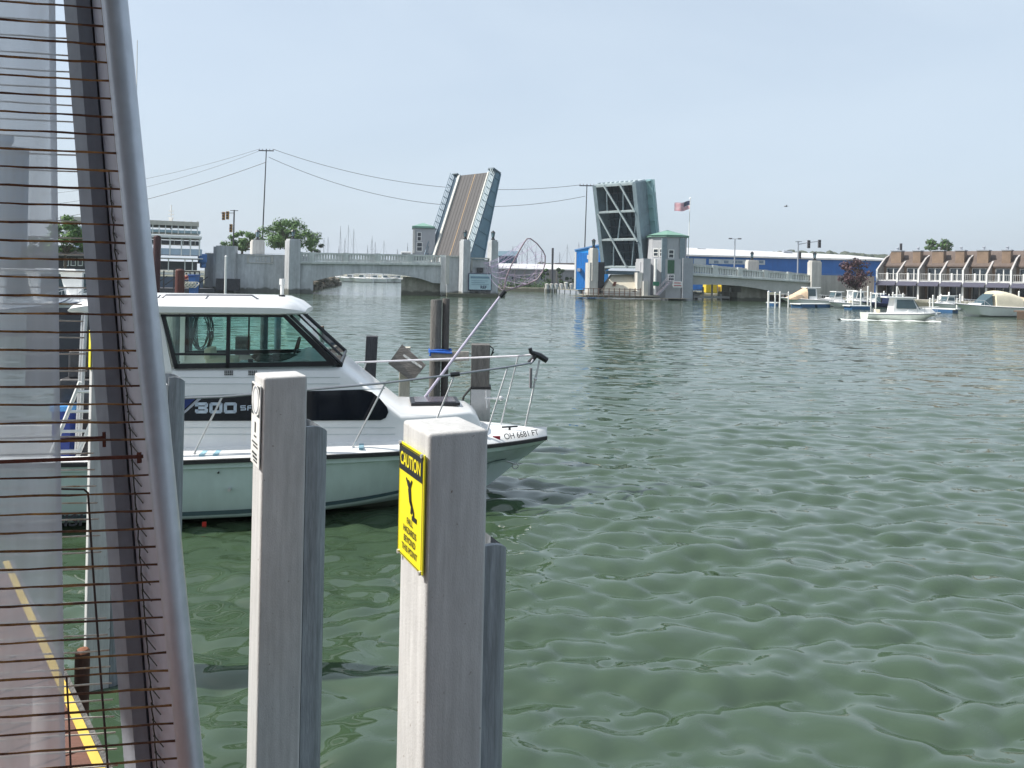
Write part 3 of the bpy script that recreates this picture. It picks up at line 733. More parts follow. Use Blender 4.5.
g = G(); frect(g, BR, 683.2, 258, 692.5, 302, -1.3, 9); g.build('stair_block', M('grey_blue_block', (0.30, 0.32, 0.35), 0.9, var=0.12, vscale=0.5), bh)
g = G(); frect(g, BR, 643.8, 281.2, 648, 296, -1.6, -0.9); g.build('concrete_post', concl, bh)
g = G(); frect(g, BR, 653.4, 281.6, 659.2, 285.9, -2.1, -1.98); tag_s = g.build('green_sign', M('sign_green', (0.02, 0.16, 0.09), 0.5), bh)
g = G(); frect(g, BR, 673.0, 281.2, 682.0, 287.6, -2.1, -1.98); s_ = g.build('notice', offw, bh)
g = G(); frect(g, BR, 674.2, 282.4, 680.8, 283.5, -2.14, -2.105); frect(g, BR, 673.8, 285.0, 681.4, 286.2, -2.14, -2.105); g.build('notice_text', M('faded_red', (0.4, 0.1, 0.11), 0.6), s_)
g = G()
t0, z0 = BR.at(657, 295, -2.0); t1, z1 = BR.at(671, 281, -2.0)
for dd in (-2.5, -1.7): g.beam(BR.w(t0, dd, z0), BR.w(t1, dd, z1), 0.08, 0.3); g.beam(BR.w(t0, dd, z0 + 1), BR.w(t1, dd, z1 + 1), 0.05, 0.05)
for k in range(9):
    f = k / 8; g.box(t0 + (t1 - t0) * f - .12, t0 + (t1 - t0) * f + .12, -2.46, -1.74, z0 + (z1 - z0) * f, z0 + (z1 - z0) * f + .05, BR)
    if k % 2 == 0:
        for dd in (-2.5, -1.7): g.beam(BR.w(t0 + (t1 - t0) * f, dd, z0 + (z1 - z0) * f), BR.w(t0 + (t1 - t0) * f, dd, z0 + (z1 - z0) * f + 1), 0.05, 0.05)
g.build('stair', M('stair_grey', (0.32, 0.3, 0.34), 0.7), bh)
# far bridge house, left
bh2 = thing('bridge_house', 'small pale bridge house with a flat green roof behind the brown raised deck', 'bridge house', BR.wp(423, 290, BW))
d_ = BW + 0.6
g = G(); frect(g, BR, 413, 228.2, 434, 296, d_, d_ + 4.5); g.build('tower_wall', wallm, bh2)
g = G(); frect(g, BR, 412.2, 225.8, 435, 228.4, d_ - 0.3, d_ + 4.8); ta, za = BR.at(413, 225.8, d_); tb, zb = BR.at(434, 225.8, d_)
g.add([BR.w(ta, d_, za), BR.w(tb, d_, za), BR.w(tb, d_ + 4.5, za), BR.w(ta, d_ + 4.5, za), BR.w((ta + tb) / 2, d_ + 2.2, za + 0.7)], [(0, 1, 4), (1, 2, 4), (2, 3, 4), (3, 0, 4)]); g.build('roof', green_r, bh2)
shape_window(bh2, BR, 417.2, 232, 421.4, 241.2, d_, ny=2, fw=0.1); shape_window(bh2, BR, 416.6, 242.2, 422.4, 251.5, d_, ny=2, fw=0.1)
g = G(); frect(g, BR, 413, 229.6, 414.6, 253, d_ - 0.25, d_); g.build('corner_trim', concl, bh2)

# --- right approach span
ra_ = thing('bridge_approach', 'grey concrete bridge span with a low arch and pale parapet, right of the octagonal house', 'bridge', BR.wp(740, 302, 0))
arch = [(692, 275), (815, 280.5), (815, 296), (790, 296), (779, 293.5), (768, 290.5), (755, 288), (740, 286), (725, 285), (710, 284.6), (692, 284.6)]
g = G(); fp(g, BR, arch, 0.3, 0.8); fp(g, BR, arch, BW - 0.9, BW - 0.4); g.build('arch_girder', M('girder_grey', (0.42, 0.42, 0.40), 0.9, var=0.1, vscale=0.5), ra_)
g = G(); ta, za = BR.at(692, 276.5, 0); tb, zb = BR.at(815, 281, 0)
g.hexa([BR.w(t, dd, z) for z, t, dd in ((za - .5, ta, .8), (zb - .5, tb, .8), (zb - .5, tb, BW - .9), (za - .5, ta, BW - .9), (za, ta, .8), (zb, tb, .8), (zb, tb, BW - .9), (za, ta, BW - .9))])
g.build('deck_slab', conc, ra_)
g = G(); frect(g, BR, 741, 285, 767, 306, 2.2, BW - 1.5); frect(g, BR, 737.6, 292.5, 742, 306, 2.0, BW - 1.3); g.build('arch_pier', concb, ra_)
parapet(ra_, BR, 692, 264.8, 812, 275.2, 10.6, 7.5, 0.1, 0.4, (715, 740, 766, 790))
parapet(ra_, BR, 692, 263.5, 812, 274.2, 8, 6, BW - 0.5, 0.4, (715, 740, 766, 790))
g = G(); tp = pillar(g, BR, 752, 260, BW - 0.5, 1.9, 2, R(0)); g.build('pillar', concl, ra_); lantern(ra_, tp, 1.05)
g = G(); tp = pillar(g, BR, 814.6, 260.5, 0.2, 1.65, 0.2, R(4)); g.build('pillar', concl, ra_); lantern(ra_, tp, 1.0)
g = G(); ta, za = BR.at(692, 274, 0); tb, zb = BR.at(900, 282, 0)
g.hexa([BR.w(t, dd, z) for z, t, dd in ((za - .1, ta, 1.3), (zb - .1, tb, 1.3), (zb - .1, tb, BW - 1.6), (za - .1, ta, BW - 1.6), (za, ta, 1.3), (zb, tb, 1.3), (zb, tb, BW - 1.6), (za, ta, BW - 1.6))])
struct(g.build('road', asph))
rw = thing('retaining_wall', 'plain pale concrete retaining wall running right from the last lantern pillar', 'wall', BR.wp(845, 300, 1))
g = G(); frect(g, BR, 821, 275, 874, 299, 1.0, 1.6); g.build('wall', concl, rw); g = G(); frect(g, BR, 821, 273.8, 874, 275.1, 0.85, 1.75); g.build('coping', rail_c, rw)
# white letter-shaped roofs glimpsed left of the far bridge house
g = G(); 
tr = thing('travel_trailer', 'white roofs of parked vans showing above the bridge rail left of the far bridge house', 'van', BR.wp(412, 262, BW + 3))
frect(g, BR, 401, 251.5, 411, 259, BW + 2.6, BW + 6); g.build('body', offw, tr, bevel=0.12)
g = G(); frect(g, BR, 402, 253.4, 410, 255.4, BW + 2.55, BW + 2.62); g.build('window', winm, tr)

# ------------------------------------------------------------------ poles, cables, signals
def upole(label, x, ytop, ybot, Y, leanx=0.0, r=0.16):
    top = P(x, ytop, Y); base = Vector((top.x - leanx, Y, 0.9))
    t = thing('utility_pole', label, 'utility pole', base)
    g = G(); g.tube([base, top], r, 8, r2=r * 0.6); g.build('pole', woodd, t, smooth=True)
    g = G(); c = top - Vector((0, 0, 0.35)); g.box(c.x - 1.5, c.x + 1.5, Y - 0.16, Y - 0.04, c.z - 0.1, c.z + 0.1); g.build('crossarm', woodd, t)
    g = G()
    for dx in (-1.35, -0.7, 0.7, 1.35): g.lathe(c + Vector((dx, -0.1, 0.1)), [(0.05, 0), (0.09, 0.1), (0.05, 0.28)], 6)
    g.build('insulator', M('insulator_grey', (0.3, 0.3, 0.33), 0.4), t)
    return top
p1 = upole('tall dark utility pole with a crossarm rising behind the left trees', 266.4, 149, 252, 150, 0.6)
p2 = upole('tall thin utility pole with a crossarm rising between the two raised bridge halves', 587, 184, 262, 150, 0.3, 0.14)
def wire(label, a, b, sag, n=24, r=0.045):
    g = G(); pts = []
    for i in range(n + 1):
        f = i / n; p = a.lerp(b, f); p.z -= sag * 4 * f * (1 - f); pts.append(p)
    g.tube(pts, r, 4); tag(g.build('overhead_cable', cable), label, 'cable', 'overhead cables between the poles')
pL = P(40, 215, 150)
wire('upper cable from the tall left pole across to the pole between the raised halves', p1 + Vector((1.3, 0, 0)), p2 + Vector((-1.3, 0, -0.2)), 3.6)
wire('lower cable from the tall left pole across to the pole between the raised halves', p1 + Vector((0.5, 0, -1.6)), p2 + Vector((-0.3, 0, -2.4)), 5.2)
wire('topmost thin cable falling left from the tall left pole', p1 + Vector((-1.3, 0, 0)), pL + Vector((0, 0, 4)), 1.2, r=0.03)
wire('middle thin cable falling left from the tall left pole', p1 + Vector((-0.7, 0, -0.1)), pL + Vector((0, 0, 1.8)), 1.6, r=0.03)
wire('lowest thick cable falling left from the tall left pole', p1 + Vector((0, 0, -2.6)), pL + Vector((0, 0, -1.2)), 1.2, r=0.05)

sigy = M('signal_yellow', (0.45, 0.22, 0.03), 0.6)
def signal(parent, p, s=1.0, face=-1, mt=None):
    g = G(); g.box(p.x - .2 * s, p.x + .2 * s, p.y - .15, p.y + .15, p.z - .62 * s, p.z + .62 * s); o = g.build('signal_head', mt or sigy, parent)
    g = G()
    for k in (-1, 0, 1):
        c = p + Vector((0.0, -0.16, k * .4 * s)); g.tube([c, c + Vector((0, -0.12, 0))], 0.15 * s, 8)
    g.build('signal_lens', blackp, o)
Yt = 135
b_ = P(234.2, 210, Yt)
ts = thing('traffic_signal', 'dark signal mast with three yellow traffic lights above the left abutment', 'traffic signal', (b_.x, Yt, 0.9))
g = G(); g.tube([Vector((b_.x, Yt, 0.9)), b_], 0.13, 8); g.beam(b_ + Vector((-0.7, 0, -.1)), b_ + Vector((0.7, 0, -.1)), .1, .1); g.build('pole', woodd, ts)
g = G(); g.beam(P(234, 213, Yt), P(221, 213, Yt), .1, .1); g.beam(P(234, 229, Yt), P(229, 229, Yt), .08, .08); g.build('arm', woodd, ts)
for x, y in ((223.6, 216), (227.6, 215.4), (231, 228.2)): signal(ts, P(x, y, Yt - 0.1), 1.15)
Yt = 130
b_ = P(798.3, 241, Yt)
ts = thing('traffic_signal', 'grey signal mast with a long arm over the right approach and the warehouse roof behind', 'traffic signal', (b_.x, Yt, 0.9))
g = G(); g.tube([Vector((b_.x, Yt, 0.9)), b_], 0.13, 8); g.build('pole', alud, ts)
g = G(); g.tube([P(798, 244.5, Yt), P(808, 242.5, Yt), P(821, 241, Yt)], .08, 6); g.beam(b_ + Vector((-.5, 0, -.1)), b_ + Vector((.6, 0, -.1)), .2, .12); g.build('arm', alud, ts)
dks = M('signal_grey', (0.13, 0.13, 0.14), 0.6)
for x, y in ((808.7, 244.2), (819.4, 243.8)): signal(ts, P(x, y, Yt - 0.1), 1.1, mt=dks)
signal(ts, P(799.8, 255.2, Yt - 0.2), 0.95, mt=dks)
b_ = P(735, 239, 140)
sl_ = thing('street_lamp', 'double-headed street lamp standing on the right bridge span', 'street lamp', (b_.x, 140, 0.9))
g = G(); g.tube([Vector((b_.x, 140, 0.9)), b_], 0.15, 8, r2=0.1); g.build('pole', alud, sl_)
for s in (-1, 1):
    g = G(); g.beam(b_, b_ + Vector((s * .6, 0, 0.05)), .07, .07); c = b_ + Vector((s * .85, 0, 0.05)); g.box(c.x - .3, c.x + .3, c.y - .15, c.y + .15, c.z - .1, c.z + .12); g.build('lamp_head', dks, sl_, bevel=0.03)
# flag
f0 = P(688.6, 262, 124); f1 = P(690.2, 199, 124)
fl = thing('flagpole', 'white flagpole flying a striped flag behind the octagonal bridge house', 'flagpole', (f0.x, 124, 0.9))
g = G(); g.tube([Vector((f0.x - .2, 124, 0.9)), f1], 0.09, 8, r2=0.05); g.build('pole', offw, fl, smooth=True)
g = G(); g.ball(f1 + Vector((0, 0, .1)), .13); g.build('finial', steel, fl)
g = G(); tr_ = f1 + Vector((-0.05, 0, -0.35)); fw_, fh = 2.45, 1.35
def fpnt(u, v):
    return tr_ + Vector((-u * fw_, 0.22 * math.sin(u * 8), -v * fh - 0.30 * u * fw_ * 0.55 + 0.10 * math.sin(u * 7 + 1) - 0.05 * v * math.sin(u * 5)))
nu = 20
for i in range(nu):
    for j in range(13):
        u0, u1 = i / nu, (i + 1) / nu; v0, v1 = j / 13, (j + 1) / 13
        g.mi = 2 if (u1 <= 0.4001 and j < 7) else (0 if j % 2 == 0 else 1)
        g.add([fpnt(u0, v0), fpnt(u1, v0), fpnt(u1, v1), fpnt(u0, v1)], [(0, 1, 2, 3)])
g.build('flag', [M('flag_red', (0.42, 0.03, 0.07), 0.7), M('flag_white', (0.65, 0.62, 0.66), 0.7), navy], fl, smooth=True)
g = G()
for r_ in range(5):
    for c__ in range(6):
        p = fpnt(0.05 + c__ * 0.06, 0.05 + r_ * 0.1) + Vector((0, -0.02, 0)); s = 0.035
        g.add([p + Vector((s * math.sin(k * 1.2566 * .5) * (1 if k % 2 == 0 else .4), 0, s * math.cos(k * 1.2566 * .5) * (1 if k % 2 == 0 else .4))) for k in range(10)], [tuple(range(10))])
g.build('stars', offw, bpy.data.objects['flag'], recalc=False)
# gull
p = P(786, 206.5, 90)
gl_ = G(); gl_.ball(p, 0.2, 0.07, 0.06, 10, 6); gl_.ball(p + Vector((-.2, 0, .03)), .06, .05, .05, 8, 5)
for s in (-1, 1):
    a = p + Vector((0, s * .05, .03)); b = p + Vector((0.03, s * .3, .16)); c = p + Vector((.1, s * .6, .07))
    gl_.loft([[a + Vector((-.07, 0, 0)), a + Vector((.08, 0, 0))], [b + Vector((-.06, 0, 0)), b + Vector((.06, 0, 0))], [c + Vector((-.02, 0, 0)), c + Vector((.02, 0, 0))]])
gl_.prism([p + Vector((.17, -.04, 0)), p + Vector((.32, -.07, .01)), p + Vector((.32, .07, .01)), p + Vector((.17, .04, 0))], (0, 0, .015))
tag(gl_.build('seagull', M('gull_grey', (0.25, 0.25, 0.27), 0.8), smooth=True), 'small grey gull gliding high over the right bridge span', 'bird')

# ------------------------------------------------------------------ trees
def tree(label, x, ytop, ybot, wpx, Y, mats, n=2600, ls=0.32, zbase=0.9, seed=1, group='trees on the banks', clumps=16, aspect=0.9):
    rnd = random.Random(seed)
    c = P(x, (ytop + ybot) / 2, Y); hz = P(x, ytop, Y).z; lz = P(x, ybot, Y).z
    rx = wpx / 2 / F * Y; rz = (hz - lz) / 2
    t = thing('tree', label, 'tree', (c.x, Y, zbase), group=group)
    base = Vector((c.x, Y, zbase))
    g = G(); fork = Vector((c.x + rnd.uniform(-.2, .2), Y, lz + rz * 0.3)); r0 = max(0.12, rx * 0.07)
    g.tube([base, base.lerp(fork, .5) + Vector((rnd.uniform(-.1, .1), 0, 0)), fork], [r0 * 1.2, r0, r0 * .75], 7)
    cl = []
    for i in range(clumps):
        a = rnd.uniform(0, 6.283); e = rnd.uniform(-0.75, 1.0); rad = rnd.uniform(.3, .95)
        q_ = math.sqrt(max(0, 1 - e * e * .8))
        p = Vector((c.x + math.cos(a) * rx * rad * q_, Y + math.sin(a) * rx * rad * q_ * aspect, c.z + e * rz * .78))
        cl.append((p, rnd.uniform(.20, .38) * min(rx, rz * 1.3)))
        if i % 2 == 0: g.tube([fork, fork.lerp(p, .5) + Vector((0, 0, -.1 * rz)), p], [r0 * .5, r0 * .3, r0 * .12], 5)
    g.build('trunk', bark, t, smooth=True)
    g = G()
    for i in range(n):
        p, r_ = cl[rnd.randrange(len(cl))]
        d = Vector((rnd.gauss(0, 1), rnd.gauss(0, 1), rnd.gauss(0, 1))).normalized() * r_ * (rnd.random() ** 0.45)
        d.z *= .75
        o = p + d; nrm = (d.normalized() + Vector((rnd.uniform(-.7, .7), rnd.uniform(-.7, .7), rnd.uniform(-.2, .9)))).normalized()
        a = nrm.orthogonal().normalized(); a.rotate(Matrix.Rotation(rnd.uniform(0, 6.28), 3, nrm)); b = nrm.cross(a); s = ls * rnd.uniform(.6, 1.3)
        g.mi = 0 if rnd.random() < .6 else 1
        g.add([o - a * s * .5, o + b * s * .32, o + a * s * .5, o - b * s * .32], [(0, 1, 2, 3)])
    g.build('crown', mats, t, recalc=False)
    return t
tree('big bright green tree behind the abutment right of the tall utility pole', 291, 219, 254, 62, 142, [lfa, lfb], 7500, .36, seed=3, clumps=48)
tree('rounded green tree behind the abutment left of the tall utility pole', 243, 230, 254, 42, 145, [lfa, lfb], 3200, .4, seed=4, clumps=34)
tree('dark bushy tree rising right behind the left lantern pillar', 312, 236, 256, 20, 150, [lfc, lfa], 1200, .4, seed=5)
tree('dark purple-leaved tree in front of the blue warehouse by the last lantern pillar', 855, 257, 294, 35, 122, [lfd, M('foliage_purple_light', (0.09, 0.045, 0.05), .7)], 2600, .34, seed=6, clumps=40)
tree('pale green tree standing behind the brick townhouse roofs', 938, 238.5, 258, 36, 165, [lfa, lfh], 2400, .45, seed=7, clumps=30)
tree('dark low tree on the far bank right of the long low building', 546, 268, 287, 14, 178, [lfc, lfa], 1100, .4, seed=8, clumps=9)
tree('dark taller tree on the far bank left of the bright blue shed', 561.5, 266, 289, 15, 176, [lfc, lfa], 1300, .4, seed=9, clumps=10)
tree('small dark tree on the far bank touching the bright blue shed', 571, 276, 290, 10, 174, [lfc, lfc], 700, .35, seed=10, clumps=7)
tree('green tree glimpsed through the wire mesh above the moored boats', 66, 208, 262, 44, 70, [lfa, lfb], 3600, .25, seed=11, clumps=24)
tree('darker tree low behind the moored boats, seen through the mesh', 40, 236, 270, 36, 78, [lfc, lfa], 2000, .3, seed=12, clumps=14)
# bank bushes and rocks : nobody could count them
def scatter_bush(name, boxes, mats, n, ls, seed):
    rnd = random.Random(seed); g = G()
    for i in range(n):
        c, r_ = boxes[rnd.randrange(len(boxes))]
        o = Vector(c) + Vector((rnd.gauss(0, .45) * r_[0], rnd.gauss(0, .45) * r_[1], abs(rnd.gauss(0, .5)) * r_[2]))
        nrm = Vector((rnd.uniform(-1, 1), rnd.uniform(-1, .3), rnd.uniform(0, 1))).normalized(); a = nrm.orthogonal().normalized(); a.rotate(Matrix.Rotation(rnd.uniform(0, 6.28), 3, nrm)); b = nrm.cross(a); s = ls * rnd.uniform(.6, 1.3)
        g.mi = rnd.randrange(2); g.add([o - a * s * .5, o + b * s * .35, o + a * s * .5, o - b * s * .35], [(0, 1, 2, 3)])
    return g.build(name, mats, recalc=False)
bx = []
for x in np.arange(504, 548, 2.6): p = W(x, 289.5 + random.uniform(-.8, .5)); bx.append(((p.x, 169, .5), (1.1, 1.2, 1.1 + random.random() * 1.2)))
o = scatter_bush('shrubbery', bx, [lfa, lfc], 3000, .32, 3); tag(o, 'low green shrubs along the far bank below the long low building', 'shrubs'); o['kind'] = 'stuff'
def boulder(g, c, r_, rnd):
    k = len(g.v); g.ball(c, r_ * rnd.uniform(.8, 1.3), r_ * rnd.uniform(.8, 1.2), r_ * rnd.uniform(.6, .9), 7, 5)
    for i in range(k, len(g.v)):
        d_ = (g.v[i] - Vector(c)); s_ = 1 + 0.16 * math.sin(d_.x * 7 / r_ + c[0]) * math.cos(d_.z * 6 / r_ + c[1]); g.v[i] = Vector(c) + d_ * s_
g = G(); rnd = random.Random(2)
for i in range(150):
    f = rnd.random(); x = 313 + 27 * f; Yb = 134 + 60 * f; p = PX(x, Yb); h = rnd.random()
    boulder(g, (p.x - 1.5 + rnd.uniform(-1, 1.4), Yb, h * 1.9), rnd.uniform(.5, 1.1), rnd)
o = g.build('riprap', rock, smooth=False); tag(o, 'bank of dark rocks under the left bridge arch', 'rocks'); o['kind'] = 'stuff'
# far wooded rise
def treeline(name, x0, x1, Y, ztop, seed, label):
    rnd = random.Random(seed); g = G(); a = PX(x0, Y); b = PX(x1, Y); n = int((b.x - a.x) / 2.2)
    for i in range(n):
        for k in range(3):
            f = (i + rnd.random()) / n; h = ztop(f) * rnd.uniform(.72, 1.0); r_ = rnd.uniform(2.2, 4.0)
            c = (a.x + (b.x - a.x) * f, Y + k * 5 + rnd.uniform(-2, 2), h - r_); boulder(g, c, r_, rnd)
            if k == 0: g.box(c[0] - 3, c[0] + 3, Y - .5, Y + 8, 0, max(.5, h - r_))
    o = g.build(name, lfh); tag(o, label, 'woodland'); o['kind'] = 'stuff'
treeline('woodland', 772, 905, 420, lambda f: P(790 + 100 * f, 249.5 + 4 * f, 420).z * (1.02 + .05 * math.sin(f * 3)), 1, 'grey-green wooded rise behind the white warehouse roof')
treeline('woodland', 536, 600, 400, lambda f: P(540, 260.5, 400).z, 2, 'low far wood left of the bright blue shed')
treeline('woodland', -200, 120, 330, lambda f: P(60, 248, 330).z, 3, 'far wood beyond the marina seen through the mesh')
# ------------------------------------------------------------------ far buildings
def block(name, label, cat, x0, yt0, x1, yt1, Y, depth, mat, ang=0.0, zb=0.9, roof=None, roof_h=0.0):
    """long shed: near wall from bearing x0 to x1, top edge at yt0 / yt1"""
    fr = Frame(PX(x0, Y), ang)
    t = thing(name, label, cat, fr.w(0, 0, zb))
    ta, za = fr.at(x0, yt0); tb, zb2 = fr.at(x1, yt1)
    g = G(); g.hexa([fr.w(ta, 0, zb), fr.w(tb, 0, zb), fr.w(tb, depth, zb), fr.w(ta, depth, zb), fr.w(ta, 0, za), fr.w(tb, 0, zb2), fr.w(tb, depth, zb2), fr.w(ta, depth, za)])
    g.build('wall', mat, t)
    return t, fr
def gable(parent, fr, ta, za, tb, zb, depth, rise, mat, over=0.3):
    g = G(); m = depth / 2
    for (d0, z0, d1, z1) in ((-over, 0, m, rise), (depth + over, 0, m, rise)):
        g.hexa([fr.w(ta - over, d0, za + z0), fr.w(tb + over, d0, zb + z0), fr.w(tb + over, d1, zb + z1), fr.w(ta - over, d1, za + z1),
                fr.w(ta - over, d0, za + z0 + .25), fr.w(tb + over, d0, zb + z0 + .25), fr.w(tb + over, d1, zb + z1 + .25), fr.w(ta - over, d1, za + z1 + .25)])
    g.build('roof', mat, parent)
greyw = M('grey_block_wall', (0.23, 0.235, 0.25), 0.9, var=0.12, vscale=0.4)
t, fr = block('long_building', 'long low grey building with a white roof on the far bank between the piers', 'building', 497, 269, 600, 271, 186, 16, greyw)
ta, za = fr.at(497, 269); tb, zb = fr.at(600, 271); gable(t, fr, ta, za, tb, zb, 16, 1.3, roofw)
for x in (511, 519.5, 527.5, 533, 540): shape_window(t, fr, x, 276.0, x + 3.4, 280.2, 0, fw=.12, framem=alud)
for x in (514, 524, 535, 549, 556): 
    g = G(); frect(g, fr, x, 270, x + 1.0, 290, -.35, 0); g.build('pilaster', siding, t)
t, fr = block('storage_shed', 'dark blue boat storage shed beyond the long low building', 'shed', 499, 256.5, 517, 256.5, 230, 12, M('storage_blue', (0.05, 0.11, 0.16), .8, var=.2, vscale=.3))
ta, za = fr.at(499, 256.5); tb, zb = fr.at(517, 256.5); gable(t, fr, ta, za, tb, zb, 12, 1.6, M('shed_roof', (0.10, 0.16, 0.2), .7))
t, fr = block('harbour_building', 'low brown-grey building on the far bank just left of the bright blue shed', 'building', 555, 263, 578, 263, 210, 10, M('brown_grey', (0.17, 0.14, 0.13), .9))
# bright blue shed
FRB = Frame(PX(575.2, 150), R(-24))
t = thing('blue_shed', 'bright blue metal shed by the water between the raised halves', 'shed', FRB.w(0, 0, 0.9))
g = G(); ta, za = FRB.at(575.2, 250.8); tb, zb = FRB.at(603, 244.6)
g.hexa([FRB.w(ta, 0, .9), FRB.w(tb, 0, .9), FRB.w(tb, 4, .9), FRB.w(ta, 4, .9), FRB.w(ta, 0, za), FRB.w(tb, 0, zb), FRB.w(tb, 4, zb), FRB.w(ta, 4, za)])
g.build('wall', bluep, t)
g = G(); g.hexa([FRB.w(ta - .1, -.2, za), FRB.w(tb + .2, -.2, zb), FRB.w(tb + .2, 4.2, zb), FRB.w(ta - .1, 4.2, za), FRB.w(ta - .1, -.2, za + .25), FRB.w(tb + .2, -.2, zb + .25), FRB.w(tb + .2, 4.2, zb + .25), FRB.w(ta - .1, 4.2, za + .25)])
g.build('roof', M('blue_roof', (0.12, 0.3, 0.62), .5), t)
g = G(); frect(g, FRB, 574.7, 252, 575.6, 289, -.1, 0.1); g.build('corner_trim', offw, t)
g = G(); frect(g, FRB, 587.2, 255, 592, 259.2, -.08, -.01); g.build('white_sign', offw, t)
g = G(); frect(g, FRB, 577.2, 268.2, 580, 271.5, -.9, -.02); g.build('wall_unit', alud, t)
for k in range(18):
    pass
g = G()
for x in np.arange(576.5, 602, 1.6): frect(g, FRB, x, 252.5, x + .22, 288.5, -.05, -.002)
g.build('wall_ribs', M('blue_rib', (0.012, 0.2, 0.62), .55), t)
# long blue warehouse
FW_ = Frame(PX(686, 172), R(-3))
t = thing('warehouse', 'very long blue warehouse with a white roof behind the right bridge span', 'warehouse', FW_.w(0, 0, .9))
ta, za = FW_.at(686, 256.0); tb, zb = FW_.at(897, 261.5); z_e = (za + zb) / 2
g = G(); g.hexa([FW_.w(ta, 0, .9), FW_.w(tb, 0, .9), FW_.w(tb, 26, .9), FW_.w(ta, 26, .9), FW_.w(ta, 0, za), FW_.w(tb, 0, zb), FW_.w(tb, 26, zb), FW_.w(ta, 26, za)]); g.build('wall', blued, t)
tr_a, zr_a = FW_.at(686, 249.0, 13); tr_b, zr_b = FW_.at(880, 257.0, 13)
g = G()
e = [FW_.w(ta - .5, -.5, za), FW_.w(tb + .5, -.5, zb), FW_.w(tb - 6, 13, zr_b), FW_.w(tr_a, 13, zr_a)]
g.hexa(e + [p + Vector((0, 0, .35)) for p in e]); e = [FW_.w(tr_a, 13, zr_a), FW_.w(tb - 6, 13, zr_b), FW_.w(tb + .5, 26.5, zb), FW_.w(ta - .5, 26.5, za)]
g.hexa(e + [p + Vector((0, 0, .35)) for p in e]); e = [FW_.w(tb + .5, -.5, zb), FW_.w(tb + .5, 26.5, zb), FW_.w(tb - 6, 13, zr_b)]; g.prism(e, (0, 0, .3)); g.build('roof', roofw, t)
pan = M('grey_panel', (0.42, 0.47, 0.52), .5, var=.12, vscale=.8)
g = G(); frect(g, FW_, 694, 258.4, 706, 264.4, -.08, -.01); frect(g, FW_, 709, 259, 765, 264.8, -.08, -.01); g.build('window_band', pan, t)
g = G()
for x in (714, 724, 733, 738, 759): frect(g, FW_, x, 260.6, x + 4.5, 263.4, -.12, -.085)
g.build('window_pane', M('band_glass', (0.16, 0.22, 0.3), .2), t)
g = G()
for x, y in ((701, 249.4), (787, 251.6)):
    q0 = FW_.wp(x - 4, y, 12); q1 = FW_.wp(x + 4, y + .4, 12); g.beam(q0, q1, 2.0, .5)
g.build('roof_vent', alud, t)

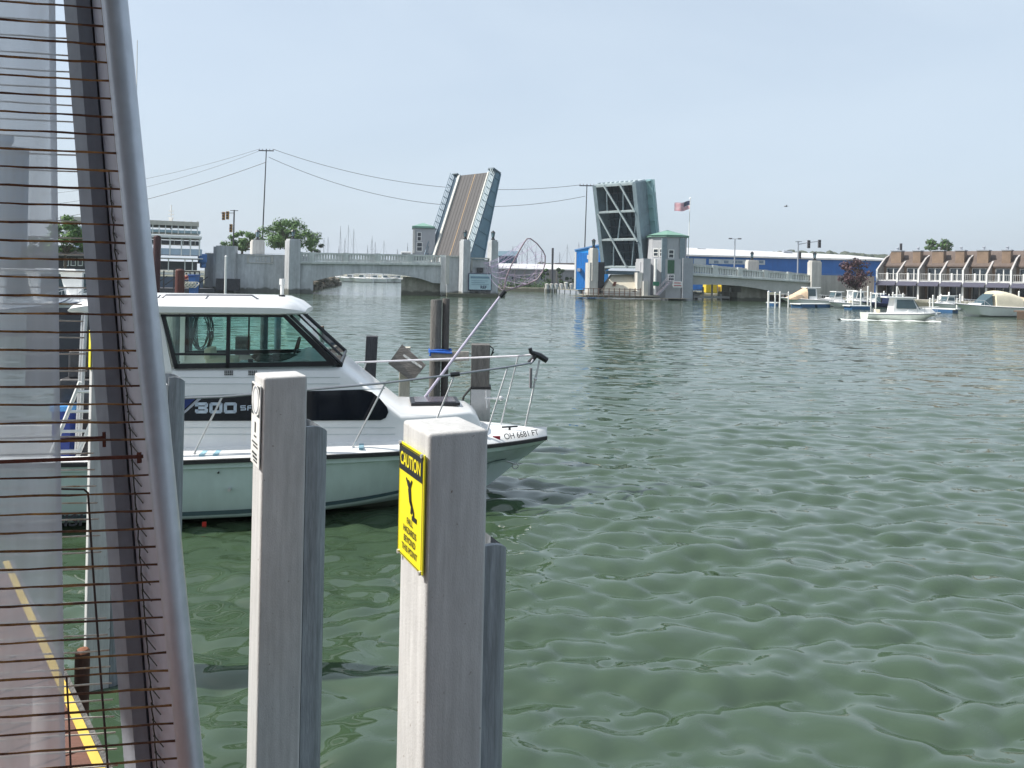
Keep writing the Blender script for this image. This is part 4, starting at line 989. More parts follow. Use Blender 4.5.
# townhouses : facade nearer on the right
TF = Frame(PX(877, 122), R(-44))
bayw = 3.05
zf0, zf1, zf2 = 1.2, 3.9, 4.1
th_parts = None
for u in range(5):
    fr = Frame(TF.w(u * bayw * 2, 0, 0), R(-44))
    lab = ['leftmost brick and grey townhouse unit of the waterside row', 'second townhouse unit from the left of the waterside row', 'middle townhouse unit of the waterside row', 'fourth townhouse unit from the left of the waterside row', 'townhouse unit of the waterside row cut by the right edge of the photo'][u]
    t = thing('townhouse', lab, 'townhouse', fr.w(0, 0, 1.0), group='row of waterside townhouses')
    w2 = bayw * 2
    Zr = 8.5
    g = G(); g.box(0.02, w2 - .02, 3.0, 9.0, 1.0, 6.2, fr); g.build('wall', brick, t)
    # pitched roof rising from the balcony back
    g = G(); q0 = [fr.w(0.0, 2.6, 6.1), fr.w(w2, 2.6, 6.1), fr.w(w2, 6.6, Zr), fr.w(0.0, 6.6, Zr)]; g.hexa(q0 + [p + Vector((0, 0, .2)) for p in q0])
    q0 = [fr.w(0.0, 6.6, Zr), fr.w(w2, 6.6, Zr), fr.w(w2, 10, 6.4), fr.w(0.0, 10, 6.4)]; g.hexa(q0 + [p + Vector((0, 0, .2)) for p in q0]); 
    g.prism([fr.w(.02, 3, 6.1), fr.w(.02, 9, 6.1), fr.w(.02, 9, 7.0), fr.w(.02, 6.6, Zr - .02)], fr.a * (w2 - .04)); g.build('roof', shingle, t)
    for k in range(2):
        cx = k * bayw + 1.75
        cw_ = (.75, .55, .8, .6)[(u * 2 + k) % 4]; g = G(); g.box(cx - cw_, cx + cw_, 3.3, 4.9, 6.0, 8.6, fr); ch = g.build('chimney', brick, t)
        g = G(); g.box(cx - cw_ - .1, cx + cw_ + .1, 3.2, 5.0, 8.6, 8.75, fr); g.lathe(fr.w(cx, 4.1, 8.75), [(.16, 0), (.16, .35), (.25, .4), (.2, .5)], 7); g.build('chimney_cap', alud, ch)
        # fin wall between bays
        o_ = k * bayw
        zk_ = 0.0 if k == 0 else -.55; g = G(); g.prism([fr.w(o_ - .07, 0, 1.0), fr.w(o_ - .07, 3.0, 1.0), fr.w(o_ - .07, 5.4, 7.9 + zk_), fr.w(o_ - .07, 3.6, 7.4 + zk_), fr.w(o_ - .07, 0, 5.5 + zk_)], fr.a * .14); g.build('fin_wall', siding, t)
        g = G(); g.prism([fr.w(o_ - .11, -.05, 5.5 + zk_), fr.w(o_ - .11, -.05, 5.66 + zk_), fr.w(o_ - .11, 3.6, 7.56 + zk_), fr.w(o_ - .11, 5.4, 8.04 + zk_), fr.w(o_ - .11, 5.4, 7.9 + zk_), fr.w(o_ - .11, 3.6, 7.4 + zk_)], fr.a * .22); g.build('fin_trim', M('trim_grey', (0.42, 0.40, 0.39), .7), t)
        g = G(); g.box(o_ - .12, o_ + .12, -.22, -.055, 1.0, 5.62 + zk_, fr); g.build('white_post', offw, t)
        # balcony
        g = G(); g.box(o_ + .13, o_ + bayw - .13, -.1, 3.0, zf1 - .15, zf1, fr); g.build('balcony_floor', offw, t)
        g = G()
        for z in (zf1 + .12, zf1 + 1.05): g.box(o_ + .14, o_ + bayw - .14, -.04, 0.01, z - .03, z + .02, fr)
        for i in range(11): x_ = o_ + .3 + i * (bayw - .6) / 10; g.box(x_ - .012, x_ + .012, -.03, 0.0, zf1 + .16, zf1 + 1.0, fr)
        x_ = o_ + bayw / 2; g.box(x_ - .12, x_ + .12, -.1, .06, zf1 - .1, zf1 + 1.2, fr)
        g.build('balcony_railing', offw, t)
        g = G(); g.prism([fr.w(o_ + .1, -1.1, zf1 - .75), fr.w(o_ + .1, -.12, zf1 - .12), fr.w(o_ + .1, -.12, zf1 - .3), fr.w(o_ + .1, -1.1, zf1 - .85)], fr.a * (bayw - .2)); g.build('awning', awn, t)
        for z0, z1, nm in ((zf1 + .02, zf1 + 2.0, 'balcony_door'), (1.05, 3.2, 'patio_door')):
            g = G(); g.box(o_ + .5, o_ + bayw - .5, 2.9, 2.996, z0, z1, fr); dd = g.build(nm, offw, t)
            g = G(); g.box(o_ + .6, o_ + bayw / 2 - .08, 2.86, 2.898, z0 + .08, z1 - .08, fr); g.box(o_ + bayw / 2 + .08, o_ + bayw - .6, 2.86, 2.898, z0 + .08, z1 - .08, fr); g.build('pane', winm, dd)
tgr = bank('pavement', [tuple(TF.w(-3, -2.6, 0)[:2]), tuple(TF.w(40, -2.6, 0)[:2]), tuple(TF.w(40, 12, 0)[:2]), tuple(TF.w(-3, 12, 0)[:2])], 1.02, concl, concb)

# ------------------------------------------------------------------ boats
def hull(parent, L, B, fb, mat_side, mat_deck, name='hull', stem=0.18, sheer=0.3, flare=0.2, draft=0.3, cap=0.08):
    """bow at +x, keel line on x axis, water at z 0"""
    g = G(); rings = []; n = 18
    for i in range(n + 1):
        f = i / n; x = -L / 2 + L * f
        k = 1 if f < .45 else max(0.0, 1 - ((f - .45) / .55) ** 2.2)
        b = B / 2 * (0.92 + 0.08 * min(1, f * 4)) * k + 0.01
        z = fb * (1 + sheer * f ** 2)
        pull = stem * L * max(0, (f - .5) / .5) ** 2       # lower lines fall short of the bow
        cz = 0.12 * fb + 0.5 * fb * max(0, (f - .5) / .5) ** 1.6
        bc = max(0.0, b * (1 - flare) - .15 * B * max(0, (f - .7) / .3))
        kz = -draft + (draft + 0.25 * fb) * max(0, (f - .75) / .25) ** 1.5
        ring = [(x - pull, 0, kz), (x - pull * .8, bc, cz), (x - pull * .25, b - .03, z - .18), (x, b, z - .1), (x, b + .03, z - .08), (x, b + .03, z - .02), (x, b, z), (x, max(0, b - cap), z + .05)]
        full = [(p[0], -p[1], p[2]) for p in ring[::-1]] + ring[1:]
        rings.append([Vector(p) for p in full])
    g.loft(rings); m = len(rings[0]); g.add(rings[0], [tuple(range(m))])
    h = g.build(name, mat_side, parent, local=True, smooth=True)
    g = G(); dk = [[r_[0] + Vector((0, 0, -.015)), r_[-1] + Vector((0, 0, -.015))] for r_ in rings]; g.loft(dk); g.build('deck', mat_deck, parent, local=True, recalc=False)
    g = G()
    for s in (1, -1):
        g.tube([Vector((r_[0].x, s * (r_[-1].y + cap + .02), r_[0].z - .08)) for r_ in rings], .035, 5)
    g.build('rub_rail', navy, h, local=True)
    return h
def cabin(parent, pts_low, pts_top, mat, name='cabin', **k):
    g = G(); g.loft([[Vector(p) for p in pts_low], [Vector(p) for p in pts_top]], closed=True, cap=True); return g.build(name, mat, parent, local=True, **k)
def rect(x0, x1, w0, w1, z): return [(x0, -w0 / 2, z), (x1, -w1 / 2, z), (x1, w1 / 2, z), (x0, w0 / 2, z)]
def bow_rail(parent, L, B, z, x0, h=.55, r=.022, mat=None):
    g = G(); n = 9
    for s in (1, -1):
        pts = []
        for i in range(n + 1):
            f = x0 + (1 - x0) * i / n; k = 1 if f < .45 else max(0.0, 1 - ((f - .45) / .55) ** 2.2)
            zz = z * (1 + .3 * f * f); p = Vector((-L / 2 + L * f * .99, s * (B / 2 * k * .92), zz + h * min(1, i / 2))); pts.append(p)
            if i % 2 == 0: g.tube([Vector((p.x, p.y, zz)), p], r * .8, 5)
        g.tube(pts, r, 5)
    g.build('bow_rail', mat or steel, parent, local=True)
def motor_cruiser(label, loc, rz, L=6.4, B=2.4, fb=.8, canvas=None, group='motor boats at the far docks', side=None, hard=True, ht=1.35, fore=False, co=0.0, ck=1.0, tr=None):
    t = thing('motor_boat', label, 'boat', loc, rz, group)
    hull(t, L, B, fb, side or white, white)
    z = fb * 1.03
    tr = tr or (-.02, .30, .22, .35); cabin(t, rect(tr[0] * L, tr[1] * L, B * .72, B * .40, z), rect((tr[0] + .04) * L, tr[2] * L, B * .62, B * .34, z + tr[3]), white, 'trunk', bevel=.04); Lo = L * ck; xo = co * L
    if hard:
        g = G(); cab = cabin(t, rect(-.16 * Lo + xo, .10 * Lo + xo, B * .66, B * .60, z + .02), rect(-.14 * Lo + xo, .02 * Lo + xo, B * .60, B * .54, z + ht - .12), white, 'cabin')
        for s in (-1, 1):
            g = G(); y = s * B * .318
            g.prism([(-.13 * Lo + xo, y, z + .5), (.055 * Lo + xo, y * .97, z + .5), (.02 * Lo + xo, y * .93, z + ht - .25), (-.125 * Lo + xo, y * .955, z + ht - .25)], (0, s * .035, 0)); g.build('window', M('boat_glass', (0.05, 0.085, 0.10), .12), cab, local=True)
        g = G(); g.prism([(.085 * Lo + xo, -B * .26, z + .42), (.085 * Lo + xo, B * .26, z + .42), (.028 * Lo + xo, B * .24, z + ht - .22), (.028 * Lo + xo, -B * .24, z + ht - .22)], (.05, 0, .02)); g.build('windshield', M('boat_glass', (0.05, 0.085, 0.10), .12), cab, local=True)
        g = G(); g.box(-.22 * Lo + xo, .045 * Lo + xo, -B * .34, B * .34, z + ht - .12, z + ht); g.build('hardtop', white, t, local=True, bevel=.035)
    if canvas:
        g = G(); rings = []
        for i in range(7):
            f = i / 6; x = (.36 * L - f * .33 * L) if fore else (-.47 * L + f * .42 * L); h = (ht * .78 + ht * .34 * math.sin(f * 2.0)) if not hard else ht * (.12 + .84 * f if fore else .55 + .4 * f); rr_ = []
            for k in range(9):
                a = math.pi * k / 8; rr_.append(Vector((x, -math.cos(a) * B * .42, z + h * (math.sin(a) ** .45 if 0 < k < 8 else 0))))
            rings.append(rr_)
        g.loft(rings); g.add(rings[0], [tuple(range(9))]); g.add(rings[-1], [tuple(range(9))]); g.build('canvas_cover', canvas, t, local=True, smooth=True)
        g = G(); 
        for s in (-1, 1): g.prism([(.0 * L, s * B * .36, z + .1), (.16 * L, s * B * .26, z + .1), (.0 * L, s * B * .3, z + ht * .78)], (0, s * .03, 0))
        g.prism([(.16 * L, -B * .26, z + .12), (.16 * L, B * .26, z + .12), (-.03 * L, B * .3, z + ht * .86), (-.03 * L, -B * .3, z + ht * .86)], (.04, 0, .02)); g.build('windshield', M('boat_glass', (0.05, 0.085, 0.10), .12), t, local=True)
    else:
        g = G(); g.box(-.36 * L, -.30 * L, -.2, .2, z - .3, z + .35); g.build('seat', cream, t, local=True, bevel=.03)
    bow_rail(t, L, B, fb, .55)
    return t
def wxyz(x, y): p = W(x, y); return (p.x, p.y, 0)
p = W(902, 320.2); mb = motor_cruiser('white hardtop motor boat under way on the open water', (p.x, p.y, -.05), R(-6), L=6.7, B=2.3, fb=.62, group=None, side=M('pale_green_white', (0.70, 0.72, 0.66), .35), ht=1.55, co=.07, ck=1.45, tr=(.0, .44, .36, .52))
for x, s in ((.4, 1),):
    g = G(); g.tube([(-.1, 0.2, 2.3), (-.35, .2, 3.1)], .015, 5); g.build('antenna', offw, mb, local=True)
g = G(); rings = []
for i in range(14):
    f = i / 13; x = 2.9 - f * 9; w_ = .15 + f * 1.8
    rings.append([Vector((x, -1.1 - w_ * .8, .0)), Vector((x, -1.0 - w_ * .45, .05 + .05 * math.sin(i * 2.1))), Vector((x, -.9 - w_ * .1, -.01))])
mwk = M('foam', (0.72, 0.76, 0.74), .7, var=.1, vscale=6, bump=.6, bscale=25)
g.loft([[Matrix.Translation((p.x, p.y, 0)) @ Matrix.Rotation(R(-6), 4, 'Z') @ q_ for q_ in r_] for r_ in rings])
bm_o = g.build('boat_wake', mwk, smooth=True); struct(bm_o, 'stuff'); tag(bm_o, 'thin white wake along the side of the moving motor boat', 'wake')
# wake strip narrow: keep only a trail
p = W(986, 316.4); mc = motor_cruiser('white cruiser with a domed cream canvas moored before the townhouses', (p.x, p.y, 0), R(186), L=7.4, B=2.7, fb=1.05, canvas=cream, hard=False, ht=1.55)
g = G(); g.beam((-3.2, 1.36, .72), (-1.6, 1.42, .76), .02, .03)
lettering('lettering', [('CHRIS', .34, Vector((-2.6, 1.36, .62)), (-1, 0, 0), (0, 0, 1), 1.3)], navy, mc, local=True) if False else None
p = W(806, 305.8); motor_cruiser('white cruiser with a tan canvas sloping over its bow, moored by the bridge end', (p.x, p.y, 0), R(184), L=7.6, B=2.6, fb=.85, canvas=tan, hard=True, ht=1.75, fore=True)
p = W(842, 307.5); motor_cruiser('small white open boat between the tan-canvas cruiser and the blue dock', (p.x, p.y, 0), R(200), L=4.4, B=1.8, fb=.6, hard=False, canvas=None)
p = W(866, 306.8); motor_cruiser('white boat with a white flat canopy at the blue dock', (p.x, p.y + 3, 0), R(185), L=5.2, B=2.1, fb=.65, hard=True, ht=1.5)
p = W(886, 307.5); motor_cruiser('small navy covered boat just behind the bow of the moving boat', (p.x, p.y + 2, 0), R(170), L=4.6, B=1.9, fb=.55, hard=False, canvas=navy, side=navy, ht=1.0)
p = W(1020, 316); motor_cruiser('boat with a tan cover at the right edge beyond the cream canvas cruiser', (p.x + 1.5, p.y + 4, 0), R(95), L=6, B=2.3, fb=.8, hard=False, canvas=tan, ht=1.2)
for i_, (x_, y_, rz_, L_, ht_x, lb_) in enumerate(((834, 304.6, 196, 5.6, 1.3, 'white boat with its bow towards us right behind the tan-canvas cruiser'), (852, 304.8, 60, 5.4, 1.5, 'white boat moored behind the tall white mooring posts under the purple tree'), (876, 306, 188, 5.2, 1.2, 'low white boat moored before the leftmost townhouse'), (895, 307, 175, 5.0, 1.1, 'low white boat moored behind the cabin of the moving boat'), (946, 309.5, 190, 5.4, 1.2, 'low white boat behind the blue dock left of the cream canvas cruiser'))):
    p = W(x_, y_); motor_cruiser(lb_, (p.x, p.y, 0), R(rz_), L=L_, B=2.1, fb=.7, hard=True, ht=ht_x)
# under the right arch
p = W(700, 300.2); motor_cruiser('white boat moored behind the right bridge span', (p.x, p.y + 8, 0), R(15), L=6, B=2.2, fb=.9, hard=True, ht=1.6)
p = PX(719, 142)
t = thing('shipping_tank', 'pair of yellow tanks on the quay seen under the right bridge arch', 'tank', (p.x, 142, .9))
for dx in (-1.6, 1.2):
    g = G(); g.box(p.x + dx - 1.1, p.x + dx + 1.1, 141, 143.2, 0.9, 2.9); g.box(p.x + dx - .4, p.x + dx + .4, 141.6, 142.4, 2.9, 3.2); g.build('tank', M('tank_yellow', (0.72, 0.52, 0.03), .5), t, bevel=.15)
t = thing('quay', 'low white-edged quay under the right bridge arch', 'dock', (PX(715, 130).x, 130, 0))
g = G(); a = PX(693, 130); b = PX(738, 130); g.box(a.x, b.x, 129, 131, .25, .6); g.build('quay_edge', offw, t)
g = G(); 
for i in range(6): x = a.x + i * (b.x - a.x) / 5; g.tube([(x, 129.2, -1), (x, 129.2, 1.0 + (i % 3) * 1.1)], .16, 7)
g.build('quay_post', offw, t)

# floating docks, white pilings
def dock(label, pts, wd, z, mat, sk=None, name='floating_dock', grp='floating docks'):
    p0, p1 = Vector(pts[0]), Vector(pts[1]); t = thing(name, label, 'dock', (p0.x, p0.y, 0), group=grp)
    a = (p1 - p0).normalized(); n = Vector((-a.y, a.x, 0))
    g = G(); g.hexa([p0 - n * wd / 2 + Vector((0, 0, z - .12)), p1 - n * wd / 2 + Vector((0, 0, z - .12)), p1 + n * wd / 2 + Vector((0, 0, z - .12)), p0 + n * wd / 2 + Vector((0, 0, z - .12)),
                     p0 - n * wd / 2 + Vector((0, 0, z)), p1 - n * wd / 2 + Vector((0, 0, z)), p1 + n * wd / 2 + Vector((0, 0, z)), p0 + n * wd / 2 + Vector((0, 0, z))]); g.build('deck', offw if sk is None else sk, t)
    g = G(); L_ = (p1 - p0).length; k = max(1, int(L_ / 2.2))
    for i in range(k):
        q0 = p0 + a * (L_ * (i + .08) / k); q1 = p0 + a * (L_ * (i + .92) / k)
        zz = Vector((0, 0, 1)); w_ = wd / 2 + .03
        g.hexa([q0 - n * w_ - zz * .2, q1 - n * w_ - zz * .2, q1 + n * w_ - zz * .2, q0 + n * w_ - zz * .2, q0 - n * w_ + zz * (z - .13), q1 - n * w_ + zz * (z - .13), q1 + n * w_ + zz * (z - .13), q0 + n * w_ + zz * (z - .13)])
    g.build('float', mat, t); return t
dock('blue floating dock alongside the tan-canvas cruiser', (W(795, 307.2), W(826, 307.0)), 1.6, .5, bluef)
dock('blue floating dock under the purple tree', (W(846, 309), W(868, 309.4)), 1.8, .5, bluef)
dock('blue floating dock in front of the townhouses left of the cream canvas cruiser', (W(925, 311.5), W(958, 313)), 1.8, .5, bluef)
dock('brown plank dock end at the right edge of the photo', (W(1015, 318), W(1060, 320)), 2.0, .8, M('dock_brown', (0.10, 0.07, 0.05), .9), M('dock_brown2', (0.16, 0.11, 0.08), .9))
dock('short blue dock with white posts beside the right bridge pier arch', (W(767, 305.6), W(778, 306)), 1.4, .5, bluef)
dock('grey dock with white bollards in front of the bright blue shed', (W(543, 291.6), W(592, 294.6)), 1.8, .8, alud, concb)
def pile(label, x, ytop, Y, r=.10, mat=None, grp='white mooring posts at the far docks', name='mooring_post'):
    p = P(x, ytop, Y); t = thing(name, label, 'post', (p.x, Y, 0), group=grp)
    g = G(); g.tube([(p.x, Y, -1.5), (p.x, Y, p.z - .05)], r, 8); g.build('post', mat or offw, t, smooth=True)
    g = G(); g.lathe((p.x, Y, p.z - .05), [(r * 1.15, 0), (r * 1.1, .07), (r * .3, .2)], 8); g.build('cap', mat or offw, t)
    return t
lab_p = 'white mooring post among the crowd of posts and docks before the townhouses'
rnd = random.Random(4)
for x, yt in ((848, 292), (853, 293), (861, 290), (868, 287), (871, 293), (876, 295), (881, 294), (884, 292), (889, 295), (893, 293), (897, 287.5), (903, 294), (930, 299), (933, 296), (938, 297), (941, 295), (944, 300), (948, 296), (952, 297), (957, 299), (949, 293), (960, 295), (1003, 297), (1019, 292)):
    pile(lab_p, x, yt, 104 + rnd.uniform(-4, 6) - max(0, x - 950) * .1)
pile('slim white post standing in the water before the left abutment', 226, 256.5, 100, .16, grp=None)
pile('white post with a pale top at the left side of the short blue dock', 768.6, 292, 95, .13)
pile('tall white post in front of the right arch pier', 775.2, 293, 95, .1); pile('white post between the short blue dock and the tan-canvas cruiser', 780, 292.5, 96, .1); pile('thin white post at the stern of the tan-canvas cruiser', 788.5, 292.5, 96, .08)
for i, x in enumerate((547, 551.5, 556, 561, 566, 571)): pile('stubby white bollard on the grey dock before the blue shed', x, 284.2 - (1.5 if i == 4 else 0), 160, .42, concl, 'white bollards on the grey dock', 'bollard')
p_ = P(552.8, 248, 160); t = thing('tall_pile', 'tall dark pile standing on the far bank left of the blue shed', 'pile', (p_.x, 160, .9)); g = G(); g.tube([(p_.x, 160, .9), p_], .22, 8); g.build('pile', woodd, t)
p_ = P(901, 243.5, 135); t = thing('tall_pile', 'tall dark pole standing left of the pale green tree behind the townhouses', 'pole', (p_.x, 135, .9)); g = G(); g.tube([(p_.x, 135, .9), p_], .22, 8); g.build('pile', woodd, t)

# sailboats in the far marina
def sailboat(label, x, ytop, Y, k):
    p = P(x, ytop, Y); t = thing('sailboat', label, 'sailboat', (p.x, Y, 0), R(10 + 37 * k), 'sailboats in the far marina')
    hull(t, 9, 2.8, 1.0, white, white); H_ = p.z
    cabin(t, rect(-1.5, 2.2, 1.7, 1.2, 1.05), rect(-1.4, 1.6, 1.4, .9, 1.5), white, 'cabin', bevel=.04)
    g = G(); g.tube([(.6, 0, 1), (.6, 0, H_)], .13, 6, r2=.09)
    for z in (H_ * .45, H_ * .7): g.beam((.6, -.9, z), (.6, .9, z), .08, .06)
    g.build('mast', M('mast_grey', (0.30, 0.32, 0.37), .5), t, local=True)
    g = G(); g.tube([(.6, 0, 2.2), (-3.2, 0, 2.1)], .16, 6); g.build('boom', navy if k % 2 else cream, t, local=True)
    g = G()
    for e in ((4.3, 0, 1.4), (-4.3, 0, 1.1), (.6, 1.2, 1.1), (.6, -1.2, 1.1)): g.tube([(.6, 0, H_ * .97), e], .02, 3)
    g.build('rigging', cable, t, local=True)
sail = [(322.5, 238), (327, 237), (338.5, 246), (341, 226), (346.2, 238), (350, 225), (355, 229), (368, 245), (371.5, 236), (374, 242), (382.6, 241), (396.5, 249), (407.6, 243), (514, 246), (524, 249), (529, 247), (536.5, 251), (541.5, 250), (558.5, 252), (565.5, 244.5), (577.5, 242)]
for k, (x, y) in enumerate(sail):
    sailboat('sailboat with a tall grey mast far behind the bridge, mast number %s from the left of the marina' % ['first', 'second', 'third', 'fourth', 'fifth', 'sixth', 'seventh', 'eighth', 'ninth', 'tenth', 'eleventh', 'twelfth', 'thirteenth', 'fourteenth', 'fifteenth', 'sixteenth', 'seventeenth', 'eighteenth', 'nineteenth', 'twentieth', 'twenty-first'][k].replace('number ', '') if False else
             'sailboat far behind the bridge, its mast the %s from the left of the distant masts' % ['first', 'second', 'third', 'fourth', 'fifth', 'sixth', 'seventh', 'eighth', 'ninth', 'tenth', 'eleventh', 'twelfth', 'thirteenth', 'fourteenth', 'fifteenth', 'sixteenth', 'seventeenth', 'eighteenth', 'nineteenth', 'twentieth', 'last'][k], x, y, (300 + (k * 37) % 40) if x < 420 else (245 + (k * 13) % 30), k)
mk = motor_cruiser('white cruiser in the far marina seen under the left arch, leftmost', (*pxy(349, 270), 0), R(190), L=9, B=3, fb=1.3, group='cruisers seen under the left arch')
for i, (x, lb, rz) in enumerate(((361, 'white cruiser second from the left under the arch', 175), (374, 'white cruiser third from the left under the arch', 185), (386, 'white cruiser fourth from the left under the arch', 20), (397, 'white cruiser nearest the pier under the left arch', 190))):
    dup(mk, (*pxy(x, 268 + i * 3), 0), R(rz), 'white cruiser in the far marina, ' + lb.split('cruiser ')[1], 'cruisers seen under the left arch')

# ------------------------------------------------------------------ left side : ferry, dock, piles
FE = Frame(PX(205, 108), R(24))
fe = thing('ferry', 'white three-deck passenger ferry behind the slanted frame at the left', 'ferry', FE.w(-6, 0, 0))
def flev(x0, ya, x1, yb, d0, d1, nm, mt):
    g = G(); frect(g, FE, x0, ya, x1, yb, d0, d1); return g.build(nm, mt, fe)
fblue = M('ferry_pale_blue', (0.42, 0.52, 0.62), .5, var=.08, vscale=.5)
flev(60, 270.5, 204, 275, 0, 8, 'gunwale', offw); flev(60, 275, 203, 291, 0.1, 7.9, 'hull', M('ferry_hull', (0.07, 0.10, 0.15), .5)); flev(60, 255.5, 203, 258.5, -.8, 8.8, 'lower_deck_roof', offw)
flev(60, 258.5, 197, 270.5, 1.2, 7.4, 'lower_saloon', M('dark_saloon', (0.03, 0.035, 0.045), .4)); flev(60, 245, 202, 255.5, 0.3, 7.7, 'upper_rail_panel', fblue)
flev(60, 236.5, 200, 245, 1.2, 6.8, 'upper_saloon', M('dark_saloon2', (0.035, 0.04, 0.05), .3)); flev(60, 233.6, 202, 236.5, -.3, 8.2, 'upper_deck_roof', offw)
flev(60, 225.5, 200.5, 233.6, 0.0, 7.8, 'top_deck_glazing', M('top_glazing', (0.28, 0.40, 0.46), .25, var=.2, vscale=.6)); flev(60, 220.6, 199, 222.2, -.2, 8, 'canopy', M('canopy_tan', (0.5, 0.47, 0.42), .7)); 
g = G()
for x in np.arange(146, 201, 6.4): frect(g, FE, x, 220.8, x + .7, 233.6, -.1, .1)
for x in (150, 160, 169.5, 181, 190, 199): frect(g, FE, x, 236.5, x + 1.0, 256, .05, .28)
for x in (156, 168, 184.5, 192): frect(g, FE, x, 258.5, x + .8, 271, 0, .2)
for x in (174, 183, 189, 195): frect(g, FE, x, 237.5, x + .5, 244.8, 1.0, 1.19)
g.build('stanchion', offw, fe)
g = G(); frect(g, FE, 199, 253.8, 207, 263, 1, 7); frect(g, FE, 201, 262, 206, 268, 1.4, 6.5); g.build('bow_house', M('ferry_blue', (0.05, 0.16, 0.42), .5), fe, bevel=.2)
mp_ = P(171.3, 205, 110); g = G(); g.tube([Vector((mp_.x, 110, 9)), mp_], .08, 6)
for z in (.8, 1.3, 1.8): g.box(mp_.x - .35, mp_.x + .35, 109.9, 110.1, mp_.z - z - .12, mp_.z - z)
g.box(mp_.x - .2, mp_.x + .2, 109.8, 110.2, mp_.z - 2.6, mp_.z - 1.9); g.build('radar_mast', offw, fe)
# wharf in front of it
wf = thing('wharf', 'dark timber wharf with white steps and railings in front of the ferry', 'wharf', (PX(180, 84).x, 84, 0))
g = G(); a = PX(120, 84); b = PX(201, 84); g.box(a.x, b.x, 83, 88, .7, 1.15); 
for i in range(14): x = a.x + (b.x - a.x) * i / 13; g.tube([(x, 83.2, -1.5), (x, 83.2, .75)], .16, 6)
for i in range(9): x = a.x + (b.x - a.x) * (i + .3) / 9; g.beam((x, 83.1, -.2), (x + 1.0, 83.1, .75), .1, .12)
for i in range(8):
    x = a.x + (b.x - a.x) * (i + .5) / 8; g.tube([(x, 83.6, 1.1), (x, 83.6, 2.6 + .5 * (i % 3))], .08, 5); g.beam((x, 83.6, 1.4), (x + 1.5, 83.6, 2.5), .07, .09)
g.build('deck', woodd, wf)
g = G(); zt = P(190, 271.5, 84).z
for x in (178, 184, 190, 195, 199.5): p = PX(x, 83.4); g.tube([(p.x, 83.4, 1.1), (p.x, 83.4, zt)], .06, 5)
p = PX(178, 83.4); q_ = PX(200, 83.4); g.beam((p.x, 83.4, zt), (q_.x, 83.4, zt), .12, .14); g.build('railing', blackp, wf)
for i, (x, y) in enumerate(((186, 266.5), (190.5, 267), (195, 266.5))):
    p = P(x, y, 92); g = G(); g.box(p.x - .28, p.x + .28, 91.7, 92.1, 1.15, p.z - .15)
g = G()
def person(label, x, Y, zf, top, bot, h=1.72, face=0):
    t = thing('person', label, 'person', (PX(x, Y).x, Y, zf), R(face), 'people waiting on the wharf'); s = h / 1.72
    def skin_mesh(verts, edges, rads, nm, mt):
        me = bpy.data.meshes.new(nm); me.from_pydata([Vector(v) * s for v in verts], edges, []); o = bpy.data.objects.new(nm, me); COL.objects.link(o); o.parent = t; MW[o.name] = MW[t.name]
        me.materials.append(mt); md = o.modifiers.new('s', 'SKIN'); sv = me.skin_vertices[0].data
        for i, r_ in enumerate(rads): sv[i].radius = (r_ * s, r_ * s)
        sv[0].use_root = True; o.modifiers.new('u', 'SUBSURF').levels = 1; return o
    skin_mesh([(0, 0, .95), (0, 0, 1.2), (0, 0, 1.4), (0, 0, 1.48), (0, -.02, 1.62), (.19, 0, 1.4), (.26, 0, 1.12), (.25, -.12, .9), (-.19, 0, 1.4), (-.26, 0, 1.12), (-.25, -.1, .88), (.1, 0, .9), (.11, 0, .5), (.11, .02, .08), (.12, -.13, .04), (-.1, 0, .9), (-.11, -.02, .5), (-.12, .02, .08), (-.13, -.13, .04)],
              [(0, 1), (1, 2), (2, 3), (3, 4), (2, 5), (5, 6), (6, 7), (2, 8), (8, 9), (9, 10), (0, 11), (11, 12), (12, 13), (13, 14), (0, 15), (15, 16), (16, 17), (17, 18)],
              [.13, .13, .12, .055, .1, .06, .045, .035, .06, .045, .035, .085, .06, .045, .04, .085, .06, .045, .04], 'body', skin)
    skin_mesh([(0, 0, .92), (0, 0, 1.2), (0, 0, 1.41), (.19, 0, 1.41), (.245, 0, 1.18), (-.19, 0, 1.41), (-.245, 0, 1.18)], [(0, 1), (1, 2), (2, 3), (3, 4), (2, 5), (5, 6)], [.15, .145, .13, .078, .062, .078, .062], 'shirt', top)
    skin_mesh([(0, 0, .95), (.1, 0, .88), (.11, 0, .52), (-.1, 0, .88), (-.11, -.01, .52)], [(0, 1), (1, 2), (0, 3), (3, 4)], [.14, .1, .08, .1, .08], 'shorts', bot)
    g = G(); g.ball(Vector((0, .015, 1.69)) * s, .105 * s, .115 * s, .085 * s, 8, 6); g.build('hair', bark, t, local=True, smooth=True)
person('person in a red shirt left in the group of three on the wharf', 186.5, 87, 1.15, red, navy, 1.7)
person('person in a coral shirt in the middle of the group on the wharf', 190.5, 87.4, 1.15, M('coral', (0.62, 0.16, 0.11), .7), navy, 1.62)
person('person in a dark orange shirt right in the group on the wharf', 195, 87, 1.15, orange, blackp, 1.75)
cn = P(193.8, 274.5, 82.2); t = thing('waste_bin', 'blue waste bin at the right end of the wharf before the ferry', 'bin', (cn.x, 82.2, .7))
g = G(); x0 = P(190.3, 277, 82.2).x; x1 = P(197, 277, 82.2).x; g.hexa([(x0 + .1, 81.8, .5), (x1 - .1, 81.8, .5), (x1 - .1, 82.8, .5), (x0 + .1, 82.8, .5), (x0, 81.7, cn.z - .2), (x1, 81.7, cn.z - .2), (x1, 82.9, cn.z - .2), (x0, 82.9, cn.z - .2)]); g.build('body', M('bin_blue', (0.03, 0.12, 0.36), .5), t)
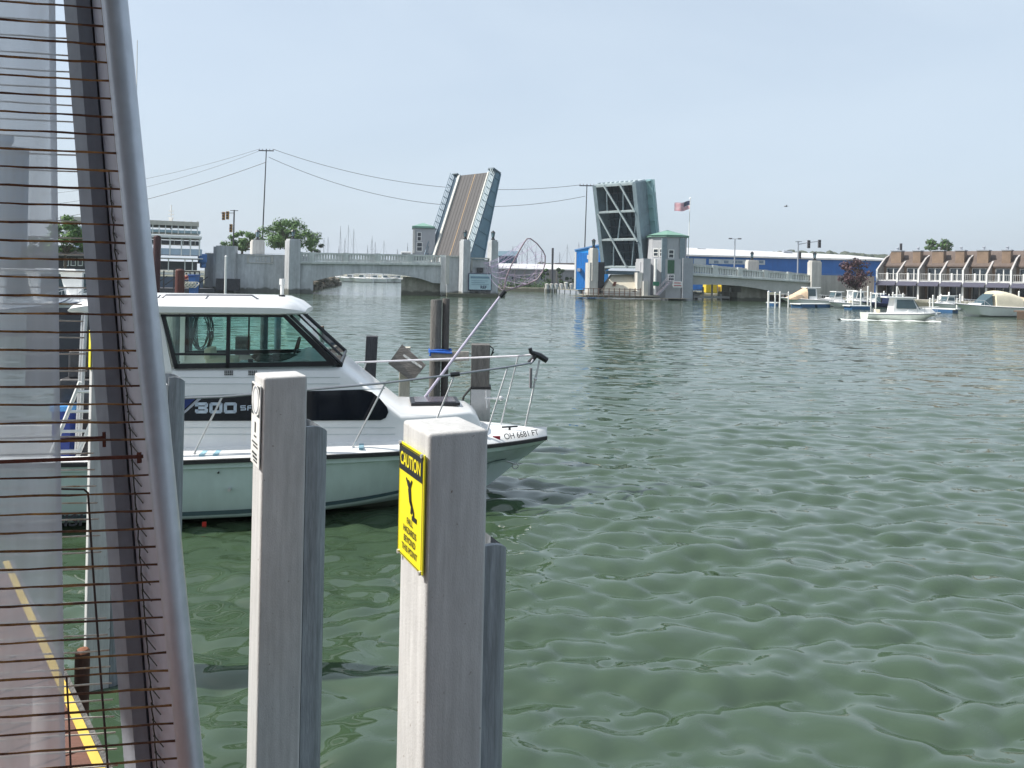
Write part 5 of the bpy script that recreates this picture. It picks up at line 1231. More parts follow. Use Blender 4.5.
g = G(); g.box(x0 - .05, x1 + .05, 81.6, 83, cn.z - .19, cn.z); g.build('lid', M('bin_lid', (0.02, 0.08, 0.28), .5), t, bevel=.04)
def bigpile(label, x0, x1, yt, Y, mt):
    p = P((x0 + x1) / 2, yt, Y); r_ = (x1 - x0) / 2 / F * Y; t = thing('steel_pile', label, 'pile', (p.x, Y, 0), group='maroon steel piles')
    g = G(); g.tube([(p.x, Y, -2), (p.x, Y, p.z)], r_, 12); g.build('pile', mt, t, smooth=True)
    g = G(); g.lathe((p.x, Y, p.z), [(r_ * .98, 0), (r_ * .8, .1), (r_ * .1, .14)], 12); g.build('cap', mt, t)
bigpile('tall maroon steel pile close beside the slanted grey frame', 153.8, 160.8, 237, 62, maroon)
bigpile('short maroon steel pile in front of the ferry, seen above the cabin roof', 175.6, 184.4, 270.5, 62, M('maroon_bright', (0.09, 0.025, 0.02), .7))
# small things on the wharf : coil of gear
g = G()
for i in range(7):
    c = P(186 + i * 1.6, 284 + (i % 2) * 1.5, 81.5); pts = [c + Vector((.35 * math.cos(a), .1 * math.sin(a * 2), .22 * math.sin(a))) for a in np.linspace(0, 6.28, 12)]; g.tube(pts, .05, 5, caps=False)
tag(g.build('rope_heap', rope), 'heap of pale rope and gear hanging on the wharf before the ferry', 'rope')

# left marina, seen through mesh and plastic
bt = thing('tower_building', 'tall grey-blue tower block seen hazily through the plastic sheet at the left edge', 'building', PX(5, 150, .9))
FT = Frame(PX(26, 150), R(38)); g = G(); frect(g, FT, -30, 142, 27, 262, 0, 14); g.build('wall', M('tower_blue', (0.16, 0.24, 0.33), .7, var=.1, vscale=.3), bt)
g = G(); frect(g, FT, -12, 133, 14, 142.4, 3, 10); g.build('roof_house', M('tower_blue_light', (0.2, 0.3, 0.4), .7), bt)
for yy in range(150, 250, 9):
    for xx in (-20, -12, -4, 4, 12, 20): shape_window(bt, FT, xx, yy, xx + 4, yy + 5, 0, fw=.12, framem=alud) if xx >= -4 else None
t = thing('boat_house', 'low dark boathouse among the moored boats behind the mesh', 'building', PX(60, 80, .9))
FT = Frame(PX(40, 78), R(5)); g = G(); frect(g, FT, 20, 246, 88, 272, 0, 6); g.build('wall', M('boathouse_dark', (0.05, 0.05, 0.055), .8), t)
g = G(); frect(g, FT, 18, 254.5, 90, 256, -1.2, 0); g.build('eave', offw, t)
for x in (64, 71, 78): shape_window(t, FT, x, 258, x + 5, 266, 0, fw=.08)
mk = motor_cruiser('white hardtop boat among the moored boats behind the mesh, nearest the frame', (*pxy(84, 48), 0), R(80), L=8.5, B=2.9, fb=1.2, canvas=None, group='boats moored in the left marina', ht=1.9)
for i, (x, Y, rz, lb) in enumerate(((45, 42, 75, 'white boat seen through the right part of the plastic sheet'), (8, 38, 82, 'white boat seen through the plastic sheet at the left edge'), (-40, 34, 80, 'white boat outside the left edge of the photo'), (60, 62, 95, 'white boat in the second row behind the mesh'))):
    if i != 2: dup(mk, (*pxy(x, Y), 0), R(rz), lb, 'boats moored in the left marina')
# ------------------------------------------------------------------ the near cabin boat
BT = Frame((0, 0), R(10))
BT.o = Vector((-4.28, 10.87, 0))
HB = 1.32; CW = 0.86; XT = BT.at(548, 436, 0)[0]; ZT = BT.at(548, 436, 0)[1]
ZA = BT.at(180, 460.5, -HB)[1]
XG = 0.7
def gb(x):
    if x < XG: return HB - max(0, -x - 1) * .02
    return HB * max(0.0, 1 - ((x - XG) / (XT - XG)) ** 2.7)
def zs(x): return ZA + (ZT - ZA) * max(0, x) / XT + 0.05 * math.sin(max(0, min(1, x / XT)) * math.pi)
def side(px, py, inset=0.0, sgn=-1):
    d = sgn * HB
    for _ in range(14):
        t, z = BT.at(px, py, d); d = 0.5 * d + 0.5 * sgn * max(0.0, gb(t) - inset)
    return t, d, z
boat = thing('cabin_boat', 'white hardtop sport fishing boat with a dark number band, moored behind the posts', 'boat', BT.w(0, 0, 0), BT.ang)
L = lambda x, y, z: Vector((x, y, z))
g = G(); rings = []
xs = list(np.linspace(-4.2, 0.6, 9)) + list(np.linspace(0.9, XT - .02, 22))
stemx = lambda z: XT - 0.02 - 1.25 * max(0, (ZT - z) / ZT) ** 0.85 * 1.0
for x in xs:
    b = gb(x); z = zs(x); f = max(0, x / XT); pull = .98 * f ** 3
    zc = .13 + .42 * max(0, f) ** 2.0; bc = max(0.0, b - .16 - .42 * f * f)
    kz = -.5 + (.5 + .06) * max(0, (f - .45) / .55) ** 1.5
    xx = lambda k: x - pull * k
    rb = b
    ring = [(xx(1.0), 0, kz), (xx(.92), bc * .55, kz + (zc - kz) * .72), (xx(.68), bc, zc - .03), (xx(.66), bc + .035, zc + .015), (xx(.35), bc + (b - bc) * .62, zc + (z - zc) * .55),
            (xx(.10), max(0, b - .035), z - .13), (xx(.06), max(0, b - .005), z - .115), (xx(.03), b, z - .05)]
    ring = [(x - pull * (z - .05 - p[2]) / (z - .05 - kz), p[1], p[2]) for p in ring]
    rings.append(ring)
full = [[L(p[0], -p[1], p[2]) for p in r_[::-1]] + [L(*p) for p in r_[1:]] for r_ in rings]
g.loft(full); g.add(full[0], [tuple(range(len(full[0])))]); 
hl = g.build('hull', hullblue, boat, local=True, smooth=True)
# rub rail
g = G()
for s in (-1, 1):
    for i in range(len(xs) - 1):
        q = []
        for x, in ((xs[i],), (xs[i + 1],)):
            b = gb(x); z = zs(x); q.append([L(x, s * (b - .01), z - .055), L(x, s * (b + .03), z - .05), L(x, s * (b + .03), z), L(x, s * (b - .01), z + .005)])
        g.add(q[0] + q[1], [(0, 1, 5, 4), (1, 2, 6, 5), (2, 3, 7, 6)])
g.build('rub_rail', rubber, boat, local=True, recalc=True)
# cap, gunwale and deck
g = G(); R_ = []
def capz(x): return zs(x) + .045 + .085 * max(0, x / XT) ** 2
for x in xs:
    b = gb(x); k = .07 + .08 * max(0, x / XT)
    R_.append([L(x, -b, zs(x)), L(x, -max(0, b - .02), zs(x) + .02), L(x, -max(0, b - k), capz(x)), L(x, -max(0, b - k - .05), capz(x) + .004), L(x, 0, capz(x) + .02), L(x, max(0, b - k - .05), capz(x) + .004), L(x, max(0, b - k), capz(x)), L(x, max(0, b - .02), zs(x) + .02), L(x, b, zs(x))])
i0 = next(i for i, x in enumerate(xs) if x > -.8)
g.loft(R_[i0 - 1:])
for s in (0, 1):       # side decks aft round the cockpit
    sl_ = slice(0, 4) if s == 0 else slice(5, 9)
    g.loft([r_[sl_] for r_ in R_[:i0]])
g.build('deck', white, boat, local=True, smooth=True)
g = G(); xa = xs[0]; g.box(-4.15, -.6, -gb(-3) + .25, gb(-3) - .25, .25, .3); g.box(-4.18, -.6, -gb(-3) + .14, -gb(-3) + .2, .3, zs(0)); g.box(-4.18, -.6, gb(-3) - .2, gb(-3) - .14, .3, zs(0)); g.box(-4.2, -4.1, -1.2, 1.2, .3, zs(0)); g.build('cockpit_liner', offw, boat, local=True)
# hull stripes : chine line, boot top, upper crease
g = G()
for i in range(3, len(xs) - 3):
    a, b = rings[i], rings[i + 1]
    def mixp(r_, k, j=3): p0, p1 = r_[j], r_[j + 1]; return L(p0[0] + (p1[0] - p0[0]) * k, -(p0[1] + (p1[1] - p0[1]) * k) - .006, p0[2] + (p1[2] - p0[2]) * k)
    g.add([mixp(a, .02), mixp(b, .02), mixp(b, .16), mixp(a, .16)], [(0, 1, 2, 3)])
g.build('chine_stripe', M('dark_teal_stripe', (0.06, 0.10, 0.11), .4), hl, local=True)
g = G()
for i in range(0, len(xs) - 6):
    a, b = rings[i], rings[i + 1]
    q = lambda r_, k: L(r_[2][0], -r_[2][1] - .004, r_[2][2] - k)
    def onb(r_, z):
        p0, p1 = r_[1], r_[2]; k = (z - p0[2]) / (p1[2] - p0[2]) if p1[2] != p0[2] else 0; k = max(0, min(1, k)); return L(p0[0] + (p1[0] - p0[0]) * k, -(p0[1] + (p1[1] - p0[1]) * k) - .004, p0[2] + (p1[2] - p0[2]) * k - .002)
    g.add([onb(a, -.5), onb(b, -.5), onb(b, .045), onb(a, .045)], [(0, 1, 2, 3)])
g.build('bottom_paint', M('bottom_paint', (0.012, 0.012, 0.014), .6), hl, local=True)
g = G(); t_, z_ = BT.at(205, 521, -1.12); g.box(t_ - .025, t_ + .025, -1.17, -1.15, -.02, .06); g.build('red_mark', red, hl, local=True)
for px, py, rr_ in ((218.5, 472.5, .012), (229.3, 489.8, .022)):
    t_, d_, z_ = side(px, py, .03); g = G(); g.tube([L(t_, d_ - .02, z_), L(t_, d_ + .1, z_)], rr_, 8); 
    g.build('hull_fitting', steel if rr_ > .02 else blackp, hl, local=True)

# trunk and lower cabin
def TX(px, py): return BT.at(px, py, -CW)
x_ws, z_ws = TX(342, 365); x_f, z_f = TX(401, 415.5)
z_w = TX(250, 368)[1]
st = [(-.62, CW, z_w), (x_ws, CW, z_w + .0), (x_f, CW, z_f), (x_f + .55, CW - .10, z_f - .0), (x_f + 1.0, CW - .33, z_f - .02)]
zdn = capz(x_f + 1.25) + .01
st += [(x_f + 1.12, CW - .42, z_f - .10), (x_f + 1.24, CW - .50, zdn)]
g = G(); rings = []
for x, wd, zt in st:
    zb = .8; e = .085
    rings.append([L(x, -wd, zb), L(x, -wd, max(zb, zt - .05)), L(x, -wd + .03, zt - .012), L(x, -wd + e, zt), L(x, -wd * .45, zt + .03), L(x, wd * .45, zt + .03), L(x, wd - e, zt), L(x, wd - .03, zt - .012), L(x, wd, max(zb, zt - .05)), L(x, wd, zb)])
# leave the cabin itself open above the sill between bulkhead and windshield
g.loft(rings[1:], cap=False); n_ = len(rings[0])
g.add(rings[0] + rings[1], [(0, 1, n_ + 1, n_), (1, 2, n_ + 2, n_ + 1), (2, 3, n_ + 3, n_ + 2), (6, 7, n_ + 7, n_ + 6), (7, 8, n_ + 8, n_ + 7), (8, 9, n_ + 9, n_ + 8)])
trk = g.build('cabin_trunk', white, boat, local=True, smooth=True)
# cabin aft bulkhead, pillars
z_r = TX(200, 314)[1]
g = G(); g.box(-.62, -.56, -CW + .02, -.35, .6, z_w - .15); g.box(-.62, -.56, .35, CW - .02, .6, z_w - .15); g.box(-.62, -.56, -CW + .02, CW - .02, z_r - .08, z_r); g.box(-.62, -.56, -.38, -.33, z_w - .15, z_r - .08)
a = TX(161, 314); b = TX(173, 368)
g.prism([L(-.62, -CW, z_w - .1), L(b[0], -CW, z_w - .1), L(a[0], -CW, z_r), L(-.62, -CW, z_r)], (0, .05, 0)); g.prism([L(-.62, CW, z_w - .1), L(-.55, CW, z_w - .1), L(-.55, CW, z_r), L(-.62, CW, z_r)], (0, -.05, 0))
g.build('bulkhead', white, boat, local=True)
gls = glass('green_tinted_glass', (0.70, 0.93, 0.87), .05)
W_ = [TX(161, 314.3), TX(283, 315), TX(333, 365), TX(174.5, 368)]
cx_ = sum(p[0] for p in W_) / 4
tl_, tr2, br_, bl_ = W_
for s, nm in ((-1, 'near'), (1, 'far')):
    y = s * CW
    tl_, bl_ = (W_[0], W_[3]) if s < 0 else ((-.55, W_[0][1]), (-.55, W_[3][1]))
    def band(g, p, q, wd_):
        g.beam(L(p[0], y + s * .004, p[1]), L(q[0], y + s * .004, q[1]), .035, wd_, up=(0, 0, 1)) if abs(p[0] - q[0]) > .35 else g.beam(L(p[0], y + s * .004, p[1]), L(q[0], y + s * .004, q[1]), .035, wd_, up=(1, 0, 0))
    g = G()
    def strip(poly): g.prism([L(x, y + s * .02, z) for x, z in poly], (0, -s * .045, 0))
    strip([tl_, (tl_[0] + .045, tl_[1]), (bl_[0] + .06, bl_[1]), bl_])
    strip([(bl_[0], bl_[1] + .055), (br_[0], br_[1] + .055), (br_[0] + .02, br_[1] - .01), (bl_[0], bl_[1] - .01)])
    strip([tl_, tr2, (tr2[0], tr2[1] - .03), (tl_[0], tl_[1] - .03)])
    strip([(tr2[0] - .02, tr2[1]), (tr2[0] + .055, tr2[1]), (br_[0] + .09, br_[1]), (br_[0] - .03, br_[1])])
    m0 = TX(226.5, 340)[0]; mw_ = .045 if s < 0 else .02; strip([(m0 - .0, tl_[1]), (m0 + mw_, tl_[1]), (m0 + mw_, bl_[1]), (m0, bl_[1])])
    zz1 = TX(200, 353)[1]
    if s < 0: strip([(bl_[0], zz1), (m0, zz1), (m0, zz1 - .03), (bl_[0], zz1 - .03)])
    f = g.build('window_frame', blackp, boat, local=True)
    g = G(); g.add([L(p[0], y, p[1]) for p in (tl_, tr2, br_, bl_)], [(0, 1, 2, 3)]); g.build('window_pane', gls, f, local=True, recalc=False)
# windshield between the slanted pillars
g = G(); yb, yt = CW - .04, CW - .16
A0, A1 = L(br_[0] + .10, -yb, br_[1] + .02), L(tr2[0] + .07, -yt, tr2[1]); B0, B1 = L(br_[0] + .10, yb, br_[1] + .02), L(tr2[0] + .07, yt, tr2[1])
g.add([A0, B0, B1, A1], [(0, 1, 2, 3)]); ws = g.build('windshield', gls, boat, local=True, recalc=False)
g = G(); g.tube([A0, B0], .022, 6); g.tube([A1, B1], .022, 6); g.tube([B0, B1], .03, 6); g.tube([A0, A1], .022, 6); m_ = (A0 + B0) / 2; m2 = (A1 + B1) / 2; g.tube([m_, m2], .014, 6); g.build('windshield_frame', blackp, ws, local=True)
g = G(); w0 = A1.lerp(B1, .28) + L(.04, 0, .02); w1 = A0.lerp(B0, .20).lerp(w0, .35) + L(.03, 0, 0); g.tube([w0, w1], .012, 6); g.tube([w1 - (w1 - w0) * .5 + L(.01, -.03, 0), w1 + (w1 - w0) * .35 + L(.01, -.02, 0)], .012, 5); g.build('wiper', blackp, ws, local=True)
# hardtop
xb0 = BT.at(62, 308, -1.0)[0]; xb1 = BT.at(303, 306, -1.0)[0]
g = G(); rings = []
prof = [(xb0, .12, .86), (xb0 + .06, .5, .93), (xb0 + .25, .9, .98), (xb0 + .6, 1, 1.0), (xb1 - .55, 1, 1.0), (xb1 - .30, .95, .97), (xb1 - .14, .7, .86), (xb1 - .0, .25, .62)]
for x, h, wd in prof:
    w_ = wd * .96; zb = z_r + .0
    rings.append([L(x, -w_ + .05, zb), L(x, -w_, zb + .02), L(x, -w_ - .01, zb + .09 * h + .01), L(x, -w_ + .05, zb + .15 * h + .01), L(x, -w_ + .16, zb + .19 * h + .01), L(x, -w_ * .4, zb + .225 * h + .01), L(x, w_ * .4, zb + .225 * h + .01), L(x, w_ - .16, zb + .19 * h + .01), L(x, w_ - .05, zb + .15 * h + .01), L(x, w_ + .01, zb + .09 * h + .01), L(x, w_, zb + .02), L(x, w_ - .05, zb)])
g.loft(rings, closed=True, cap=True); ht_ = g.build('hardtop', white, boat, local=True, smooth=True)
g = G(); zt_ = z_r + .27
ra0 = BT.at(120, 297, -.78); r_ = [BT.at(158, 301, -.80), BT.at(166, 295.0, -.78), BT.at(209, 295.0, -.78), BT.at(252, 295.4, -.78), BT.at(260, 300.5, -.80)]
g.tube([L(r_[0][0] - 1.4, -.8, r_[0][1] + .04)] + [L(p[0], -.78, p[1]) for p in r_], .013, 6)
for px in (160.5, 209): t_, z_ = BT.at(px, 295.0, -.78); g.tube([L(t_, -.78, z_), L(t_ - .05, -.80, z_ - .07)], .011, 6)
g.build('roof_rail', M('rail_dark', (0.22, 0.22, 0.24), .35, metal=.5), ht_, local=True)
t_, z_ = BT.at(282, 293.5, -.2); g = G(); g.tube([L(t_, -.2, z_ - .1), L(t_, -.2, z_ + .13)], .025, 8); g.tube([L(t_, -.2, z_ + .125), L(t_, -.2, z_ + .21)], .038, 8); g.build('masthead_light', offw, ht_, local=True, smooth=True)
g = G(); g.tube([L(t_, -.2, z_ - .07), L(t_, -.2, z_ - .02)], .045, 8); g.build('light_base', blackp, ht_, local=True)
t_, z_ = BT.at(134.5, 250, -.5); g = G(); g.tube([L(t_, -.5, z_r + .2), L(t_ - .02, -.5, BT.at(135, 40, -.5)[1])], .014, 6, r2=.006); g.build('antenna', offw, boat, local=True)
# interior
g = G(); g.box(.75, x_ws - .15, -CW + .08, CW - .08, z_w - .5, z_w + .03); g.prism([L(1.0, -CW + .1, z_w + .03), L(x_ws - .25, -CW + .1, z_w + .03), L(1.3, -CW + .1, z_w + .13)], (0, 2 * CW - .2, 0)); g.build('dashboard', M('dash_grey', (0.35, 0.38, 0.38), .6), boat, local=True)
g = G(); 
for k in range(14): 
    rr2 = random.Random(k); g.ball((.55 + rr2.random() * .9, -.55 + rr2.random() * .5, z_w + .03 + rr2.random() * .06), .09 + .05 * rr2.random(), .09, .05, 8, 5)
g.build('gear_on_dash', M('dark_gear', (0.06, 0.065, 0.06), .8, var=.5, vscale=9), boat, local=True, smooth=True)
g = G(); c = L(1.15, .25, z_w + .12); g.tube([c + L(.08 * math.sin(a) * .6, .2 * math.cos(a), .2 * math.sin(a)) for a in np.linspace(0, 6.283, 20)], .018, 6); g.tube([c, c + L(.25, 0, -.12)], .025, 6); g.tube([c + L(0, -.19, 0), c + L(0, .19, 0)], .012, 5); g.build('steering_wheel', blackp, boat, local=True)
g = G(); g.box(-.1, .3, .1, .55, z_w - .5, z_w + .02); g.box(-.12, -.02, .1, .5, z_w, z_w + .16); g.box(-.1, .3, -.6, -.15, z_w - .5, z_w - .02); g.build('helm_seat', cream, boat, local=True, bevel=.03)
g = G(); g.box(.62, .68, -.7, -.66, z_w - .1, z_w + .1); g.box(.5, .72, -.72, -.45, z_w - .3, z_w + .06); g.build('radio_box', blackp, boat, local=True)
g = G(); g.box(-.5, x_ws - .1, -CW + .06, CW - .06, .35, .4); g.build('cabin_sole', offw, boat, local=True)
# black number band and side window on the trunk
yS = -CW - .004
def TP(pts, th=.004, y=yS): return [L(*(lambda q: (q[0], y, q[1]))(TX(px, py))) for px, py in pts]
g = G(); g.prism(TP([(120, 398.5), (180, 397.3), (250, 394), (306, 391.2), (306, 420.6), (120, 420.8)]), (0, -.004, 0)); bd = g.build('number_band', M('band_black', (0.007, 0.008, 0.014), .25), trk, local=True)
g = G(); pts = [(306.6, 391), (362, 389.5), (372, 392), (380, 398.5), (387, 407), (388.3, 412), (386, 417.5), (381, 420), (306.6, 420.6)]; g.prism(TP(pts), (0, -.008, 0)); g.build('side_window', blackg, trk, local=True)
g = G(); q0 = TP([(180, 415), (198, 398.2), (202, 398.2), (183, 415)], y=yS - .006); g.prism(q0, (0, -.002, 0)); g.build('silver_slash', M('silver_decal', (0.35, 0.37, 0.42), .4), bd, local=True)
g = G(); g.prism(TP([(176, 400), (196, 398.5), (180, 413), (176, 413)], y=yS - .006), (0, -.002, 0)); g.build('blue_decal', M('decal_blue', (0.015, 0.03, 0.14), .4), bd, local=True)
def block_char(g, ch, x, z, w_, h, s, y):
    """squared racing-style characters built from flat strips"""
    def r_(x0, x1, z0, z1): g.prism([L(x + x0, y, z + z0), L(x + x1, y, z + z0), L(x + x1, y, z + z1), L(x + x0, y, z + z1)], (0, -.001, 0))
    e = s * .35
    r_(e, w_ - e, h - s, h); 
    if ch in '30S': r_(e, w_ - e, 0, s)
    if ch == '0': r_(0, s, e, h - e); r_(w_ - s, w_, e, h - e)
    if ch == '3': r_(w_ * .25, w_ - e, h / 2 - s / 2, h / 2 + s / 2); r_(w_ - s, w_, e, h / 2 - s * .3); r_(w_ - s, w_, h / 2 + s * .3, h - e); r_(0, s, h - s * 1.3, h - e); r_(0, s, e, s * 1.3)
    if ch == 'S': r_(e, w_ - e, h / 2 - s / 2, h / 2 + s / 2); r_(w_ - s, w_, e, h / 2 - s * .2); r_(0, s, h / 2 + s * .2, h - e)
    if ch == 'P': r_(0, s, 0, h - e); r_(s, w_ - e, h / 2 - s / 2, h / 2 + s / 2); r_(w_ - s, w_, h / 2 - s * .2, h - e)
g = G()
for ch, px0, px1, py0, py1 in (('3', 195.5, 208, 402.3, 413.2), ('0', 209.8, 222.5, 402.3, 413.2), ('0', 224.2, 236.8, 402.3, 413.2), ('S', 240.5, 246.2, 405.2, 410.2), ('P', 247.6, 253, 405.2, 410.2)):
    x0, z1 = TX(px0, py0); x1, z0 = TX(px1, py1); z0 = TX(px0, py1)[1]; h = z1 - z0
    block_char(g, ch, x0, z0, x1 - x0, h, h * (.27 if ch in '30' else .2), yS - .010)
g.build('lettering', M('letter_silver', (0.50, 0.58, 0.68), .4), bd, local=True)
# grooves, grilles
g = G()
for y_ in (377, 383.5, 427.5, 434): g.prism(TP([(178, y_), (340 if y_ < 400 else 395, y_), (340 if y_ < 400 else 395, y_ + .35), (178, y_ + .35)]), (0, -.003, 0))
g.prism(TP([(150, 397.2), (385, 388.2), (385, 388.9), (150, 398)]), (0, -.003, 0))
g.build('moulded_line', M('line_grey', (0.4, 0.47, 0.47), .5), trk, local=True)
for x0 in (224.5, 248.5):
    g = G(); 
    for r0 in range(3):
        for c0 in range(5): g.prism(TP([(x0 + c0 * 1.8, 370.5 + r0 * 1.7), (x0 + c0 * 1.8 + 1.2, 370.5 + r0 * 1.7), (x0 + c0 * 1.8 + 1.2, 371.6 + r0 * 1.7), (x0 + c0 * 1.8, 371.6 + r0 * 1.7)]), (0, -.006, 0))
    g.build('vent_grille', blackp, trk, local=True)
# blue tape marks on the side deck
for px in (201, 215, 361):
    g = G(); t_, d_, z_ = side(px, 455, .02); g.box(t_ - .03, t_ + .03, d_ + .02, d_ + .26, capz(t_) - .02, capz(t_) + .009)
    g.build('deck_tape', M('pale_blue_tape', (0.30, 0.5, 0.6), .5), boat, local=True)
# foredeck hatch
g = G(); hx, hz = BT.at(441, 404, 0); hx = x_f + .52; g.box(hx - .36, hx + .36, -.3, .3, z_f + .03, z_f + .075); h_ = g.build('deck_hatch', blackp, boat, local=True, bevel=.012)
g = G(); g.box(hx - .3, hx + .3, -.24, .24, z_f + .076, z_f + .084); g.build('hatch_lens', M('smoked', (0.10, 0.09, 0.10), .15), h_, local=True)
# registration number on the bow cap
t0, d0, z0 = side(505, 440.5, .06); t1, d1, z1 = side(536, 431.5, .06)
p0 = L(t0, -gb(t0) + .045, zs(t0) + .07); p1 = L(t1, -gb(t1) + .045, zs(t1) + .07)
rt = (p1 - p0).normalized(); nrm = rt.cross(L(0, 0, 1)).normalized(); upv = (L(0, 0, 1) - nrm * .55).normalized()
lettering('lettering', [('OH 6681 FT', .125, (p0 + p1) / 2 + nrm * .015 + L(0, 0, .005), rt, upv, 1.12, 0.008)], blackp, boat, local=True)
g = G(); t_, d_, z_ = side(497, 437, .06); g.box(t_ - .06, t_ + .05, d_ + .01, d_ + .03, zs(t_) + .03, zs(t_) + .09); g.build('red_decal', M('decal_red', (0.35, 0.03, 0.05), .5), boat, local=True)
g = G(); t_, z_ = BT.at(509, 431, -.15); g.beam(L(t_ - .12, -.2, capz(4.3) + .05), L(t_ + .12, -.2, capz(4.3) + .06), .03, .02); g.beam(L(t_, -.2, capz(4.3)), L(t_, -.2, capz(4.3) + .05), .03, .03); g.build('cleat', blackp, boat, local=True)
g = G(); t_, z_ = BT.at(509, 466, 0); c = L(t_ + .1, 0, z_); g.tube([c + L(.045 * math.cos(a), 0, .045 * math.sin(a)) for a in np.linspace(0, 6.28, 12)], .01, 5); g.tube([c + L(-.15, 0, .08), c + L(0, 0, .03)], .012, 5); g.build('bow_eye', steel, hl, local=True)
# rails
def RP(px, py, ins=.10, s=-1):
    t_, d_, z_ = side(px, py, ins, s); return L(t_, d_, z_)
near = [RP(110, 404), RP(150, 400.5), RP(185, 398), RP(222, 396.8), RP(306, 390), RP(385.6, 383), RP(454.6, 374.5), RP(507, 367.2)]
end = L(*(lambda q: (q[0], -.12, q[1]))(BT.at(531, 363, -.12)))
farr = [L(*(lambda q: (q[0], .12, q[1]))(BT.at(536, 354.5, .12)))] + [RP(517, 356, .1, 1), RP(470, 358, .1, 1), RP(420, 360, .1, 1), RP(366, 362, .1, 1), RP(347, 363, .1, 1)]
g = G(); g.tube(near + [end], .016, 7); g.build('bow_rail', M('rail_dark_reflection', (0.30, 0.31, 0.33), .3, metal=.6), boat, local=True, smooth=True)  # same rail as the far side, its dark reflection put into the colour
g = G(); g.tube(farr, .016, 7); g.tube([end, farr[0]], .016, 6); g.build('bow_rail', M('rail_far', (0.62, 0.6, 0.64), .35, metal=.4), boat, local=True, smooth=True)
for (fx, fy, tx, ty) in ((194, 449.5, 222, 397), (352.6, 445, 385.6, 383), (427, 447, 454.6, 375), (486, 427.5, 507.5, 367.5)):
    tp = RP(tx, ty); ft_ = RP(fx, fy, .12); ft_.z = capz(ft_.x)
    g = G(); g.tube([ft_, tp], .0125, 7); g.lathe(ft_ - L(0, 0, .005), [(.035, 0), (.03, .012), (.015, .02)], 8); g.build('stanchion', steel, boat, local=True, smooth=True)
for (fx, fy, tx, ty) in ((507, 425, 518, 357), (330 + 26, 385, 366, 363)):
    tp = RP(tx, ty, .1, 1); ft_ = L(tp.x - .25, tp.y, capz(tp.x)); g = G(); g.tube([ft_, tp], .0125, 7); g.build('stanchion', steel, boat, local=True, smooth=True)
pb = L(*(lambda q: (q[0], 0, capz(q[0])))(BT.at(525, 428, 0))); pt = L(*(lambda q: (q[0], 0, q[1]))(BT.at(539.5, 360, 0)))
g = G(); g.tube([pb, pt], .016, 7); g.lathe(pb, [(.04, 0), (.03, .015)], 8); m_ = pb.lerp(pt, .72); g.ball(m_, .03, n=8, m=6); g.build('pulpit_post', steel, boat, local=True, smooth=True)
B0_ = lambda px, py, y=0: L(*(lambda q: (q[0], y, q[1]))(BT.at(px, py, y)))
g = G(); g.tube([B0_(530, 348), B0_(531, 352), B0_(535, 355)], [.03, .035, .03], 8); g.tube([B0_(533, 353), B0_(540, 356), B0_(547, 360.5)], [.035, .05, .045], 8); g.tube([B0_(529, 363), B0_(533, 359), B0_(536, 355)], .04, 8); g.build('rail_clamp', blackp, boat, local=True, smooth=True)
g = G(); a = B0_(531, 368); b = B0_(530.5, 388); g.beam(a, b, .035, .05); g.build('hanging_tag', M('tag_grey', (0.2, 0.19, 0.2), .6), boat, local=True)
g = G(); g.tube([near[6] + L(-.06, 0, -.005), near[6] + L(.07, 0, .01)], .035, 8); g.build('rail_clamp', blackp, boat, local=True)
g = G(); g.tube([B0_(485, 398, .1), B0_(499, 398.5, .1)], .014, 6); g.ball(B0_(501, 398.3, .1), .04, n=8, m=6); g.tube([B0_(486, 391, .1), B0_(487, 408, .1)], .012, 6); g.build('rod_holder', steel, boat, local=True)
# landing net lashed to the rail
net = thing('landing_net', 'long-handled landing net with a hexagonal hoop standing on the foredeck of the cabin boat', 'fishing net', BT.w(*B0_(420, 405, .25)[:3]), BT.ang)
MW[net.name] = BT.mat() @ Matrix.Identity(4); 
def NP(px, py, y=.25): t_, z_ = BT.at(px, py, y); return BT.w(t_, y, z_)
MW[net.name] = Matrix.Translation(net.location) @ Matrix.Rotation(BT.ang, 4, 'Z')
g = G(); g.tube([NP(417, 408), NP(460, 350), NP(502, 294)], [.022, .022, .018], 8); g.build('handle', lilac, net, smooth=True)
g = G(); g.tube([NP(500, 297), NP(505, 291)], .04, 8); g.build('yoke', blackp, net)
hoop = [(504, 291), (506, 278), (510.5, 267), (517.5, 254), (523.5, 243.5), (527, 238.8), (530.5, 238.6), (537, 243.5), (543, 251), (545.2, 256), (545, 264), (542.5, 272), (537, 279.5), (528, 284), (516, 287.5), (505, 291)]
hp = [NP(x, y) for x, y in hoop]
g = G(); g.tube(hp, .010, 7, caps=False); g.build('hoop', M('hoop_brown', (0.24, 0.18, 0.21), .5), net, smooth=True)
g = G()
cen = NP(526, 264); tipn = NP(497, 268) + BT.d * .45; tip2 = NP(488, 262) + BT.d * .5
left_pts = [NP(x, y) for x, y in ((506, 278), (510.5, 267), (517.5, 254), (523.5, 243.5))]
def netline(a, b, sag, n=8, r=.0028):
    pts = []
    for i in range(n + 1):
        f = i / n; p = a.lerp(b, f); p = p + Vector((0, 0, -sag * 4 * f * (1 - f))) + BT.d * (.25 * 4 * f * (1 - f)); pts.append(p)
    g.tube(pts, r, 3, caps=False)
N_ = 15
for i in range(N_):
    netline(hp[i], tip2.lerp(tipn, (i % 5) / 5) , .05 + .03 * (i % 3), r=.0022)
for i in range(N_):
    for j in (4,): netline(hp[i], hp[(i + j) % N_], .06, r=.002)
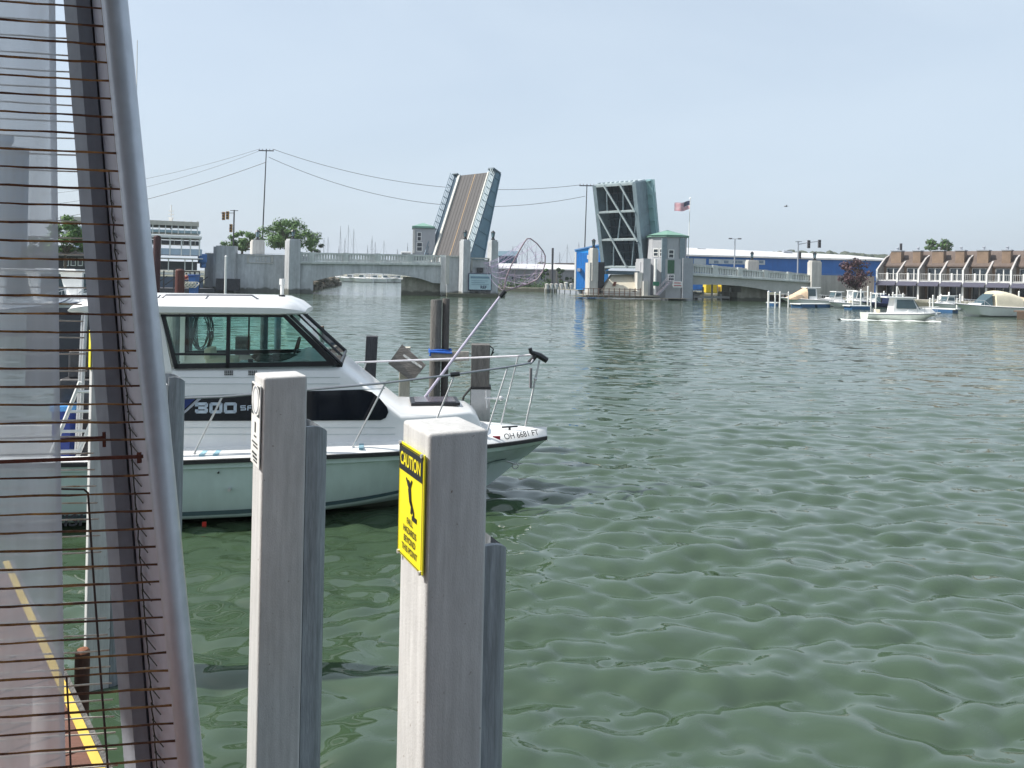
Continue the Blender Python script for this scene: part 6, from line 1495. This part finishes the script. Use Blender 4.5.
for k in range(1, 6):
    ringp = [hp[i].lerp(tip2.lerp(tipn, .5), k / 7) + BT.d * .1 for i in range(N_)]; g.tube(ringp + [ringp[0]], .0025, 3, caps=False)
g.build('net_bag', netm, net)
# cockpit things seen through the mesh
g = G(); c = BT.w(-1.2, -.6, .3)
bk = thing('storage_bin', 'blue plastic bin standing in the cockpit of the cabin boat', 'bin', BT.w(BT.at(66, 350, .1)[0], .1, .3), BT.ang)
g = G(); g.hexa([L(-.1, -.1, 0), L(.1, -.1, 0), L(.1, .1, 0), L(-.1, .1, 0), L(-.12, -.12, 1.0), L(.12, -.12, 1.0), L(.12, .12, 1.0), L(-.12, .12, 1.0)]); g.build('body', M('cobalt', (0.015, 0.04, 0.22), .5), bk, local=True)
g = G(); g.box(-.14, .14, -.14, .14, 1.0, 1.07); g.build('lid', M('sky_blue', (0.1, 0.35, 0.75), .5), bk, local=True)
ld = G()
for dx in (0, .32): ld.tube([BT.w(-1.7 + dx, -1.05, .85), BT.w(-1.35 + dx, -1.05, 1.85)], .025, 6)
for k in range(4): ld.tube([BT.w(-1.7 + .35 * (k + .5) / 4, -1.05, .85 + (k + .5) / 4), BT.w(-1.38 + .35 * (k + .5) / 4, -1.05, .85 + (k + .5) / 4)], .02, 6)
ld.build('ladder', offw, boat)
g = G(); 
for s in (-1, 1): g.tube([L(-1.4, s * .9, zs(0)), L(-1.35, s * .9, z_r + .03)], .025, 6); g.tube([L(xb0 + .15, s * .85, zs(0)), L(xb0 + .2, s * .85, z_r + .03)], .025, 6)
g.build('hardtop_leg', steel, boat, local=True)
lt, lz = BT.at(75, 520.5, -1.22)
tn = lettering('lettering', [('FISH', .19, L(lt, -gb(0) + .055, BT.at(75, 520.5, -1.25)[1]), (1, 0, 0), (0, .35, 1), 1.25)], blackp, boat, local=True)

g = G(); g.box(-2.75, -1.55, .80, .84, 1.5, z_r - .02); g.build('side_curtain', M('smoked_curtain', (0.035, 0.04, 0.05), .25), boat, local=True)
g = G(); xe_ = BT.at(76, 400, .4)[0]; g.box(xe_ - .2, xe_ + .3, .3, .7, .3, 1.7); g.box(xe_ - .1, xe_ + .25, .35, .65, 1.7, 2.1); g.build('engine_box', M('engine_dark', (0.05, 0.05, 0.055), .5, var=.3), boat, local=True, bevel=.04)
# ------------------------------------------------------------------ piles behind the boat
def wpile(label, x0, x1, yt, Y, mat, lean=0.0, sq=False, nm='wooden_pile', grp=None, zb=-1.5, slant=0):
    p0 = P((x0 + x1) / 2, yt, Y); r_ = (x1 - x0) / 2 / F * Y; t = thing(nm, label, 'pile', (p0.x - lean, Y, 0), group=grp)
    b_ = Vector((p0.x - lean, Y, zb)); g = G()
    n = 4 if sq else 12; g.tube([b_, b_.lerp(p0, .5), p0 - Vector((0, 0, .02)), p0], [r_ * 1.02, r_ * 1.02, r_, r_ * .93], n)
    g.build('pile', mat, t, smooth=not sq); return t, p0, r_
def sqpile(label, x0, x1, yt, Y, mat, lean=0.0, nm='wooden_post', cat='post', ang=.1, dslope=0.0):
    p0 = P((x0 + x1) / 2, yt, Y); w_ = (x1 - x0) / F * Y; t = thing(nm, label, cat, (p0.x - lean, Y, 0)); g = G(); f = Frame(p0, ang)
    q = []
    for z, dx in ((-1.5, -lean), (p0.z, 0)):
        for a, d in ((-w_ / 2, -w_ / 2), (w_ / 2, -w_ / 2), (w_ / 2, w_ / 2), (-w_ / 2, w_ / 2)): q.append(f.w(a + dx, d, z + (dslope * a if z > 0 else 0)))
    g.hexa(q); g.build('post', mat, t, bevel=.012); return t, p0, w_
t, p0, r_ = wpile('thick weathered grey mooring pile with a blue rope around it, left of its pair', 430.8, 442, 299.8, 14.2, woodp)
dpile = t
t2, p2_, _ = wpile('thinner taller pile standing tight against the thick rope-wrapped pile', 442.6, 449.8, 298.6, 14.3, M('weathered_pile_dark', (0.10, 0.09, 0.085), .9, var=.35, vscale=5, stretch=(3, 3, .35), bump=.9, bscale=22))
g = G(); c = P(440, 352, 14.2)
for k in range(3): g.tube([Vector((c.x + .21 * math.cos(a), 14.22 + .14 * math.sin(a), c.z + .022 * k + .01 * math.sin(3 * a))) for a in np.linspace(0, 6.28, 18)], .012, 6, caps=False)
g.tube([P(430, 356, 14.0), P(430.5, 352, 14.0), P(452, 353, 14.0)], .02, 5)
tag(g.build('rope', ropeb, smooth=True), 'blue rope wrapped round the pair of weathered piles', 'rope')
tb = thing('wooden_rail', 'short horizontal grey board fixed between the pile pair and the metal-sleeved post', 'board', P(450, 357, 14)); g = G(); g.beam(P(431, 357, 14.05), P(469, 356, 14.05), .06, .17); g.build('board', M('board_grey', (0.36, 0.33, 0.3), .9, var=.2, bump=.5), tb)
sqpile('dark blue-grey post behind the windshield base of the cabin boat', 366.5, 377.8, 336, 13.6, woodd, lean=.12, ang=.15)
sqpile('dark wooden post just right of the cabin boat windshield', 313.5, 323.5, 326, 15.5, M('brown_post', (0.13, 0.1, 0.075), .9, var=.3, vscale=4, stretch=(3, 3, .4), bump=.6), lean=.0)
sqpile('square dark post seen through the cabin windows of the boat', 237, 249, 336, 14.5, woodd)
wpile('wide grey pile seen through the aft cabin window of the boat', 168, 187, 300, 14.6, M('pile_green_grey', (0.12, 0.13, 0.125), .9, var=.3, vscale=5, stretch=(3, 3, .35), bump=.8))
wpile('slim dark pile carrying the hose coil, seen through the cabin window', 187.6, 193, 304, 14.7, woodd)
wpile('dark mooring pile seen through the forward cabin window of the boat', 261, 268.5, 303, 16, woodd); wpile('second dark mooring pile seen through the forward cabin window', 275, 281.5, 303, 16.4, M('pile_blue', (0.05, 0.09, 0.12), .8))
g = G(); c = P(199, 331, 14.3)
for k in range(6): g.tube([c + Vector((.16 * math.cos(a) + .01 * k + rnd.uniform(-.01, .01), .03 * k, (.33 + .02 * k) * math.sin(a) + rnd.uniform(-.01, .01))) for a in np.linspace(0, 6.28, 24)], .011, 5, caps=False)
tag(g.build('hose_coil', blackp, smooth=True), 'black hose coiled on the pile seen through the aft cabin window', 'hose')
t, p0, w_ = sqpile('pale post with a dark edge carrying the tilted grey board', 400, 410.5, 347, 13.9, M('pale_post', (0.52, 0.49, 0.42), .8, var=.15, stretch=(2, 2, .4), vscale=4), ang=.1)
g = G(); Yb = 13.72; cs = [P(402.3, 344.3, Yb), P(426.2, 365, Yb), P(412.5, 381.5, Yb), P(388.5, 363.2, Yb)]; g.prism(cs, (0, -.05, 0)); tbd = g.build('tilted_board', M('board_weathered', (0.19, 0.175, 0.165), .9, var=.3, vscale=3, stretch=(1, 1, 5), bump=.7, bscale=14), t)
g = G()
for k in range(5):
    a = P(404 + k * 3.6, 354 + k * 2.4, Yb - .056); g.prism([a, a + Vector((.07, 0, -.05)), a + Vector((.05, 0, -.085)), a + Vector((-.02, 0, -.03))], (0, -.004, 0))
g.build('white_marks', offw, tbd)
t, p0, w_ = sqpile('grey wooden post wearing a silver metal sleeve and a black strap', 471.5, 490, 344, 13.2, woodp, ang=.05)
ps = P(480.7, 388, 13.2); g = G(); f = Frame(Vector((ps.x, 13.2, 0)), .05); w2 = w_ / 2 + .006; g.box(-w2, w2, -w2, w2, -1.2, ps.z, f)
for a in (-.1, 0, .1): g.box(a - .012, a + .012, -w2 - .012, -w2, -1.2, ps.z, f)
g.build('metal_sleeve', steel, t); g = G(); g.box(-w2 - .008, w2 + .008, -w2 - .008, w2 + .008, ps.z, ps.z + .045, f); g.tube([f.w(-w2, -w2, ps.z + .03), f.w(-w2 - .12, -w2, ps.z - .12), f.w(-w2 - .2, -w2, ps.z - .42)], .02, 6); g.build('strap', rubber, t)
g = G(); g.tube([P(490, 346, 13.1), P(493.5, 349, 13.1), P(491, 356, 13.1), P(494, 352, 13.1)], .012, 5); g.build('chain', blackp, t)

# ------------------------------------------------------------------ boardwalk we stand on
DK = thing('boardwalk', 'red-brown plank boardwalk with a yellow painted edge, at the lower left behind the mesh', 'boardwalk', (-1, 1, 1.65))
edge0 = W(105, 768, 1.65); edge1 = W(9, 561, 1.65); dv = (edge1 - edge0).normalized(); nl = Vector((-dv.y, dv.x, 0))   # nl points left
if nl.x > 0: nl = -nl
A_ = edge0 - dv * 4.2; Lk = (edge1 - A_).length; g = G(); g2 = G()
nb = int(Lk / .145)
for i in range(nb):
    p = A_ + dv * (i * .145 + .004); q = A_ + dv * ((i + 1) * .145 - .004)
    g.hexa([p - Vector((0, 0, .04)), q - Vector((0, 0, .04)), q + nl * 3.4 - Vector((0, 0, .04)), p + nl * 3.4 - Vector((0, 0, .04)), p, q, q + nl * 3.4, p + nl * 3.4])
g.build('planks', woodb, DK)
g = G(); g.hexa([A_ - nl * .02 - Vector((0, 0, .25)), A_ + dv * Lk - nl * .02 - Vector((0, 0, .25)), A_ + dv * Lk - Vector((0, 0, .25)), A_ - Vector((0, 0, .25)), A_ - nl * .02, A_ + dv * Lk - nl * .02, A_ + dv * Lk, A_]); g.build('edge_board', woodp, DK)
g = G(); z4 = Vector((0, 0, .004)); g.hexa([A_ + nl * .0 + z4 * .5, A_ + dv * Lk + z4 * .5, A_ + dv * Lk + nl * .03 + z4 * .5, A_ + nl * .03 + z4 * .5, A_ + z4, A_ + dv * Lk + z4, A_ + dv * Lk + nl * .03 + z4, A_ + nl * .03 + z4]); g.build('yellow_edge_line', yellow, DK)
g = G()
for i in range(6): p = A_ + dv * (i * Lk / 5.2) + nl * .12; g.tube([p + Vector((0, 0, -3)), p - Vector((0, 0, .26))], .09, 10)
g.build('support_pile', woodd, DK)
p0 = P(82.5, 652, 3.75); t = thing('steel_stake', 'short rusty brown stake standing in the water behind the yellow boardwalk edge', 'pile', (p0.x, 3.75, 0)); g = G(); g.tube([(p0.x, 3.75, -1), (p0.x, 3.75, p0.z)], .034, 10); g.build('stake', M('rusty_stake', (0.05, 0.02, 0.012), .8, var=.3, bump=.4), t, smooth=True)
g = G(); g.lathe((p0.x, 3.75, p0.z), [(.034, 0), (.025, .015), (.005, .02)], 10); g.build('cap', M('rusty_cap', (0.2, 0.08, 0.04), .8), t)

# ------------------------------------------------------------------ white posts with rub strips
def guard_post(label, C0, ang, ztop, zguard, w_=.165, dp=.165):
    f = Frame(C0, ang); t = thing('mooring_post', label, 'post', (f.w(w_ / 2, dp / 2, 0)), 0)
    g = G(); q = [f.w(0, 0, -1.5), f.w(w_, 0, -1.5), f.w(w_, dp, -1.5), f.w(0, dp, -1.5), f.w(0, 0, ztop), f.w(w_, 0, ztop), f.w(w_, dp, ztop), f.w(0, dp, ztop)]; g.hexa(q)
    body = g.build('post', postp, t, bevel=.011, smooth=True)
    g = G(); prof = []; rb_ = .105
    for i in range(13):
        a = math.pi * (i / 12); prof.append((w_ + .004 + rb_ * math.sin(a) ** .7, dp * .42 + .045 - .10 * math.cos(a)))
    inner = [(p[0] - .012 if p[0] > w_ + .02 else p[0], dp * .42 + .045 + (p[1] - dp * .42 - .045) * .86) for p in prof]
    ring_b = [f.w(x, y, -1.5) for x, y in prof] + [f.w(x, y, -1.5) for x, y in inner[::-1]]
    def zz(x): u = (x - w_) / (rb_ + .004); return zguard - .055 * max(0, u) ** 2.4 + .012 * u
    ring_t = [f.w(x, y, zz(x)) for x, y in prof] + [f.w(x, y, zz(x)) for x, y in inner[::-1]]
    g.loft([ring_b, ring_t], closed=True, cap=True); g.build('rub_strip', rubs, t, smooth=True)
    return t, f
PC1 = P(429, 434, 1.9); t1_, f1_ = guard_post('nearest white square post, wearing the yellow caution sign on its sunlit side', PC1, R(27), PC1.z, 2.585, dp=.2)
PC2 = P(263.5, 377.7, 2.84); t2_, f2_ = guard_post('second white square post, with a narrow white notice on its sunlit side', PC2, R(30), PC2.z, 2.70)
PC3 = P(139, 355, 4.52); t3_, f3_ = guard_post('third white post, mostly hidden behind the slanted grey frame', PC3, R(32), 2.60, 2.64)
PC4 = P(92.5, 328, 5.9); t4_, f4_ = guard_post('farthest white post, seen through the wire mesh with a thin yellow sign', PC4, R(34), 2.88, 2.66)
# caution sign on the left face of the first post
def face_sign(t, f, dp, ztop, hgt, label, wd=.185, x=-.006, mat=signyel):
    g = G(); d0 = (dp - wd) / 2; g.box(x - .003, x + .001, d0, d0 + wd, ztop - hgt, ztop, f); s = g.build('sign', mat, t, label=label)
    return s, d0
s, d0 = face_sign(t1_, f1_, .2, 2.846, .30, 'yellow caution sign with a black header and a falling figure', wd=.19)
def SF(f, u, v, off=.0095): return f.w(-off, dpS - (u), v)      # u from the back edge towards us, v height
dpS = .2; Rt = -f1_.d; Up = Vector((0, 0, 1)); off = .0105
def sp(u, v, o_=off): return f1_.w(-o_, d0 + .19 - u, 2.846 - v)
g = G(); g.prism([sp(.008, .008), sp(.182, .008), sp(.182, .072), sp(.008, .072)], -f1_.a * .0006)
for (u0, v0, u1, v1) in ((.004, .004, .186, .006), (.004, .294, .186, .296), (.004, .006, .006, .294), (.184, .006, .186, .294)): g.prism([sp(u0, v0), sp(u1, v0), sp(u1, v1), sp(u0, v1)], -f1_.a * .0006)
g.build('header_panel', blackp, s)
lettering('lettering', [('CAUTION', .047, sp(.095, .041, off + .0016), Rt, Up, .74)], signyel, s)
lettering('lettering', [('FALL', .0235, sp(.095, .196), Rt, Up, .95), ('HAZARDS', .0235, sp(.095, .221), Rt, Up, .95), ('BEYOND', .0235, sp(.095, .246), Rt, Up, .95), ('THIS POINT', .0235, sp(.095, .271), Rt, Up, .95)], blackp, s)
g = G()
def fl_(pts, w0, w1=None):
    w1 = w1 or w0
    (u0, v0), (u1, v1) = pts; du, dv_ = u1 - u0, v1 - v0; l_ = math.hypot(du, dv_); nx_, ny_ = -dv_ / l_, du / l_
    g.prism([sp(u0 + nx_ * w0, v0 + ny_ * w0), sp(u0 - nx_ * w0, v0 - ny_ * w0), sp(u1 - nx_ * w1, v1 - ny_ * w1), sp(u1 + nx_ * w1, v1 + ny_ * w1)], -f1_.a * .0005)
fl_([(.088, .108), (.096, .138)], .010, .008); fl_([(.088, .108), (.062, .086)], .005, .003); fl_([(.090, .106), (.106, .084)], .005, .003)
fl_([(.094, .136), (.108, .150)], .008, .006); fl_([(.108, .150), (.104, .170)], .006, .004); fl_([(.096, .138), (.120, .160)], .006, .004); fl_([(.120, .160), (.126, .176)], .005, .003)
g.prism([sp(.080 + .009 * math.cos(a), .096 + .009 * math.sin(a)) for a in np.linspace(0, 5.9, 12)], -f1_.a * .0007)
g.prism([sp(.112, .172), (sp(.146, .172)), sp(.146, .184), sp(.112, .184)], -f1_.a * .0008)
g.build('falling_figure', blackp, s)
g = G()
for u, v in ((.012, .003), (.18, .003), (.012, .297), (.18, .297)): c = sp(u, v, .009); g.tube([c, c - f1_.a * .006], .006, 8)
g.build('screw', steel, s)
# white notice on the second post
dp2 = .165; s2, d2 = face_sign(t2_, f2_, dp2, 2.868, .31, 'narrow white notice with a circle and worn black lettering', wd=.15, mat=offw)
sp2 = lambda u, v, o_=.0105: f2_.w(-o_, d2 + .15 - u, 2.868 - v)
g = G()
for cu, cv in ((.005, .005), (.145, .005), (.005, .12), (.145, .12)):
    sx = 1 if cu < .07 else -1; sy = 1 if cv < .05 else -1
    g.prism([sp2(cu, cv), sp2(cu + sx * .045, cv), sp2(cu + sx * .012, cv + sy * .012), sp2(cu, cv + sy * .045)], -f2_.a * .0006)
for u0, v0, u1, v1 in ((.07, .145, .085, .185), (.06, .197, .10, .203), (.03, .222, .12, .228), (.05, .235, .125, .241), (.035, .262, .11, .270), (.045, .276, .12, .284), (.06, .290, .12, .296)): g.prism([sp2(u0, v0), sp2(u1, v0), sp2(u1, v1), sp2(u0, v1)], -f2_.a * .0006)
g.build('worn_print', blackp, s2)
g = G()
for a0 in np.linspace(0, 6.28, 20, endpoint=False):
    a1 = a0 + .3; g.prism([sp2(.075 + .052 * math.cos(a0), .062 + .052 * math.sin(a0)), sp2(.075 + .052 * math.cos(a1), .062 + .052 * math.sin(a1)), sp2(.075 + .047 * math.cos(a1), .062 + .047 * math.sin(a1)), sp2(.075 + .047 * math.cos(a0), .062 + .047 * math.sin(a0))], -f2_.a * .0006)
g.build('ring', alud, s2)
s4, d4 = face_sign(t4_, f4_, .165, 2.80, .30, 'yellow sign edge-on', wd=.15)

# ------------------------------------------------------------------ mesh panel, frame and plastic sheet at the left
MF = Frame(PX(60, 1.06), R(9.6))
pn = thing('mesh_barrier', 'leaning grey metal frame with rusty horizontal wire mesh filling the left edge of the view', 'barrier', MF.w(0, 0, 1.66))
def mfp(x, y, d): t_, z_ = MF.at(x, y, d); return MF.w(t_, d, z_)
def lin(a, b, y): return a + (b - a) * y / 768
g = G()
tub = [mfp(lin(114.5, 191.3, y), y, .0) for y in (-70, 384, 850)]
g.tube(tub, .0172, 20); g.build('tube_frame', alu, pn, smooth=True)
# folded metal channel behind
g = G(); rings = []
for y in (-90, 384, 880):
    pts = [(lin(63.5, 124.5, y), .135), (lin(76, 136, y), .118), (lin(90, 150.5, y), .127), (lin(92, 153, y), .125), (lin(104, 182, y), .028), (lin(106, 184, y), .045), (lin(96, 160, y), .18), (lin(66, 127, y), .17)]
    rings.append([mfp(x, y, d) for x, d in pts])
g.loft([r_[0:3] + [r_[6], r_[7]] for r_ in rings], closed=True, cap=True); g.build('channel_post', alud, pn)
g = G(); g.loft([[r_[3], r_[4], r_[5], r_[6]] for r_ in rings], closed=True, cap=True); g.build('side_plate', M('plate_lilac', (0.50, 0.51, 0.58), .5, metal=.1, var=.08, vscale=8), pn)
g = G(); 
for y in range(-17, 800, 1): pass
k = 0
while True:
    y0 = 1 - 18.4 * 3 + 18.37 * k; k += 1
    if y0 > 800: break
    if 455 < y0 < 463: continue
    t0_, z_ = MF.at(0, y0, 0); ta_, _ = MF.at(-130, y0, 0)
    # right end where the wire meets the tube
    y_e = y0
    for _ in range(6):
        te, ze = MF.at(lin(102.5, 180, y_e), y_e, 0); y_e += (ze - z_) * 715
    rr_ = [.00125 + .0006 * random.random() for _ in range(14)]
    pts = [MF.w(ta_ + (te - ta_) * i / 13, 0, z_ + random.uniform(-.0006, .0006)) for i in range(14)]; g.tube(pts, rr_, 7)
g.tube([mfp(102 + (180 - 102) * y / 768 - .6, y, .001) for y in (-60, 384, 850)], .0012, 6)
g.build('front_mesh', rust, pn, smooth=True)
g = G(); k = 0
while True:
    y0 = 5 - 16.6 * 4 + 16.62 * k; k += 1
    if y0 > 810: break
    t0_, z_ = MF.at(60, y0, .108); ta_, _ = MF.at(-130, y0, .108); xe = lin(68, 128, y0) - (4 if y0 < 300 else 10)
    te, _ = MF.at(xe, y0, .108)
    g.tube([MF.w(ta_ + (te - ta_) * i / 9, .108, z_ + random.uniform(-.0006, .0006)) for i in range(10)], .00125, 6)
g.build('back_mesh', galv, pn, smooth=True)
g = G(); g.tube([mfp(60, 489, .10), mfp(84, 489.5, .10), mfp(88, 493, .10), mfp(93, 570, .10), mfp(101, 680, .10), mfp(108, 770, .10), mfp(114, 850, .10)], .0016, 7); g.tube([mfp(66.5, 676, .10), mfp(69, 720, .10), mfp(72, 800, .10)], .0014, 7); g.build('vertical_wire', M('dark_wire', (0.07, 0.05, 0.045), .7), pn, smooth=True)
g = G(); g.beam(mfp(-30, 463, -.004), mfp(143, 456.5, -.004), .004, .0046); g.beam(mfp(139, 452.5, -.004), mfp(139.5, 463, -.004), .005, .004); g.beam(mfp(60, 440.5, .10), mfp(104.5, 438, .10), .004, .006); g.beam(mfp(104, 432, .10), mfp(104.3, 447, .10), .004, .003); g.build('flat_bar', rustb, pn)
g = G(); z0y = 170
pts = [(lin(92, 154, y) + 3 + .6 * math.sin(y * .37), y) for y in range(z0y, 800, 9)]
g.tube([mfp(x, y, .10) for x, y in pts], .0011, 5)
y = z0y + 15
while y < 800:
    x = lin(92, 154, y) + 3; ln_ = min(9, 2 + (y - 180) * .02); g.tube([mfp(x, y, .098), mfp(x + ln_, y + ln_ * 1.25, .075)], .0009, 5); g.ball(mfp(x, y, .097), .002, n=6, m=4); y += 16.2
g.build('lacing_wire', M('green_black_wire', (0.04, 0.045, 0.035), .6), pn)
# plastic sheet
pm = bpy.data.materials.new('milky_plastic'); pm.use_nodes = True; t = pm.node_tree; t.nodes.clear()
o_ = t.nodes.new('ShaderNodeOutputMaterial'); tr_ = t.nodes.new('ShaderNodeBsdfTransparent'); tr_.inputs['Color'].default_value = (.93, .96, 1, 1)
df = t.nodes.new('ShaderNodeBsdfDiffuse'); df.inputs['Color'].default_value = (.78, .82, .86, 1); tl_2 = t.nodes.new('ShaderNodeBsdfTranslucent'); tl_2.inputs['Color'].default_value = (.80, .84, .88, 1)
gs = t.nodes.new('ShaderNodeBsdfGlossy'); gs.inputs['Roughness'].default_value = .18; gs.inputs['Color'].default_value = (.9, .93, .96, 1)
m1 = t.nodes.new('ShaderNodeMixShader'); m1.inputs['Fac'].default_value = .55; m2_ = t.nodes.new('ShaderNodeMixShader'); m3 = t.nodes.new('ShaderNodeMixShader'); m3.inputs['Fac'].default_value = .06
nn = t.nodes.new('ShaderNodeTexNoise'); nn.inputs['Scale'].default_value = 3; nn.inputs['Detail'].default_value = 4; tcn = t.nodes.new('ShaderNodeTexCoord'); mpn = t.nodes.new('ShaderNodeMapping'); mpn.inputs['Scale'].default_value = (9, 9, .7)
rg = t.nodes.new('ShaderNodeMapRange'); rg.inputs['From Min'].default_value = .3; rg.inputs['From Max'].default_value = .7; rg.inputs['To Min'].default_value = .60; rg.inputs['To Max'].default_value = .78
t.links.new(tcn.outputs['Object'], mpn.inputs['Vector']); t.links.new(mpn.outputs['Vector'], nn.inputs['Vector']); t.links.new(nn.outputs['Fac'], rg.inputs['Value']); t.links.new(rg.outputs['Result'], m2_.inputs['Fac'])
t.links.new(df.outputs[0], m1.inputs[1]); t.links.new(tl_2.outputs[0], m1.inputs[2]); t.links.new(tr_.outputs[0], m2_.inputs[1]); t.links.new(m1.outputs[0], m2_.inputs[2]); t.links.new(m2_.outputs[0], m3.inputs[1]); t.links.new(gs.outputs[0], m3.inputs[2]); t.links.new(m3.outputs[0], o_.inputs['Surface'])
sh = thing('plastic_sheet', 'milky clear plastic sheet hanging between the two layers of wire mesh', 'plastic sheet', MF.w(-.1, .055, 1.7))
def sheet(x0f, x1f, d, th, nm, nx):
    g = G(); rows = []
    for y in range(-80, 870, 38):
        row = []
        for i in range(nx + 1):
            x = x0f(y) + (x1f(y) - x0f(y)) * i / nx; t_, z_ = MF.at(x, y, d); row.append(MF.w(t_, d + .004 * math.sin(x * .11 + y * .004) , z_))
        rows.append(row)
    g.loft(rows); return g.build(nm, pm, sh, smooth=True, recalc=False)
edge = lambda y: 55.5 + 3.0 * y / 400 if y < 400 else 58.5 + (y - 400) * .022
sheet(lambda y: -140, edge, .055, 0, 'sheet', 26)
sheet(lambda y: edge(y) - 6, lambda y: edge(y) + .0, .058, 0, 'hem', 2)
# canopy added overhead, unseen, only to keep the frame in shade
aw = thing('awning', 'canvas awning above the boardwalk, out of the photo overhead', 'awning', (-1.4, 0, 5.1))
g = G(); g.box(-2.75, -.35, -2.5, 1.45, 5.1, 5.14); g.build('canvas', cream, aw)
g = G()
for y in (-2.4, 1.4): g.tube([(-2.7, y, 5.07), (-.4, y, 5.07)], .025, 8)
for y in (-2.4,): g.tube([(-2.7, y, 1.66), (-2.7, y, 5.06)], .03, 8); g.tube([(-.4, y, 1.66), (-.4, y, 5.06)], .03, 8)
g.tube([(-2.72, 1.4, 5.07), (-2.72, -2.4, 5.07)], .025, 8)
g.build('added_shade_frame', alud, aw)

hb = thing('added_shade_house', 'grey timber harbour house behind the boardwalk, out of the photo behind the viewer', 'building', (-2.5, -2.9, 1.6))  # unseen house added to darken the post fronts and the left frame
g = G(); g.box(-9, 9, -7, -2.7, 1.61, 8.0); g.build('wall', M('added_house_wall', (0.27, 0.28, 0.30), .85, var=.2, vscale=1, stretch=(1, 1, 6)), hb)
g = G(); g.box(-9.3, 9.3, -7.3, -2.2, 8.0, 8.2); g.build('roof', shingle, hb)

# ------------------------------------------------------------------ summer haze over the whole harbour
g = G(); g.box(-4300, 4300, -900, 4300, -3.0, 62)
hm = bpy.data.materials.new('haze_air'); hm.use_nodes = True; t = hm.node_tree; t.nodes.clear()
o_ = t.nodes.new('ShaderNodeOutputMaterial'); pv = t.nodes.new('ShaderNodeVolumePrincipled')
pv.inputs['Color'].default_value = (.86, .92, 1.0, 1); pv.inputs['Density'].default_value = 0.00028; pv.inputs['Anisotropy'].default_value = 0.2
t.links.new(pv.outputs['Volume'], o_.inputs['Volume'])
hz_ = g.build('haze', hm); hz_['kind'] = 'stuff'
